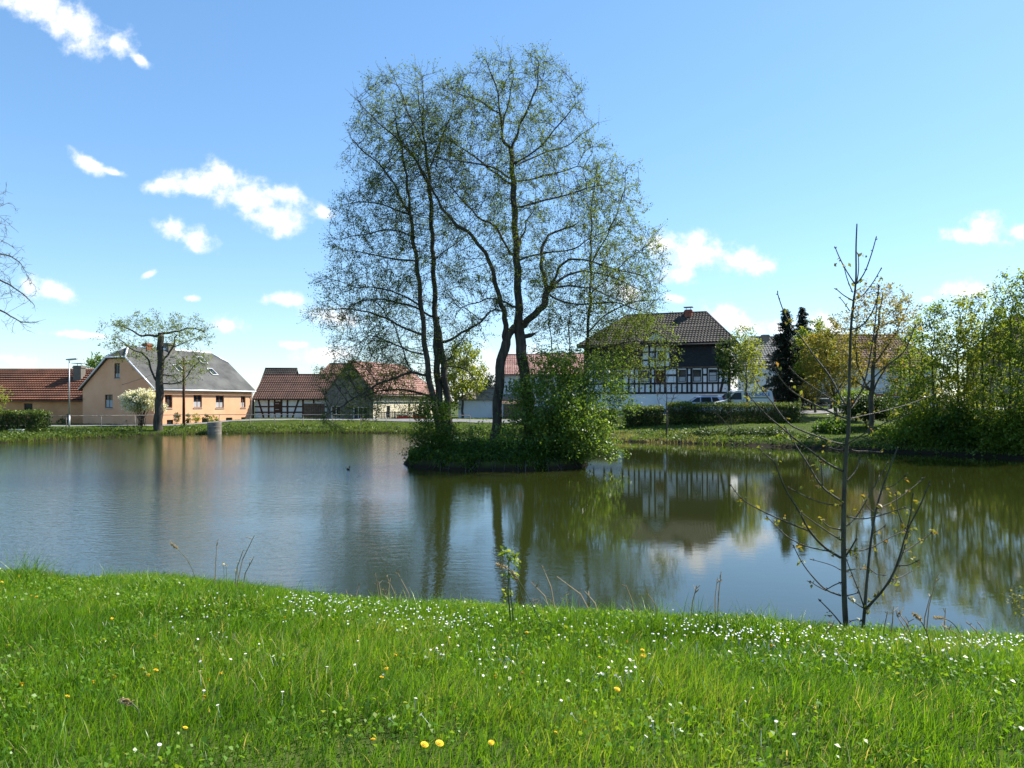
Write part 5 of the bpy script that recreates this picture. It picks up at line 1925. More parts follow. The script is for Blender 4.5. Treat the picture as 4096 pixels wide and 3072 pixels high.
# white blossoming shrub + small shrubs along the walls
p = bank_pt(560, 60.5)
shrub('blossoming_shrub', 'round shrub covered in white blossom before the peach gable', p,
      [px_ell(545, 1610, 52, 42, 60.5, 1.0), px_ell(585, 1595, 40, 42, 60.5, .9), px_ell(515, 1590, 28, 28, 60.5, .7), px_ell(640, 1625, 24, 22, 60.5, .5)], 8000, .15, leaf_white, bark_grey, nstem=14, nclump=170, clump=.14, rs=.035, tint0=.6, tsd=.3)
shrub('blossom_greenery', 'green young leaves among the white blossom beside the pollard trunk', p + Vector((.25, .1, 0)),
      [px_ell(555, 1610, 55, 45, 60.7, 1.0)], 1500, .12, leaf_thicket, bark_grey, nstem=6, nclump=80, clump=.16, rs=.02)
for (px, D, rx, ry, cy, lm, lab) in ((255, 65.2, 26, 28, 1680, leaf_hedge, 'small dark shrub at the barn wall behind the street lamp'),
                                     (708, 63.9, 11, 22, 1672, leaf_hedge, 'small clipped conifer left of the telegraph pole'),
                                     (752, 64.9, 12, 22, 1674, leaf_hedge, 'clipped conifer just right of the telegraph pole'),
                                     (785, 65.7, 18, 22, 1672, leaf_maple, 'yellowish little bush at the wall of the peach house'),
                                     (822, 66.6, 13, 20, 1674, leaf_hedge, 'dark round bush under the wide window of the peach house'),
                                     (850, 67.4, 18, 18, 1676, leaf_thicket, 'low green bush near the right cellar windows of the peach house'),
                                     (515, 64.4, 8, 8, 1690, leaf_hedge, 'tiny tuft of weeds at the foot of the peach gable')):
    q = bank_pt(px, D)
    shrub('wall_shrub', lab, q, [px_ell(px, cy, rx, ry, D, rx * D / F)], 420, .11, lm, bark_grey, nstem=6, nclump=24, clump=.07, rs=.012, group='small shrubs along the house walls')
q = bank_pt(10, 56)
shrub('garden_bush', 'yellowish twiggy bush behind the hedge at the left edge', q, [px_ell(5, 1600, 28, 55, 56, .9), px_ell(-60, 1590, 50, 70, 56, .9)], 900, .12, leaf_maple, bark_grey, nstem=10, nclump=60, clump=.15, rs=.015)

# red flower boxes and picket fence in front of the cream house
q = bank_pt(1660, 66.8)
m_red = mat('red_plastic', (0.55, 0.035, 0.02), 0.5, (0.62, 0.06, 0.03), 4)
for i, (px, w, lab) in enumerate(((1612, 1.15, 'long low red barrier box left before the cream house'), (1677, 1.25, 'taller red flower box right before the cream house'))):
    q = bank_pt(px, 69.6)
    fbx = thing('flower_box', lab, 'flower box', (q.x, 69.6, q.z - .03))
    mb = MB()
    hh_ = (.28, .42)[i]
    mb.prism([(-w / 2 + .06, -.2, 0), (w / 2 - .06, -.2, 0), (w / 2, -.24, hh_), (-w / 2, -.24, hh_)], (0, .44, 0))
    bx = mb.build('box', m_red, fbx, bevel=.02)
    c = np.column_stack([rng.uniform(-w / 2, w / 2, 260), rng.uniform(-.2, .25, 260), hh_ + np.abs(rng.normal(.06, .09, 260))])
    leaf_mesh('plants', c, .1, leaf_hedge, fbx)


def picket(name, label, pts, h, m, gap=.14, w=.07, group=None, rails=2):
    root = thing(name, label, 'fence', (pts[0][0], pts[0][1], hz(*pts[0])), group=group)
    o = root.location
    pk_, rl = MB(), MB()
    for a, b_ in zip(pts[:-1], pts[1:]):
        n = max(2, int(math.dist(a, b_) / gap))
        dx, dy = (b_[0] - a[0]) / n, (b_[1] - a[1]) / n
        l = math.hypot(dx, dy)
        ux, uy = dx / l * w / 2, dy / l * w / 2
        for i in range(n):
            x, y = a[0] + dx * i - o.x, a[1] + dy * i - o.y
            z = hz(x + o.x, y + o.y) - o.z
            hh2 = h + rng.normal(0, .015)
            pk_.prism([(x - ux, y - uy, z + .03), (x + ux, y + uy, z + .03), (x + ux, y + uy, z + hh2 - .05), (x, y, z + hh2), (x - ux, y - uy, z + hh2 - .05)], (-uy / w * .05, ux / w * .05, 0))
        for r_ in range(rails):
            zz = h * (.25 + .55 * r_)
            za, zb_ = hz(*a) - o.z + zz, hz(*b_) - o.z + zz
            rl.tube([(a[0] - o.x, a[1] - o.y + .06, za), (b_[0] - o.x, b_[1] - o.y + .06, zb_)], .035, 4)
    pk_.build('pickets', m, root)
    rl.build('rails', m, root)
    for q in pts:
        mb = MB()
        z = hz(*q) - o.z
        mb.box(q[0] - o.x - .05, q[0] - o.x + .05, q[1] - o.y + .08, q[1] - o.y + .18, z - .3, z + h)
        mb.build('post', m, root)
    return root


picket('picket_fence', 'low dark picket fence before the cream house', [(-13.2, 69.9), (-11.4, 70.1), (-9.4, 70.1)], .75, m_wdark)
picket('board_fence', 'brown vertical board fence behind the grey trailer', [(26.2, 67.5), (30.0, 67.2), (33.5, 66.8)], 1.35, m_plank, gap=.16, w=.15)
# red brown garden wall with pale posts
gwr = thing('garden_wall', 'red brown garden wall with pale posts behind the dark car', 'wall', (33.6, 67.5, hz(33.6, 67.5)))
mb = MB()
mb.box(0, 5.4, 0, .25, -.4, 1.25)
mb.build('brickwork', m_brick, gwr)
for i in range(5):
    mb = MB()
    mb.box(i * 1.3 - .08 + .1, i * 1.3 + .08 + .1, -.06, .31, -.4, 1.38)
    mb.build('post', m_sill, gwr, bevel=.01)

# timber pile with white cover
q = bank_pt(3062, 61)
tp = thing('timber_pile', 'low stack of dark boards under a white sheet beside the van', 'timber pile', (q.x, 61.5, q.z))
mb = MB()
for r_ in range(5):
    for c in range(3):
        mb.box(.02 + rng.uniform(-.05, .05), 2.75 + rng.uniform(-.08, .08), c * .36, c * .36 + .33, .05 + r_ * .15, .05 + r_ * .15 + .13)
mb.build('boards', m_plank, tp)
n = 24
gx, gy = np.meshgrid(np.linspace(-.1, 2.9, n), np.linspace(-.12, 1.2, 10))
gz = .84 + .035 * np.sin(gx * 5.1 + gy * 3) + .02 * np.sin(gx * 11 - gy * 7)
ed = (gy < -.05) | (gy > 1.13)
gz = np.where(ed, gz - .14 - .05 * np.sin(gx * 7), gz)
i_ = np.arange(gx.size).reshape(gx.shape)
np_mesh('cover_sheet', np.column_stack([gx.ravel(), gy.ravel(), gz.ravel()]), np.stack([i_[:-1, :-1].ravel(), i_[:-1, 1:].ravel(), i_[1:, 1:].ravel(), i_[1:, :-1].ravel()], 1), mat=m_wwhite, parent=tp, smooth=True)
# white garden chairs on the terrace behind
for dx, lab in ((0.0, 'white garden chair on the terrace, left of the pair'), (.75, 'white garden chair on the terrace, right of the pair')):
    gc = thing('garden_chair', lab, 'chair', (27.0 + dx, 69.5, hz(27.2, 69.5)), .3 - dx)
    mb = MB()
    mb.box(-.24, .24, -.24, .24, .42, .46)
    mb.build('seat', m_wwhite, gc, bevel=.01)
    mb = MB()
    mb.prism([(-.24, .22, .46), (.24, .22, .46), (.22, .34, 1.05), (-.22, .34, 1.05)], (0, .03, 0))
    mb.build('backrest', m_wwhite, gc, bevel=.01)
    for sx_ in (-.21, .21):
        for sy_ in (-.21, .21):
            mb = MB()
            mb.tube([(sx_, sy_, 0), (sx_ * .95, sy_ * .95, .42)], .02, 6)
            mb.build('leg', m_wwhite, gc)


# ------------------------------------------------------------------ vehicles
def paint(name, c, rough=.3):
    return mat(name, c, rough, spec=.5, metal=.0)


m_tyre = mat('tyre_rubber', (0.02, 0.02, 0.02), .85)
m_rim = mat('alloy_rim', (0.45, 0.46, 0.47), .35, metal=.7)
m_plastic = mat('black_plastic', (0.02, 0.02, 0.022), .6)
m_lamp_red = mat('red_lamp', (0.5, 0.02, 0.02), .25, spec=.6)
m_lamp_clear = mat('clear_lamp', (0.7, 0.7, 0.68), .15, spec=.6)


def wheels(root, xs_, y, r=.31, w=.2):
    for x in xs_:
        for s in (-1, 1):
            wh_ = thing('wheel', None, None)
            wh_.parent = root
            wh_.location = (x, s * y, r)
            mb = MB()
            P = [(0, -w / 2, 0), (0, -w * .42, 0), (0, w * .42, 0), (0, w / 2, 0)]
            k = 20
            vs, fs = [], []
            prof = [(r * .62, -w / 2), (r * .93, -w / 2), (r, -w * .35), (r, w * .35), (r * .93, w / 2), (r * .62, w / 2)]
            for (rr_, yy) in prof:
                vs += [(rr_ * math.cos(2 * math.pi * j / k), yy, rr_ * math.sin(2 * math.pi * j / k)) for j in range(k)]
            for a in range(len(prof) - 1):
                for j in range(k):
                    fs.append((a * k + j, a * k + (j + 1) % k, (a + 1) * k + (j + 1) % k, (a + 1) * k + j))
            mb.add(vs, fs)
            mb.build('tyre', m_tyre, wh_, smooth=True)
            mb = MB()
            mb.tube([(0, -w * .4, 0), (0, w * .4, 0)], r * .63, 16)
            mb.build('rim', m_rim, wh_)


def vehicle(name, label, cat, loc, rz, prof_low, prof_top, wid, tumble, side_wins, m_body, wheel_x, wr=.31, screens=(), zsplit=.95):
    """side profile (x,z) lower body + cabin tapering inwards; x forward"""
    root = thing(name, label, cat, loc, rz)
    hw = wid / 2
    mb = MB()
    mb.prism([(x, -hw, z) for x, z in prof_low], (0, wid, 0))
    body = mb.build('body', m_body, root, bevel=.045)
    zt = max(z for _, z in prof_top)

    def yy(z):
        return hw - .03 - tumble * max(0, (z - zsplit)) / (zt - zsplit)
    n = len(prof_top)
    vs = [(x, -yy(z), z) for x, z in prof_top] + [(x, yy(z), z) for x, z in prof_top]
    fs = [tuple(range(n)), tuple(range(2 * n - 1, n - 1, -1))] + [(i, (i + 1) % n, (i + 1) % n + n, i + n) for i in range(n)]
    mb = MB()
    mb.add(vs, fs)
    mb.build('cabin', m_body, root, bevel=.04)
    for poly in side_wins:
        for s in (-1, 1):
            mb = MB()
            mb.prism([(x, s * (yy(z) - .02), z) for x, z in poly], (0, s * .032, 0))
            mb.build('side_window', m_glass, root)
    for (nm, x0, z0, x1, z1, out) in screens:
        mb = MB()
        w0, w1 = yy(z0) - .07, yy(z1) - .07
        d = Vector((x1 - x0, 0, z1 - z0))
        nrm = Vector((d.z, 0, -d.x)).normalized() * out
        q = [Vector((x0, -w0, z0)), Vector((x0, w0, z0)), Vector((x1, w1, z1)), Vector((x1, -w1, z1))]
        mb.prism([p_ + nrm * .012 for p_ in q], -nrm * .05)
        mb.build(nm, m_glass, root)
    wheels(root, wheel_x, hw - .08, wr)
    return root, body


m_silver = paint('silver_blue_paint', (0.36, 0.42, 0.60), .35)
m_vanw = paint('van_white', (0.60, 0.64, 0.66), .35)
m_dkcar = paint('dark_car_paint', (0.05, 0.06, 0.08), .3)
# mpv, nose pointing left
D = 57.2
q = bank_pt(2790, D)
cw_, cb = vehicle('parked_car', 'silver blue estate car parked before the white plinth of the timbered house', 'car', (q.x + .35, D + .6, 1.52), math.pi - .14,
                  [(-1.95, .28), (2.0, .28), (2.05, .6), (1.75, .86), (1.0, .98), (-1.9, 1.0), (-2.02, .6)],
                  [(1.05, .93), (.35, 1.42), (-.1, 1.52), (-1.2, 1.52), (-1.62, 1.42), (-1.93, .95)], 1.72, .2,
                  [[(.78, 1.02), (.32, 1.36), (.08, 1.38), (.08, 1.02)], [(0, 1.02), (0, 1.39), (-.75, 1.40), (-.80, 1.02)], [(-.88, 1.02), (-.83, 1.40), (-1.25, 1.39), (-1.5, 1.05)]],
                  m_silver, (1.25, -1.25), screens=(('windscreen', 1.0, .98, .38, 1.40, 1), ('rear_window', -1.88, 1.03, -1.66, 1.40, -1)))
for s in (-1, 1):
    mb = MB()
    mb.prism([(-1.99, s * .78, .75), (-1.80, s * .80, 1.38), (-1.70, s * .80, 1.38), (-1.84, s * .84, .75)], (0, -s * .16, 0))
    mb.build('tail_light', m_lamp_red, cw_)
    mb = MB()
    mb.prism([(1.74, s * .55, .62), (1.74, s * .82, .62), (1.74, s * .8, .82), (1.74, s * .55, .8)], (.2, 0, -.03))
    mb.build('headlight', m_lamp_clear, cw_)
mb = MB()
for s in (-1, 1):
    mb.tube([(-1.3, s * .62, 1.545), (0, s * .62, 1.56)], .022, 6)
mb.build('roof_rail', m_plastic, cw_)
# van, nose pointing left, lettering on the side towards the pond
D = 56.6
q = bank_pt(2985, D)
vn, vb_ = vehicle('delivery_van', 'white delivery van with blue lettering behind the long hedge', 'van', (q.x - .35, D + .5, 1.52), math.pi + .06,
                  [(-2.3, .32), (2.3, .32), (2.4, .7), (2.25, .98), (1.35, 1.2), (-2.35, 1.22), (-2.4, .7)],
                  [(1.5, 1.15), (.75, 1.82), (.45, 1.93), (-2.1, 1.96), (-2.28, 1.85), (-2.37, 1.15)], 1.86, .16,
                  [[(1.22, 1.22), (.68, 1.74), (.18, 1.76), (.18, 1.2)]], m_vanw, (1.5, -1.45), wr=.34, screens=(('windscreen', 1.46, 1.2, .80, 1.78, 1),), zsplit=1.15)
m_ink = mat('blue_lettering', (0.03, 0.10, 0.38), .5)
m_gold = mat('olive_lettering', (0.22, 0.23, 0.06), .5)
tcv = bpy.data.curves.new('lettering', 'FONT')
tcv.body = 'FAHRSCHULE'
tcv.size = .36
tcv.extrude = .006
tcv.offset = .006
tmp = bpy.data.objects.new('tmp_text', tcv)
COL.objects.link(tmp)
bpy.context.view_layer.update()
me = bpy.data.meshes.new_from_object(tmp.evaluated_get(bpy.context.evaluated_depsgraph_get()))
bpy.data.objects.remove(tmp)
me.materials.clear()
me.materials.append(m_ink)
# van's local +y side faces the pond (nose points left after the half turn)
lt = bpy.data.objects.new('lettering', me)
COL.objects.link(lt)
lt.parent = vn
wtx = max(v.co.x for v in me.vertices) - min(v.co.x for v in me.vertices)
lt.scale = (2.05 / wtx, 1.0, 1.0)
tilt = math.atan2(.16, .81)
lt.rotation_euler = (R(90) + 0, 0, math.pi)
lt.rotation_euler = (Matrix.Rotation(math.pi, 3, 'Z') @ Matrix.Rotation(R(90) - tilt, 3, 'X')).to_euler()
lt.location = (-.02, .93 - .03 - .16 * (1.52 - 1.15) / .81 + .012, 1.50)
mb = MB()
zz0, zz1 = 1.30, 1.40
ya, yb_ = [.9 - .16 * (z - 1.15) / .81 + .004 for z in (zz0, zz1)]
mb.prism([(-.05, ya, zz0), (-2.0, ya, zz0), (-2.0, yb_, zz1), (-.05, yb_, zz1)], (0, .008, 0))
mb.build('stripe', m_gold, vn)
mb = MB()
for s in (-1, 1):
    mb.box(-2.42, -2.36, s * .78 - .08, s * .78 + .08, .95, 1.4)
mb.build('tail_light', m_lamp_red, vn)
for s in (-1, 1):
    mb = MB()
    mb.box(1.02, 1.14, s * .95 - .02, s * 1.12 - (-.02 if s < 0 else .0), 1.2, 1.42)
    mb.build('wing_mirror', m_plastic, vn, bevel=.02)
# dark car behind the shrubs
D = 56
q = bank_pt(3560, D)
dc, _ = vehicle('parked_car', 'dark car with a pale roof half hidden behind the shrubs by the garden wall', 'car', (q.x, D, hz(q.x, D) + .02), math.pi - .1,
                [(-2.0, .28), (2.0, .28), (2.08, .58), (1.8, .84), (1.0, .95), (-1.9, .97), (-2.05, .6)],
                [(1.05, .9), (.3, 1.38), (-.1, 1.45), (-.95, 1.43), (-1.75, .93)], 1.74, .22,
                [[(.7, .98), (.28, 1.32), (-.05, 1.35), (-.05, .98)], [(-.15, .98), (-.15, 1.35), (-.85, 1.34), (-1.3, .98)]], m_dkcar, (1.3, -1.25),
                screens=(('windscreen', .98, .95, .36, 1.34, 1), ('rear_window', -1.68, .98, -1.05, 1.39, -1)))
# grey box trailer
D = 60.5
q = bank_pt(3297, D)
tr_ = thing('car_trailer', 'small grey box trailer parked on the grass with its drawbar towards the pond', 'trailer', (q.x, D, q.z), -.12)
m_tgrey = mat('trailer_panel', (0.055, 0.07, 0.07), .7, (0.09, 0.105, 0.105), 3)
mb = MB()
w, l, z0, z1 = 1.45, 1.9, .52, .92
for (x0, x1, y0, y1) in ((-w / 2, w / 2, 0, .04), (-w / 2, w / 2, l - .04, l), (-w / 2, -w / 2 + .04, .04, l - .04), (w / 2 - .04, w / 2, .04, l - .04)):
    mb.box(x0, x1, y0, y1, z0, z1)
mb.box(-w / 2 + .04, w / 2 - .04, .04, l - .04, z0, z0 + .04)
mb.build('box', m_tgrey, tr_)
mb = MB()
mb.prism([(-w / 2 - .03, -.03, z1 + .004), (w / 2 + .03, -.03, z1 + .004), (w / 2 + .03, l * .5, z1 + .09), (w / 2 + .03, l + .03, z1 + .004), (-w / 2 - .03, l + .03, z1 + .004), (-w / 2 - .03, l * .5, z1 + .09)], (0, 0, .02))
mb.build('lid', m_tgrey, tr_)
mb = MB()
for s in (-1, 1):
    mb.tube([(s * .5, .1, .46), (s * .12, -.75, .44), (0, -1.15, .44)], .03, 6)
mb.box(-.06, .06, -1.25, -1.1, .4, .5)
mb.tube([(0, -.95, .44), (0, -.95, .02)], .03, 8)
mb.build('drawbar', m_metal, tr_)
wheels(tr_, (0,), .0) if False else None
for s in (-1, 1):
    wh_ = thing('wheel', None, None)
    wh_.parent = tr_
    wh_.location = (s * (w / 2 + .09), l * .55, .28)
    mb = MB()
    k = 18
    vs, fs = [], []
    for (rr_, xx) in ((.17, -.08), (.26, -.08), (.28, -.05), (.28, .05), (.26, .08), (.17, .08)):
        vs += [(xx, rr_ * math.cos(2 * math.pi * j / k), rr_ * math.sin(2 * math.pi * j / k)) for j in range(k)]
    for a in range(5):
        for j in range(k):
            fs.append((a * k + j, a * k + (j + 1) % k, (a + 1) * k + (j + 1) % k, (a + 1) * k + j))
    mb.add(vs, fs)
    mb.build('tyre', m_tyre, wh_, smooth=True)
    mb = MB()
    mb.tube([(-.06, 0, 0), (.06, 0, 0)], .175, 14)
    mb.build('rim', m_rim, wh_)
    mb = MB()
    an = np.linspace(R(15), R(165), 9)
    for a, b_ in zip(an[:-1], an[1:]):
        x0, x1 = s * (w / 2 + .01), s * (w / 2 + .19)
        P = [(x0, l * .55 + .34 * math.cos(a), .28 + .34 * math.sin(a)), (x1, l * .55 + .34 * math.cos(a), .28 + .34 * math.sin(a)), (x1, l * .55 + .34 * math.cos(b_), .28 + .34 * math.sin(b_)), (x0, l * .55 + .34 * math.cos(b_), .28 + .34 * math.sin(b_))]
        mb.prism(P, (0, .012 * math.cos((a + b_) / 2), .012 * math.sin((a + b_) / 2)))
    mb.build('mudguard', m_plastic, tr_)


# ------------------------------------------------------------------ duck on the water, seen from behind
D = EYE * F / (1878 - HOR)
q = at(1393, 1878, D)
m_duck = mat('duck_brown', (0.045, 0.034, 0.025), .8, (0.10, 0.075, 0.05), 14, .3, 60)
m_flank = mat('duck_flank', (0.32, 0.28, 0.23), .8, (0.42, 0.38, 0.32), 20)
m_bill = mat('duck_bill', (0.30, 0.22, 0.05), .5)
dk = thing('duck', 'small brown duck swimming on the left of the island', 'duck', (q.x, D, .0), R(75))
dk.scale = (.55, .55, .55)
vs, fs = [], []
k = 14
secs = [(-.21, .07, .01, .012), (-.17, .055, .05, .045), (-.09, .05, .085, .075), (.0, .045, .095, .085), (.08, .045, .085, .08), (.13, .06, .06, .062), (.155, .10, .043, .05), (.165, .15, .036, .036), (.175, .19, .045, .045), (.20, .21, .042, .042), (.225, .205, .022, .02)]
for (x, z, ry_, rz_) in secs:
    vs += [(x, ry_ * math.cos(2 * math.pi * j / k), z + rz_ * math.sin(2 * math.pi * j / k)) for j in range(k)]
for a in range(len(secs) - 1):
    for j in range(k):
        fs.append((a * k + j, a * k + (j + 1) % k, (a + 1) * k + (j + 1) % k, (a + 1) * k + j))
fs.append(tuple(range(k - 1, -1, -1)))
fs.append(tuple((len(secs) - 1) * k + j for j in range(k)))
mb = MB()
mb.add(vs, fs)
bdy = mb.build('body', m_duck, dk, smooth=True)
sd_ = bdy.modifiers.new('smooth', 'SUBSURF')
sd_.levels = sd_.render_levels = 1
mb = MB()
mb.prism([(.22, -.018, .198), (.285, -.022, .185), (.285, .022, .185), (.22, .018, .198)], (0, 0, .014))
mb.build('bill', m_bill, dk, bevel=.004)
for s in (-1, 1):
    vs = [(-.17 + .25 * u_, s * (.03 + .068 * math.sin(math.pi * min(1, u_ * 1.05))), .085 + .05 * v_ * math.sin(math.pi * (u_ * .9 + .08))) for u_ in np.linspace(0, 1, 8) for v_ in (-1, 0, 1)]
    vs = [(x, y + s * (.012 if i % 3 == 1 else .0), z) for i, (x, y, z) in enumerate(vs)]
    fs = [(i * 3 + j, (i + 1) * 3 + j, (i + 1) * 3 + j + 1, i * 3 + j + 1) for i in range(7) for j in range(2)]
    mb = MB()
    mb.add(vs, fs)
    mb.build('wing', m_flank, dk, smooth=True)
    mb = MB()
    mb.tube([(.20, s * .036, .222), (.20, s * .044, .224)], .006, 6)
    mb.build('eye', m_plastic, dk)


# ------------------------------------------------------------------ sapling in the foreground
def z8(*p):
    return [(2800 + a[0] * .5859, 1700 + a[1] * .5859) + tuple(a[2:]) for a in p]


def z6(*p):
    return [(3150 + a[0] * .2712, 1500 + a[1] * .2712) + tuple(a[2:]) for a in p]


def z5(*p):
    return [(2900 + a[0] * .3617, 1150 + a[1] * .3617) + tuple(a[2:]) for a in p]


def zL(*p):
    return [(2500 + a[0] * .7215, 700 + a[1] * .7215) + tuple(a[2:]) for a in p]


SX, SD = ground_hit(3387, 2552)
SD = min(max(SD, 5.6), 6.6)
SK = SD / F
main = z8((1005, 1470), (1000, 1430), (985, 1200), (980, 900), (980, 600), (990, 300), (1005, 90)) + z6((895, 900), (905, 700), (905, 300)) + z5((1370, 1250), (1380, 800), (1390, 450), (1425, 120)) + zL((1275, 650), (1282, 560), (1280, 400), (1286, 270))
BR = [  # points, base radius px, tip radius px
    (zL((1275, 605), (1220, 520, .06), (1185, 450, .1), (1167, 405, .12)), 3.2, 1.9),
    (zL((1282, 605), (1330, 545, -.05), (1370, 430, -.1), (1390, 355, -.12)), 3.2, 1.9),
    (zL((1285, 600), (1297, 520, .04), (1293, 440, .06)), 2.8, 1.8),
    (zL((1262, 650), (1240, 600, -.1), (1225, 555, -.14), (1215, 510, -.16)), 2.8, 1.8),
    (zL((1265, 695), (1320, 670, .08), (1380, 590, .16), (1418, 522, .2)), 3.2, 1.9),
    (zL((1262, 695), (1215, 670, -.08), (1175, 635, -.14)), 3.0, 1.9),
    (zL((1247, 755), (1210, 700, .1), (1190, 680, .14)), 2.6, 1.7),
    (zL((1248, 858), (1310, 845, -.1), (1370, 765, -.2), (1400, 690, -.26), (1407, 620, -.28)), 3.8, 2.0),
    (z5((1385, 1340), (1450, 1270, .1), (1540, 1080, .18), (1600, 800, .24), (1650, 500, .28), (1670, 300, .3), (1690, 80, .3)), 5.5, 2.2),
    (z5((1390, 1330), (1470, 1200, -.1), (1560, 1075, -.2), (1800, 850, -.35), (1960, 745, -.4), (2040, 600, -.45), (2095, 440, -.5)), 3.8, 2.0),
    (z5((1340, 1310), (1270, 1190, .05), (1150, 960, .12), (1000, 780, .18), (870, 590, .24), (720, 400, .3), (640, 250, .34), (580, 65, .36)), 5.0, 2.2),
    (z5((1368, 1450), (1300, 1440, -.05), (1060, 1330, -.15), (800, 1195, -.25), (640, 1060, -.3), (540, 880, -.35), (480, 750, -.4)), 5.0, 2.2),
    (z5((1335, 1310), (1250, 1285, .1), (1000, 1120, .2), (800, 980, .3), (720, 890, .34)), 4.0, 2.0),
    (z6((860, 1030), (700, 1000), (450, 910, .1), (200, 820, .2), (0, 720, .3)) + z5((500, 1240, .4), (380, 1100, .45), (310, 960, .5)), 5.2, 2.0),
    (z8((975, 315), (880, 270, -.05), (760, 180, -.12), (640, 90, -.18), (560, 20, -.22)) + z5((500, 1450, -.26), (400, 1350, -.3), (250, 1180, -.36)), 5.6, 2.2),
    (z6((925, 645), (1060, 610, .1), (1400, 540, .25), (1800, 430, .4), (2150, 290, .5), (2212, 250, .52)), 3.6, 1.8),
    (z6((860, 1035), (1000, 940, -.1), (1350, 750, -.25), (1560, 650, -.35), (1800, 575, -.42)), 3.4, 1.8),
    (z8((965, 520), (830, 430, .08), (740, 270, .16), (640, 120, .24), (580, 10, .3)), 5.2, 2.2),
    (z8((838, 430, .08), (834, 340, .1), (825, 255, .12)), 3.4, 2.0),
    (z8((958, 905), (850, 840, -.06), (740, 720, -.14), (680, 590, -.2), (590, 460, -.26), (530, 310, -.3), (510, 250, -.3), (460, 215, -.32), (415, 170, -.34)), 6.5, 2.0),
    (z8((740, 722, -.14), (560, 650, .0), (450, 600, .06), (330, 540, .12), (260, 480, .16), (210, 410, .18)), 4.6, 2.0),
    (z8((960, 785), (860, 720, .1), (780, 665, .16), (690, 600, .2)), 3.8, 2.0),
    (z8((880, 862, -.04), (720, 830, .1), (600, 770, .18), (520, 690, .22), (460, 632, .26)), 3.6, 1.9),
    (z8((962, 552), (860, 540, -.1), (740, 500, -.18), (610, 430, -.26)), 3.2, 1.8),
    (z8((965, 715), (880, 700, .08), (830, 650, .12)), 3.6, 2.2),
    (z8((1000, 625), (1100, 645, -.06), (1210, 625, -.12), (1390, 565, -.2)), 3.8, 1.9),
    (z8((985, 845), (1050, 860, .06), (1150, 850, .14), (1290, 770, .22), (1400, 720, .28)), 4.2, 1.9),
    (z8((1000, 385), (1070, 310, .06), (1090, 230, .1)), 4.6, 2.4),
    (z8((962, 1165), (860, 1130, .08), (780, 1050, .14), (700, 950, .2), (640, 830, .26)), 5.2, 2.0),
    (z8((860, 1130, .08), (800, 1100, 0), (755, 1068, -.05)), 3.2, 1.8),
    (z8((962, 1075), (920, 1090, -.06), (870, 1120, -.1)), 3.4, 2.0),
    (z8((985, 1390), (950, 1340, -.06), (900, 1280, -.1), (820, 1200, -.16)), 4.2, 2.0),
    (z8((990, 900), (1020, 860, -.04), (1060, 790, -.08)), 5.0, 3.0),
    (z8((1000, 690), (1060, 640, .05), (1130, 530, .12), (1200, 400, .18), (1280, 265, .24)), 3.8, 1.9),
    (z8((960, 990), (900, 955, .1), (770, 920, .2)), 2.8, 1.5),
    (z8((1000, 1000), (1080, 975, .1), (1160, 990, .18)), 2.6, 1.5),
    (z8((1000, 1165), (1050, 1155, -.06), (1075, 1145, -.08)), 2.8, 1.6),
    (z6((940, 1095), (1000, 1125, .05), (1200, 1120, .15), (1380, 1140, .22)), 3.2, 1.7),
    (z6((830, 1110), (720, 1100, .1), (640, 1075, .16)), 2.8, 1.6),
]
BR2 = [
    (z8((1110, 1415), (1125, 1250), (1140, 1050, .04), (1165, 800, .1), (1195, 600, .16), (1240, 440, .2), (1300, 280, .24), (1350, 150, .26)), 7.5, 2.0),
    (z8((1128, 1262), (1250, 1130, -.05), (1320, 1020, -.1), (1370, 880, -.14), (1410, 720, -.18), (1500, 560, -.22), (1565, 400, -.26)), 6.5, 2.0),
    (z8((1412, 715, -.18), (1370, 650, -.14), (1345, 560, -.1), (1340, 470, -.08)), 3.0, 1.8),
    (z8((1415, 700, -.18), (1440, 600, -.24), (1452, 480, -.28)), 3.0, 1.8),
    (z8((1385, 870, -.14), (1480, 810, -.05), (1580, 735, 0)), 3.6, 2.0),
    (z8((1310, 1050, -.1), (1370, 1040, -.02), (1440, 1000, .04)), 3.4, 2.0),
    (z8((1350, 960, -.12), (1420, 960, -.2), (1480, 930, -.26)), 2.6, 1.7),
    (z8((1118, 1240), (1080, 1120, .06), (1050, 1050, .1), (1000, 920, .14)), 3.4, 1.8),
    (z8((1115, 1250), (1060, 1215, -.08), (1015, 1185, -.12)), 3.0, 1.8),
    (z8((1112, 1330), (1060, 1330, .06), (1030, 1338, .1)), 2.4, 1.6),
    (z8((1150, 970, .06), (1200, 1020, 0), (1250, 1025, -.04)), 2.4, 1.5),
    (z8((1180, 740, .12), (1225, 715, .02), (1255, 695, -.02)), 2.4, 1.5),
    (z8((1245, 430, .2), (1320, 420, .1), (1400, 345, .02)), 2.6, 1.6),
    (z8((1130, 1290), (1180, 1210, .1), (1215, 1150, .14)), 3.0, 1.6),
    (z8((1215, 570, .16), (1330, 520, .26), (1450, 430, .34), (1520, 370, .4)), 2.8, 1.6),
    (z8((1195, 600, .16), (1140, 560, .2), (1115, 490, .22)), 2.8, 1.7),
    (z8((1290, 1080, -.08), (1380, 900, .02), (1420, 740, .06)), 3.6, 2.4),
]


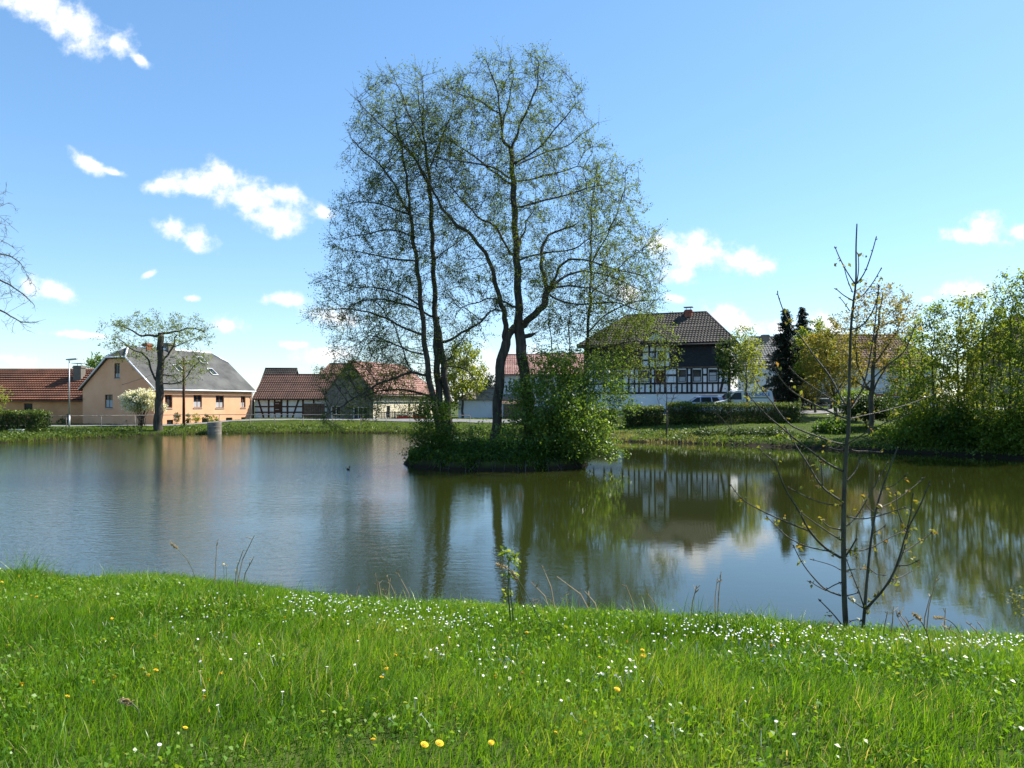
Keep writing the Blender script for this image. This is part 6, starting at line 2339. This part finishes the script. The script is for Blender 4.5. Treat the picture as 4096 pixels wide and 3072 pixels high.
def sapling(name, label, stem_px, rr, brs, leafn, seed):
    base = at(stem_px[0][0], stem_px[0][1], SD)
    zb = hz(base.x, SD)
    root = thing(name, label, 'tree', (base.x, SD, zb - .04))
    o = np.array(root.location)
    mb = MB()

    def pts(P):
        return [np.array(p) - o for p in smooth_poly([at(p[0], p[1], SD + (p[2] if len(p) > 2 else 0)) for p in P], 2)]
    S = pts(stem_px)
    S.insert(0, np.array([S[0][0], 0, -.25]))
    n = len(S)
    mb.tube(S, [(rr[0] + (rr[1] - rr[0]) * (i / (n - 1)) ** .85) * SK for i in range(n)], 8)
    leaves, bud = [], MB()
    LS = []
    for (P, r0, r1) in brs:
        Q = pts(P)
        m_ = len(Q)
        # knobbly nodes
        rad = [(r0 * .82 + (r1 * .9 - r0 * .82) * i / (m_ - 1)) * SK for i in range(m_)]
        mb.tube(Q, rad, 6)
        tip = Q[-1]
        d = (Q[-1] - Q[-2]) / np.linalg.norm(Q[-1] - Q[-2])
        for k in range(2):
            s = rng.normal(0, .35, 3)
            bud.tube([tip - d * .008, tip + (d + s) * .012, tip + (d + s) * .022], [.003, .005, .001], 5)
        # opposite buds and opening leaves at nodes
        L_ = sum(np.linalg.norm(b_ - a) for a, b_ in zip(Q[:-1], Q[1:]))
        nn_ = max(2, int(L_ / .10))
        for f in np.linspace(.12, 1, nn_):
            i = min(int(f * (m_ - 1)), m_ - 2)
            p = Q[i]
            for s in (-1, 1):
                off = np.cross(d, rng.normal(size=3))
                off = off / max(np.linalg.norm(off), 1e-6)
                bud.tube([p, p + off * .012 + d * .006, p + off * .014 + d * .014], [.003, .0032, .001], 4)
                if rng.random() < leafn:
                    for _ in range(rng.integers(2, 5)):
                        LS.append(p + off * rng.uniform(.02, .05) + rng.normal(0, .012, 3))
    mb.add(bud.v, bud.f, 1)
    mb.build('trunk', [bark_ash, m_bud], root, smooth=True)
    LS = np.array(LS)
    leaf_mesh('leaves', LS, .042, leaf_sap, root, updir=.1, aspect=.5, tint=np.clip(rng.beta(.9, 1.6, len(LS)), 0, 1))
    return root


m_bud = mat('dark_bud', (0.035, 0.025, 0.018), .6, (0.07, 0.05, 0.03), 30)
sapling('sapling', 'slender sapling with opening buds on the near bank, the taller straight stem', main, (13, 2.4), BR, .34, 1)
sapling('sapling', 'shorter forked sapling stem just right of the taller one', BR2[0][0], (8, 2.0), BR2[1:], .3, 2)

# leafy shoot reaching in at the right edge
x_, y_ = 5.35, 6.9
st = thing('leafy_shoot', 'small leafy shoot over the water at the right edge', 'plant', (x_, y_, hz(x_, y_) - .03))
mb = MB()
tipp = at(4085, 2375, 6.9) - st.location
mb.tube([(0, 0, -.1), tipp * .5 + Vector((.12, 0, .05)), tipp], [.008, .006, .003], 6)
e2 = at(4045, 2400, 6.9) - st.location
mb.tube([tipp * .6 + Vector((.1, 0, .04)), e2], [.005, .002], 5)
mb.build('stem', bark_ash, st, smooth=True)
c = np.concatenate([np.array(tipp) + rng.normal(0, .035, (26, 3)), np.array(e2) + rng.normal(0, .03, (22, 3)), np.array(at(4090, 2440, 6.9) - st.location) + rng.normal(0, .04, (26, 3))])
leaf_mesh('leaves', c, .032, leaf_sap, st, tint=np.clip(rng.normal(.25, .2, len(c)), 0, 1))

# leafy young shoots in the middle of the near bank
def shoot(label, stem_px, D, lv, col=leaf_thicket, r=4.2):
    b_ = at(*stem_px[0], D)
    root = thing('young_shoot', label, 'plant', (b_.x, D, hz(b_.x, D) - .03))
    mb = MB()
    S = [at(p[0], p[1], D) - root.location for p in stem_px]
    S[0] = Vector((0, 0, -.05))
    mb.tube(smooth_poly(S, 1), [r * D / F * (1 - .5 * i / (2 * len(S))) for i in range(len(smooth_poly(S, 1)))], 6)
    mb.build('stem', m_stem, root, smooth=True)
    C = []
    for (px, py, sp, n) in lv:
        C.append(np.array(at(px, py, D) - root.location) + rng.normal(0, sp * D / F, (n, 3)))
    C = np.concatenate(C)
    leaf_mesh('leaves', C, .042, col, root, tint=np.clip(rng.normal(.6, .15, len(C)), 0, 1), updir=.2)
    return root


m_stem = mat('green_stem', (0.035, 0.05, 0.02), .6, (0.07, 0.09, 0.03), 20)
_, SDm = ground_hit(2048, 2515)
SDm = min(SDm, 6.9)
z2h = lambda *p: [(1900 + a[0] * .2471, 2150 + a[1] * .2471) for a in p]
shoot('tall leafy shoot in front of the water at the middle of the near bank', z2h((590, 1500), (570, 1250), (545, 1000), (535, 850), (545, 600), (548, 290)), SDm,
      [(q_[0], q_[1], 9, n) for q_, n in zip(z2h((430, 265), (500, 235), (600, 290), (680, 320), (560, 380), (510, 590), (620, 590), (690, 450)), (10, 14, 14, 10, 14, 9, 14, 7))])
shoot('thinner leafy shoot just right of the tall shoot', z2h((640, 1500), (610, 1200), (580, 950), (565, 760), (558, 500)), SDm + .05,
      [(q_[0], q_[1], 8, n) for q_, n in zip(z2h((440, 900), (520, 910), (570, 900), (480, 960)), (8, 9, 8, 5))], r=3.0)


# ------------------------------------------------------------------ near bank grass
def blades(x, y, h, w, lean, wind, tint, segs=(0, .38, .74, 1.0), zoff=-.015):
    n = len(x)
    z = hgt(x, y) + zoff
    an = rng.uniform(0, 2 * math.pi, n)
    dirx, diry = np.cos(an) * lean + wind[0], np.sin(an) * lean + wind[1]
    wa = rng.uniform(0, math.pi, n)
    wx, wy = np.cos(wa), np.sin(wa)
    V = np.empty((n, 7, 3))
    wid = (1.0, .85, .55, 0)
    for i, s in enumerate(segs):
        cx = x + dirx * h * s ** 1.9
        cy = y + diry * h * s ** 1.9
        cz = z + h * (s - .28 * s ** 2.4 * np.minimum(1.3, (dirx ** 2 + diry ** 2) * 1.6))
        if i < 3:
            V[:, i * 2] = np.column_stack([cx - wx * w * wid[i] / 2, cy - wy * w * wid[i] / 2, cz])
            V[:, i * 2 + 1] = np.column_stack([cx + wx * w * wid[i] / 2, cy + wy * w * wid[i] / 2, cz])
        else:
            V[:, 6] = np.column_stack([cx, cy, cz])
    b_ = np.arange(n)[:, None] * 7
    Q = np.concatenate([b_ + np.array([[0, 1, 3, 2]]), b_ + np.array([[2, 3, 5, 4]])])
    T = b_ + np.array([[4, 5, 6]])
    return V.reshape(-1, 3), Q, T, np.repeat(tint, 7)


def vnoise(x, y, s, seed):
    r_ = np.random.default_rng(seed)
    g = r_.random((64, 64))
    u, v = x / s + 100, y / s + 100
    i, j = np.floor(u).astype(int), np.floor(v).astype(int)
    fu, fv = u - i, v - j
    fu, fv = fu * fu * (3 - 2 * fu), fv * fv * (3 - 2 * fv)
    G = lambda a, b_: g[a % 64, b_ % 64]
    return (G(i, j) * (1 - fu) + G(i + 1, j) * fu) * (1 - fv) + (G(i, j + 1) * (1 - fu) + G(i + 1, j + 1) * fu) * fv


def near_points(n, dmin=2.3, dmax=10.2):
    D = np.sqrt(rng.uniform(dmin ** 2, dmax ** 2, n))
    x = rng.uniform(-1, 1, n) * (.80 * D + .35)
    keep = pond_dist(x, D) > .02
    return x[keep], D[keep]


x, y = near_points(310000)
# the same turf goes on to both sides and towards the viewer's feet, a little thinner
n = 150000
y2 = rng.uniform(1.0, 11.5, n)
x2 = rng.uniform(-1, 1, n) * (.80 * y2 + 4.2)
k = (pond_dist(x2, y2) > .02) & ((np.abs(x2) > .80 * y2 + .35) | (y2 < 2.3))
x, y = np.concatenate([x, x2[k]]), np.concatenate([y, y2[k]])
cl1, cl2 = vnoise(x, y, .55, 3), vnoise(x, y, .16, 4)
pd = pond_dist(x, y)
h = (.05 + .075 * cl1 + .055 * cl2) * rng.uniform(.5, 1.45, len(x))
h *= 1 - .15 * sstep(4.5, 6.5, y) * (pd > .5) * (x > -2)
h = h * (1 + .35 * (pd < .7) * rng.random(len(x)))
tn = np.clip(.40 + .36 * (vnoise(x, y, .9, 5) - .5) + .34 * (cl2 - .5) + rng.normal(0, .14, len(x)), 0, .78)
dry = rng.random(len(x)) < .025 + .09 * (cl1 > .70)
tn[dry] = rng.uniform(.85, 1, dry.sum())
V, Q, T, t_ = blades(x, y, h, rng.uniform(.0036, .0075, len(x)), rng.uniform(.1, .75, len(x)), (.22, -.05), tn)
gr = np_mesh('grass', V, Q, T, mat=grass_m, tint=t_)
tag(gr, 'fresh green spring grass on the near bank', 'grass', kind='stuff')
# longer arching tufts, mostly near the crest
tx_, ty_, th_ = [], [], []
TU = [(60, 2300, .34, 90), (215, 2290, .55, 330), (120, 2330, .4, 160), (330, 2340, .4, 160), (420, 2370, .34, 120), (560, 2380, .3, 100), (780, 2400, .3, 90), (950, 2420, .3, 90), (1240, 2440, .3, 90), (1560, 2470, .28, 80), (1690, 2480, .3, 100), (2280, 2520, .32, 90), (2420, 2530, .3, 90),
      (2620, 2540, .34, 120), (2790, 2550, .34, 110), (2920, 2560, .3, 110), (3030, 2560, .34, 110), (3120, 2570, .3, 90), (3560, 2600, .26, 60), (3800, 2610, .26, 60), (4000, 2610, .26, 60), (700, 2900, .3, 50), (3050, 2850, .3, 50), (3700, 2950, .3, 60), (1400, 2760, .28, 50)]
for (px, py, hh_, n) in TU:
    gx, gy = ground_hit(px, py)
    tx_.append(gx + rng.normal(0, .09, n))
    ty_.append(gy + rng.normal(0, .09, n))
    th_.append(hh_ * rng.uniform(.5, 1.1, n))
for i in range(170):
    D = math.sqrt(rng.uniform(2.6 ** 2, 8 ** 2))
    gx = rng.uniform(-.75, .75) * D
    if pond_dist(np.array([gx]), np.array([D]))[0] < .1:
        continue
    n = int(rng.integers(8, 26))
    tx_.append(gx + rng.normal(0, .05, n))
    ty_.append(D + rng.normal(0, .05, n))
    th_.append(rng.uniform(.13, .24) * rng.uniform(.6, 1.15, n))
x, y, h = np.concatenate(tx_), np.concatenate(ty_), np.concatenate(th_)
V, Q, T, t_ = blades(x, y, h, rng.uniform(.004, .0075, len(x)), rng.uniform(.15, .95, len(x)), (.2, 0), np.clip(rng.normal(.42, .15, len(x)), 0, .8))
gr2 = np_mesh('grass_tufts', V, Q, T, mat=grass_m, tint=t_)
tag(gr2, 'longer arching grass tufts along the crest of the near bank', 'grass tufts', kind='stuff')
# clover and low broad leaves
x, y = near_points(52000)
keep = vnoise(x, y, .5, 9) > .42
x, y = x[keep], y[keep]
z = hgt(x, y) + rng.uniform(.03, .12, len(x))
cv = leaf_mesh('clover', np.column_stack([x, y, z]), .026, grass_m, tint=np.clip(rng.normal(.5, .16, len(x)), 0, .8), updir=.4, aspect=.75)
tag(cv, 'low clover and broad leaved weeds among the grass', 'ground cover', kind='stuff')

# dry stalks on the crest
m_straw = leaf_mat('straw', [(0.34, 0.27, 0.17), (0.42, 0.34, 0.22), (0.22, 0.15, 0.09)], .25, .7, .2)
DS = [(2200, 2430, -70, -150), (2190, 2435, -60, -120), (2210, 2440, -85, -110), (2225, 2440, -55, -170), (2240, 2440, -40, -140), (2170, 2430, -90, -95), (2150, 2425, -80, -70), (2260, 2440, -20, -130), (2290, 2445, -30, -160), (2310, 2445, 10, -190),
      (1520, 2370, -12, -140), (1530, 2370, -18, -110), (1545, 2372, 10, -120), (1600, 2380, -50, -150), (1640, 2385, -30, -90), (1660, 2385, -70, -170), (1560, 2375, -25, -90), (1570, 2375, 8, -60), (1400, 2360, -20, -60), (1415, 2362, 15, -80), (1430, 2365, -30, -50),
      (860, 2340, 8, -170), (940, 2345, 70, -200), (935, 2345, 45, -150), (965, 2350, 55, -120), (2380, 2455, -150, -140), (2405, 2460, -60, -80), (2540, 2465, -40, -130), (2640, 2470, -60, -110), (2870, 2480, 20, -190), (2862, 2480, 30, -150), (2760, 2480, 25, -140),
      (3290, 2540, 12, -60), (3640, 2560, -40, -90), (3660, 2560, -60, -110), (3700, 2560, 50, -250), (3690, 2560, 40, -170), (3780, 2560, 15, -120), (3560, 2550, -15, -140), (3530, 2548, 8, -110), (3930, 2560, -60, -70), (3960, 2560, -25, -60), (3620, 2555, 10, -70), (3850, 2560, -90, -60)]
mb = MB()
for (px, py, dx, dy) in DS:
    gx, gy = ground_hit(px, py + 30)
    gy = min(gy, 8.5)
    gx = (px - 2048) / F * gy
    k = gy / F
    b_ = Vector((gx, gy, hz(gx, gy)))
    e = b_ + Vector((dx * k, rng.normal(0, .06), (-dy + 30) * k))
    m_ = b_.lerp(e, .55) + Vector((-dx * k * .18, 0, .02))
    mb.tube([b_, m_, e], [.006, .005, .003], 4)
    for _ in range(rng.integers(1, 6)):
        f = rng.uniform(.45, 1.0)
        s = m_.lerp(e, f)
        mb.tube([s, s + Vector((rng.normal(0, .03), rng.normal(0, .02), rng.uniform(.01, .05)))], [.0042, .003], 3)
ds = mb.build('dry_stalks', m_straw)
tag(ds, 'dry straw coloured weed stalks standing along the crest of the near bank', 'dry stalks', kind='stuff')
# bent grass ears (foxtails) that stand out
EARS = [((800, 2345), (760, 2250), (716, 2200), (682, 2172), 'long pale grass stalk bending left over the water with a brown ear'),
        ((2135, 2520), (2090, 2400), (2075, 2330), (2045, 2285), 'golden bent grass ear across the leafy shoots, the left of two'),
        ((2190, 2520), (2092, 2345), (2040, 2275), (1985, 2258), 'golden bent grass ear reaching furthest left of the leafy shoots'),
        ((3730, 2640), (3715, 2550), (3690, 2490), (3655, 2455), 'bent grass ear right of the saplings, leaning left, nearer one'),
        ((3870, 2580), (3830, 2510), (3790, 2475), (3735, 2470), 'bent grass ear right of the saplings with a long horizontal head'),
        ((570, 2900), (560, 2850), (535, 2815), (480, 2800), 'brown bent grass ear lying low in the left meadow')]
for (p0, p1, p2, p3, lab) in EARS:
    gx, gy = ground_hit(p0[0], p0[1] + 20)
    gy = min(gy, 8.3)
    P = [at(p[0], p[1], gy) for p in (p0, p1, p2, p3)]
    P[0] = Vector((P[0].x, gy, hz(P[0].x, gy)))
    root = thing('grass_ear', lab, 'grass ear', P[0], group='bent grass ears on the near bank')
    P = [p - P[0] for p in P]
    S = smooth_poly(P, 2)
    mb = MB()
    mb.tube(S, .0032, 5)
    mb.build('stalk', m_stem, root)
    C = []
    for f in np.linspace(.2, 1, 60):
        C.append(np.array(P[2] + (P[3] - P[2]) * f) + rng.normal(0, .006, 3))
    leaf_mesh('ear', np.array(C), .024, m_straw, root, aspect=.4)

# flowers
m_yellow = mat('dandelion_yellow', (0.75, 0.42, 0.01), .7, (0.85, 0.56, 0.02), 60)
m_daisy = mat('daisy_white', (0.72, 0.72, 0.70), .7)
m_fstem = mat('flower_stem', (0.10, 0.15, 0.04), .6)


def dandelion_head():
    """two rings of strap petals over a domed centre"""
    mb = MB()
    for ring, (r_, z_, n, w) in enumerate(((.017, .002, 18, .0038), (.0125, .005, 14, .0036), (.007, .0075, 9, .0034))):
        for i in range(n):
            a = 2 * math.pi * (i + .5 * ring) / n
            d = Vector((math.cos(a), math.sin(a), 0))
            s = Vector((-d.y, d.x, 0))
            mb.add([d * .002 - s * w * .3 + Vector((0, 0, z_ - .001)), d * .002 + s * w * .3 + Vector((0, 0, z_ - .001)), d * r_ + s * w * .5 + Vector((0, 0, z_ + .001)), d * (r_ * 1.06) + Vector((0, 0, z_)), d * r_ - s * w * .5 + Vector((0, 0, z_ + .001))], [(0, 1, 2, 3, 4)])
    mb.tube([(0, 0, -.012), (0, 0, -.004), (0, 0, .003)], [.004, .0075, .006], 8)
    return mb


h0 = dandelion_head().build('flower_head', m_yellow)
mb = MB()
mb.tube([(0, 0, -.14), (.004, 0, -.07), (0, 0, -.006)], .0022, 5)
s0 = mb.build('stem', m_fstem)
for o in (h0, s0):
    COL.objects.unlink(o)
DAN = [(621, 2542), (1139, 2471), (1213, 2431), (74, 2304), (46, 2425), (125, 2383), (146, 2387), (568, 2672), (624, 2681), (593, 2700), (457, 2708), (372, 2726), (86, 2737), (270, 2785), (815, 2789), (724, 2635), (884, 2693), (741, 2911), (448, 2474), (8, 2328), (835, 2718),
       (1980, 2706), (2085, 2693), (2468, 2758), (2400, 2630), (2508, 2567), (2570, 2601), (2573, 2624), (2107, 2531), (1698, 2979), (1758, 2974), (1965, 2971), (1545, 2675), (1526, 2709), (1582, 2620), (2002, 2584), (3087, 2584), (1492, 2958), (2224, 2931), (2340, 2886)]
BUT = [(905, 2262), (895, 2256), (950, 2248), (942, 2281)]
BIGL = {(2468, 2758): 'large yellow dandelion low in the middle right of the meadow', (1698, 2979): 'yellow dandelion nearest the bottom edge, left of a close pair', (1758, 2974): 'yellow dandelion nearest the bottom edge, right of a close pair',
        (621, 2542): 'lone yellow dandelion in the upper left meadow', (815, 2789): 'yellow dandelion seen side on in the left meadow', (1980, 2706): 'wide open dandelion left of the middle pair below the leafy shoots', (2085, 2693): 'half turned dandelion right of the middle pair below the leafy shoots',
        (2107, 2531): 'drooping dandelion just below the tall leafy shoot', (3087, 2584): 'lone dandelion among the daisies left of the saplings', (2570, 2601): 'upper dandelion of the stacked pair right of the middle', (2573, 2624): 'lower dandelion of the stacked pair right of the middle',
        (74, 2304): 'dandelion at the crest of the bank near the left edge', (86, 2737): 'ragged dandelion near the left edge'}
for (px, py) in DAN + BUT:
    but = (px, py) in BUT
    dz = .085 if not but else .34
    gx, gy = ground_hit(px, py, dz)
    gy = min(gy, 8.6)
    p = at(px, py, gy)
    zg = hz(p.x, gy)
    lab = BIGL.get((px, py), 'small yellow dandelion flower on a thin stem in the grass')
    if but:
        lab = 'yellow flower on a tall thin stem standing against the water'
    r_ = thing('dandelion' if not but else 'yellow_wildflower', lab, 'flower', (p.x, gy, zg), group='yellow flowers on the near bank')
    sc = rng.uniform(.85, 1.15) * (.62 if but else 1.0) * (1.0 if (px, py) in BIGL else .75)
    hd = h0.copy()
    COL.objects.link(hd)
    hd.parent = r_
    hd.location = (0, 0, p.z - zg)
    hd.scale = (sc,) * 3
    hd.rotation_euler = (rng.uniform(.1, .7), rng.normal(0, .25), rng.uniform(0, 6))
    s_ = s0.copy()
    COL.objects.link(s_)
    s_.parent = r_
    s_.location = (0, 0, p.z - zg)
    s_.scale = (1, 1, max(.3, (p.z - zg) / .14))


def daisy_arrays():
    V = [(0, 0, 0)]
    Q = []
    n = 8
    for i in range(n):
        a = 2 * math.pi * i / n
        V.append((.009 * math.cos(a), .009 * math.sin(a), .0015))
    T = [(0, 1 + i, 1 + (i + 1) % n) for i in range(n)]
    return np.array(V), np.array(T)


dv, dt = daisy_arrays()
DP = []


def daisies(cpx, cpy, spx, spy, n):
    for _ in range(n):
        px, py = rng.normal(cpx, spx * 1.35), rng.normal(cpy, spy * 1.5)
        if py > 3060 or px < 2 or px > 4094:
            continue
        gx, gy = ground_hit(px, py, .13)
        if rng.random() < .4 or gy > 8.6 or pond_dist(np.array([gx]), np.array([gy]))[0] < .05:
            continue
        DP.append((gx, gy, EYE + (HOR - py) / F * gy))


for a in ((3100, 2530, 120, 18, 110), (2830, 2510, 80, 14, 110), (3420, 2560, 160, 10, 60), (3650, 2560, 90, 9, 60), (3880, 2570, 100, 10, 80), (4040, 2570, 70, 14, 100), (1310, 2400, 60, 16, 90), (1240, 2390, 60, 12, 50), (1500, 2430, 90, 22, 90), (1700, 2460, 90, 22, 110),
          (1850, 2490, 60, 18, 40), (2220, 2500, 60, 16, 20), (2400, 2540, 70, 22, 25), (1740, 2600, 25, 8, 14), (1960, 2610, 40, 20, 12), (2030, 2660, 50, 30, 22), (2480, 2690, 60, 10, 22), (2600, 2580, 60, 30, 20), (3040, 2570, 60, 25, 50), (3300, 2600, 200, 30, 22), (3650, 2620, 200, 25, 16),
          (3000, 2840, 60, 40, 8), (2600, 2930, 40, 20, 4), (700, 2500, 200, 60, 16), (900, 2620, 250, 80, 16), (1050, 2560, 150, 40, 20), (1400, 2700, 300, 120, 20), (3500, 2750, 400, 120, 16), (2200, 2750, 300, 100, 16), (800, 2380, 60, 20, 14)):
    daisies(*a)
DP = np.array(DP)
DP = DP[np.argsort(DP[:, 1])]
NI = 220
# a head with white rays, a yellow eye and its stalk
mb = MB()
for i in range(11):
    a = 2 * math.pi * i / 11
    d, s = Vector((math.cos(a), math.sin(a), 0)), Vector((-math.sin(a), math.cos(a), 0))
    mb.add([d * .0025 - s * .0012, d * .0025 + s * .0012, d * .0105 + s * .0022 + Vector((0, 0, .0012)), d * .0105 - s * .0022 + Vector((0, 0, .0012))], [(0, 1, 2, 3)])
mb.tube([(0, 0, -.09), (0, 0, -.001)], .0011, 4)
d0 = mb.build('daisy', m_daisy)
mb = MB()
mb.tube([(0, 0, -.001), (0, 0, .0022)], [.0036, .0026], 8)
e0 = mb.build('flower_eye', m_yellow)
for o in (d0, e0):
    COL.objects.unlink(o)
for i, (a, b_, c) in enumerate(DP[:NI]):
    o = d0.copy()
    COL.objects.link(o)
    o.location = (a, b_, c)
    o.rotation_euler = (rng.uniform(.05, .7), rng.normal(.15, .25), rng.uniform(0, 6))
    o.scale = (rng.uniform(.55, .85),) * 3
    tag(o, 'small white daisy in the grass of the near bank', 'flower', 'daisies scattered over the near bank')
    e = e0.copy()
    COL.objects.link(e)
    e.parent = o
rest = DP[NI:]
V, T = [], []
n = len(rest)
an, tl = rng.uniform(0, 6.28, n), rng.uniform(.1, .9, n)
ca, sa, ct, s_t = np.cos(an), np.sin(an), np.cos(tl), np.sin(tl)
sc = rng.uniform(.5, .8, n)
P = dv[None] * sc[:, None, None]
X, Y, Z = P[..., 0], P[..., 1], P[..., 2]
Y2, Z2 = Y * ct[:, None] - Z * s_t[:, None], Y * s_t[:, None] + Z * ct[:, None]
Pv = np.stack([X + rest[:, 0:1], Y2 + rest[:, 1:2], Z2 + rest[:, 2:3]], 2).reshape(-1, 3)
Tt = (dt[None] + np.arange(n)[:, None, None] * len(dv)).reshape(-1, 3)
dz_ = np_mesh('daisy_carpet', Pv, None, Tt, mat=m_daisy)
tag(dz_, 'dense band of white daisies along the crest of the near bank', 'flowers', kind='stuff')


# ------------------------------------------------------------------ far bank grass
def band(n, x0, x1, y0, y1, cond):
    x, y = rng.uniform(x0, x1, n), rng.uniform(y0, y1, n)
    d = pond_dist(x, y)
    k = cond(x, y, d)
    return x[k], y[k], d[k]


x, y, d = band(330000, -46, 34, 30, 66, lambda x, y, d: (d > -.1 + .4 * (x > 13)) & (d < 11) & (np.abs(x) < .80 * y + 2) & ((d < 4.5) | (rng.random(len(x)) < .6)))
n1 = vnoise(x, y, 2.2, 21)
h = (.05 + .09 * n1) * rng.uniform(.6, 1.3, len(x)) + .18 * np.exp(-np.maximum(d, 0) / .7) * rng.uniform(.3, 1, len(x))
# keep the roadway clear
rd = np.zeros(len(x), bool)
RP = [(-62, 58.5), (-42, 59.4), (-35, 60.4), (-29.6, 62.2), (-25.5, 66), (-20, 67.6), (-14, 67.5), (-6, 66.2), (1, 63.6), (5, 60.6), (10, 58.6), (20, 57.6), (30, 60.8), (48, 63)]
for (ax, ay), (bx, by) in zip(RP[:-1], RP[1:]):
    ex, ey = bx - ax, by - ay
    tt = np.clip(((x - ax) * ex + (y - ay) * ey) / (ex * ex + ey * ey), 0, 1)
    rd |= ((x - ax - tt * ex) ** 2 + (y - ay - tt * ey) ** 2) < 1.75 ** 2
k = ~rd
x, y, h, d, n1 = x[k], y[k], h[k], d[k], n1[k]
dryp = sstep(5.5, 7, x) * sstep(13, 11, x) * (y < 52) * (d < 3) * (vnoise(x, y, 1.3, 41) > .42)
tn = np.clip(.42 + .5 * dryp + .5 * (n1 - .5) + rng.normal(0, .16, len(x)) + .12 * (vnoise(x, y, 5, 22) - .5), 0, 1)
V, Q, T, t_ = blades(x, y, h, rng.uniform(.02, .045, len(x)), rng.uniform(.1, .7, len(x)), (.1, -.05), tn)
bg = np_mesh('bank_grass', V, Q, T, mat=bank_grass_m, tint=t_)
tag(bg, 'rough grass and weeds on the far banks', 'grass', kind='stuff')
# sedge and weeds on the rim of the island
n = 7000
th = rng.uniform(0, 2 * math.pi, n)
rr = rng.uniform(.84, 1.03, n)
x, y = ISL[0] + ISL[2] * rr * np.cos(th), ISL[1] + ISL[3] * rr * np.sin(th)
k = vnoise(x, y, .7, 51) > .45
x, y = x[k], y[k]
V, Q, T, t_ = blades(x, y, rng.uniform(.12, .5, len(x)) * (vnoise(x, y, .7, 51) + .1), rng.uniform(.012, .03, len(x)), rng.uniform(.3, 1.1, len(x)), (0, -.2), np.clip(rng.normal(.35, .2, len(x)), 0, 1))
sg = np_mesh('island_sedge', V, Q, T, mat=bank_grass_m, tint=t_)
tag(sg, 'drooping sedge tufts on the rim of the island', 'grass', kind='stuff')
# broad leaved weeds at the far waterline
x, y, d = band(170000, -44, 34, 30, 61, lambda x, y, d: (d > -.05) & (d < 2.6) & (np.abs(x) < .78 * y + 2))
cl = vnoise(x, y, .9, 31)
k = cl > .36
x, y, d, cl = x[k], y[k], d[k], cl[k]
z = hgt(x, y) + rng.uniform(.02, 1, len(x)) * (.75 * (cl - .3)) + .04
wd = leaf_mesh('bank_weeds', np.column_stack([x, y, z]), .13, leaf_hedge, tint=np.clip(rng.normal(.55, .3, len(x)), 0, 1))
tag(wd, 'nettles and broad leaved weeds along the far waterline', 'weeds', kind='stuff')
# grass in front of and around the far houses
x, y = rng.uniform(-50, 45, 60000), rng.uniform(56, 76, 60000)
k = (pond_dist(x, y) > 3) & (np.abs(x) < .78 * y)
x, y = x[k], y[k]
rd = np.zeros(len(x), bool)
for (ax, ay), (bx, by) in zip(RP[:-1], RP[1:]):
    ex, ey = bx - ax, by - ay
    tt = np.clip(((x - ax) * ex + (y - ay) * ey) / (ex * ex + ey * ey), 0, 1)
    rd |= ((x - ax - tt * ex) ** 2 + (y - ay - tt * ey) ** 2) < 1.8 ** 2
x, y = x[~rd], y[~rd]
V, Q, T, t_ = blades(x, y, rng.uniform(.05, .16, len(x)), rng.uniform(.03, .05, len(x)), rng.uniform(.1, .7, len(x)), (.1, 0), np.clip(rng.normal(.45, .18, len(x)), 0, 1))
vg = np_mesh('verge_grass', V, Q, T, mat=bank_grass_m, tint=t_)
tag(vg, 'short lawn and verge grass between the road and the houses', 'grass', kind='stuff')
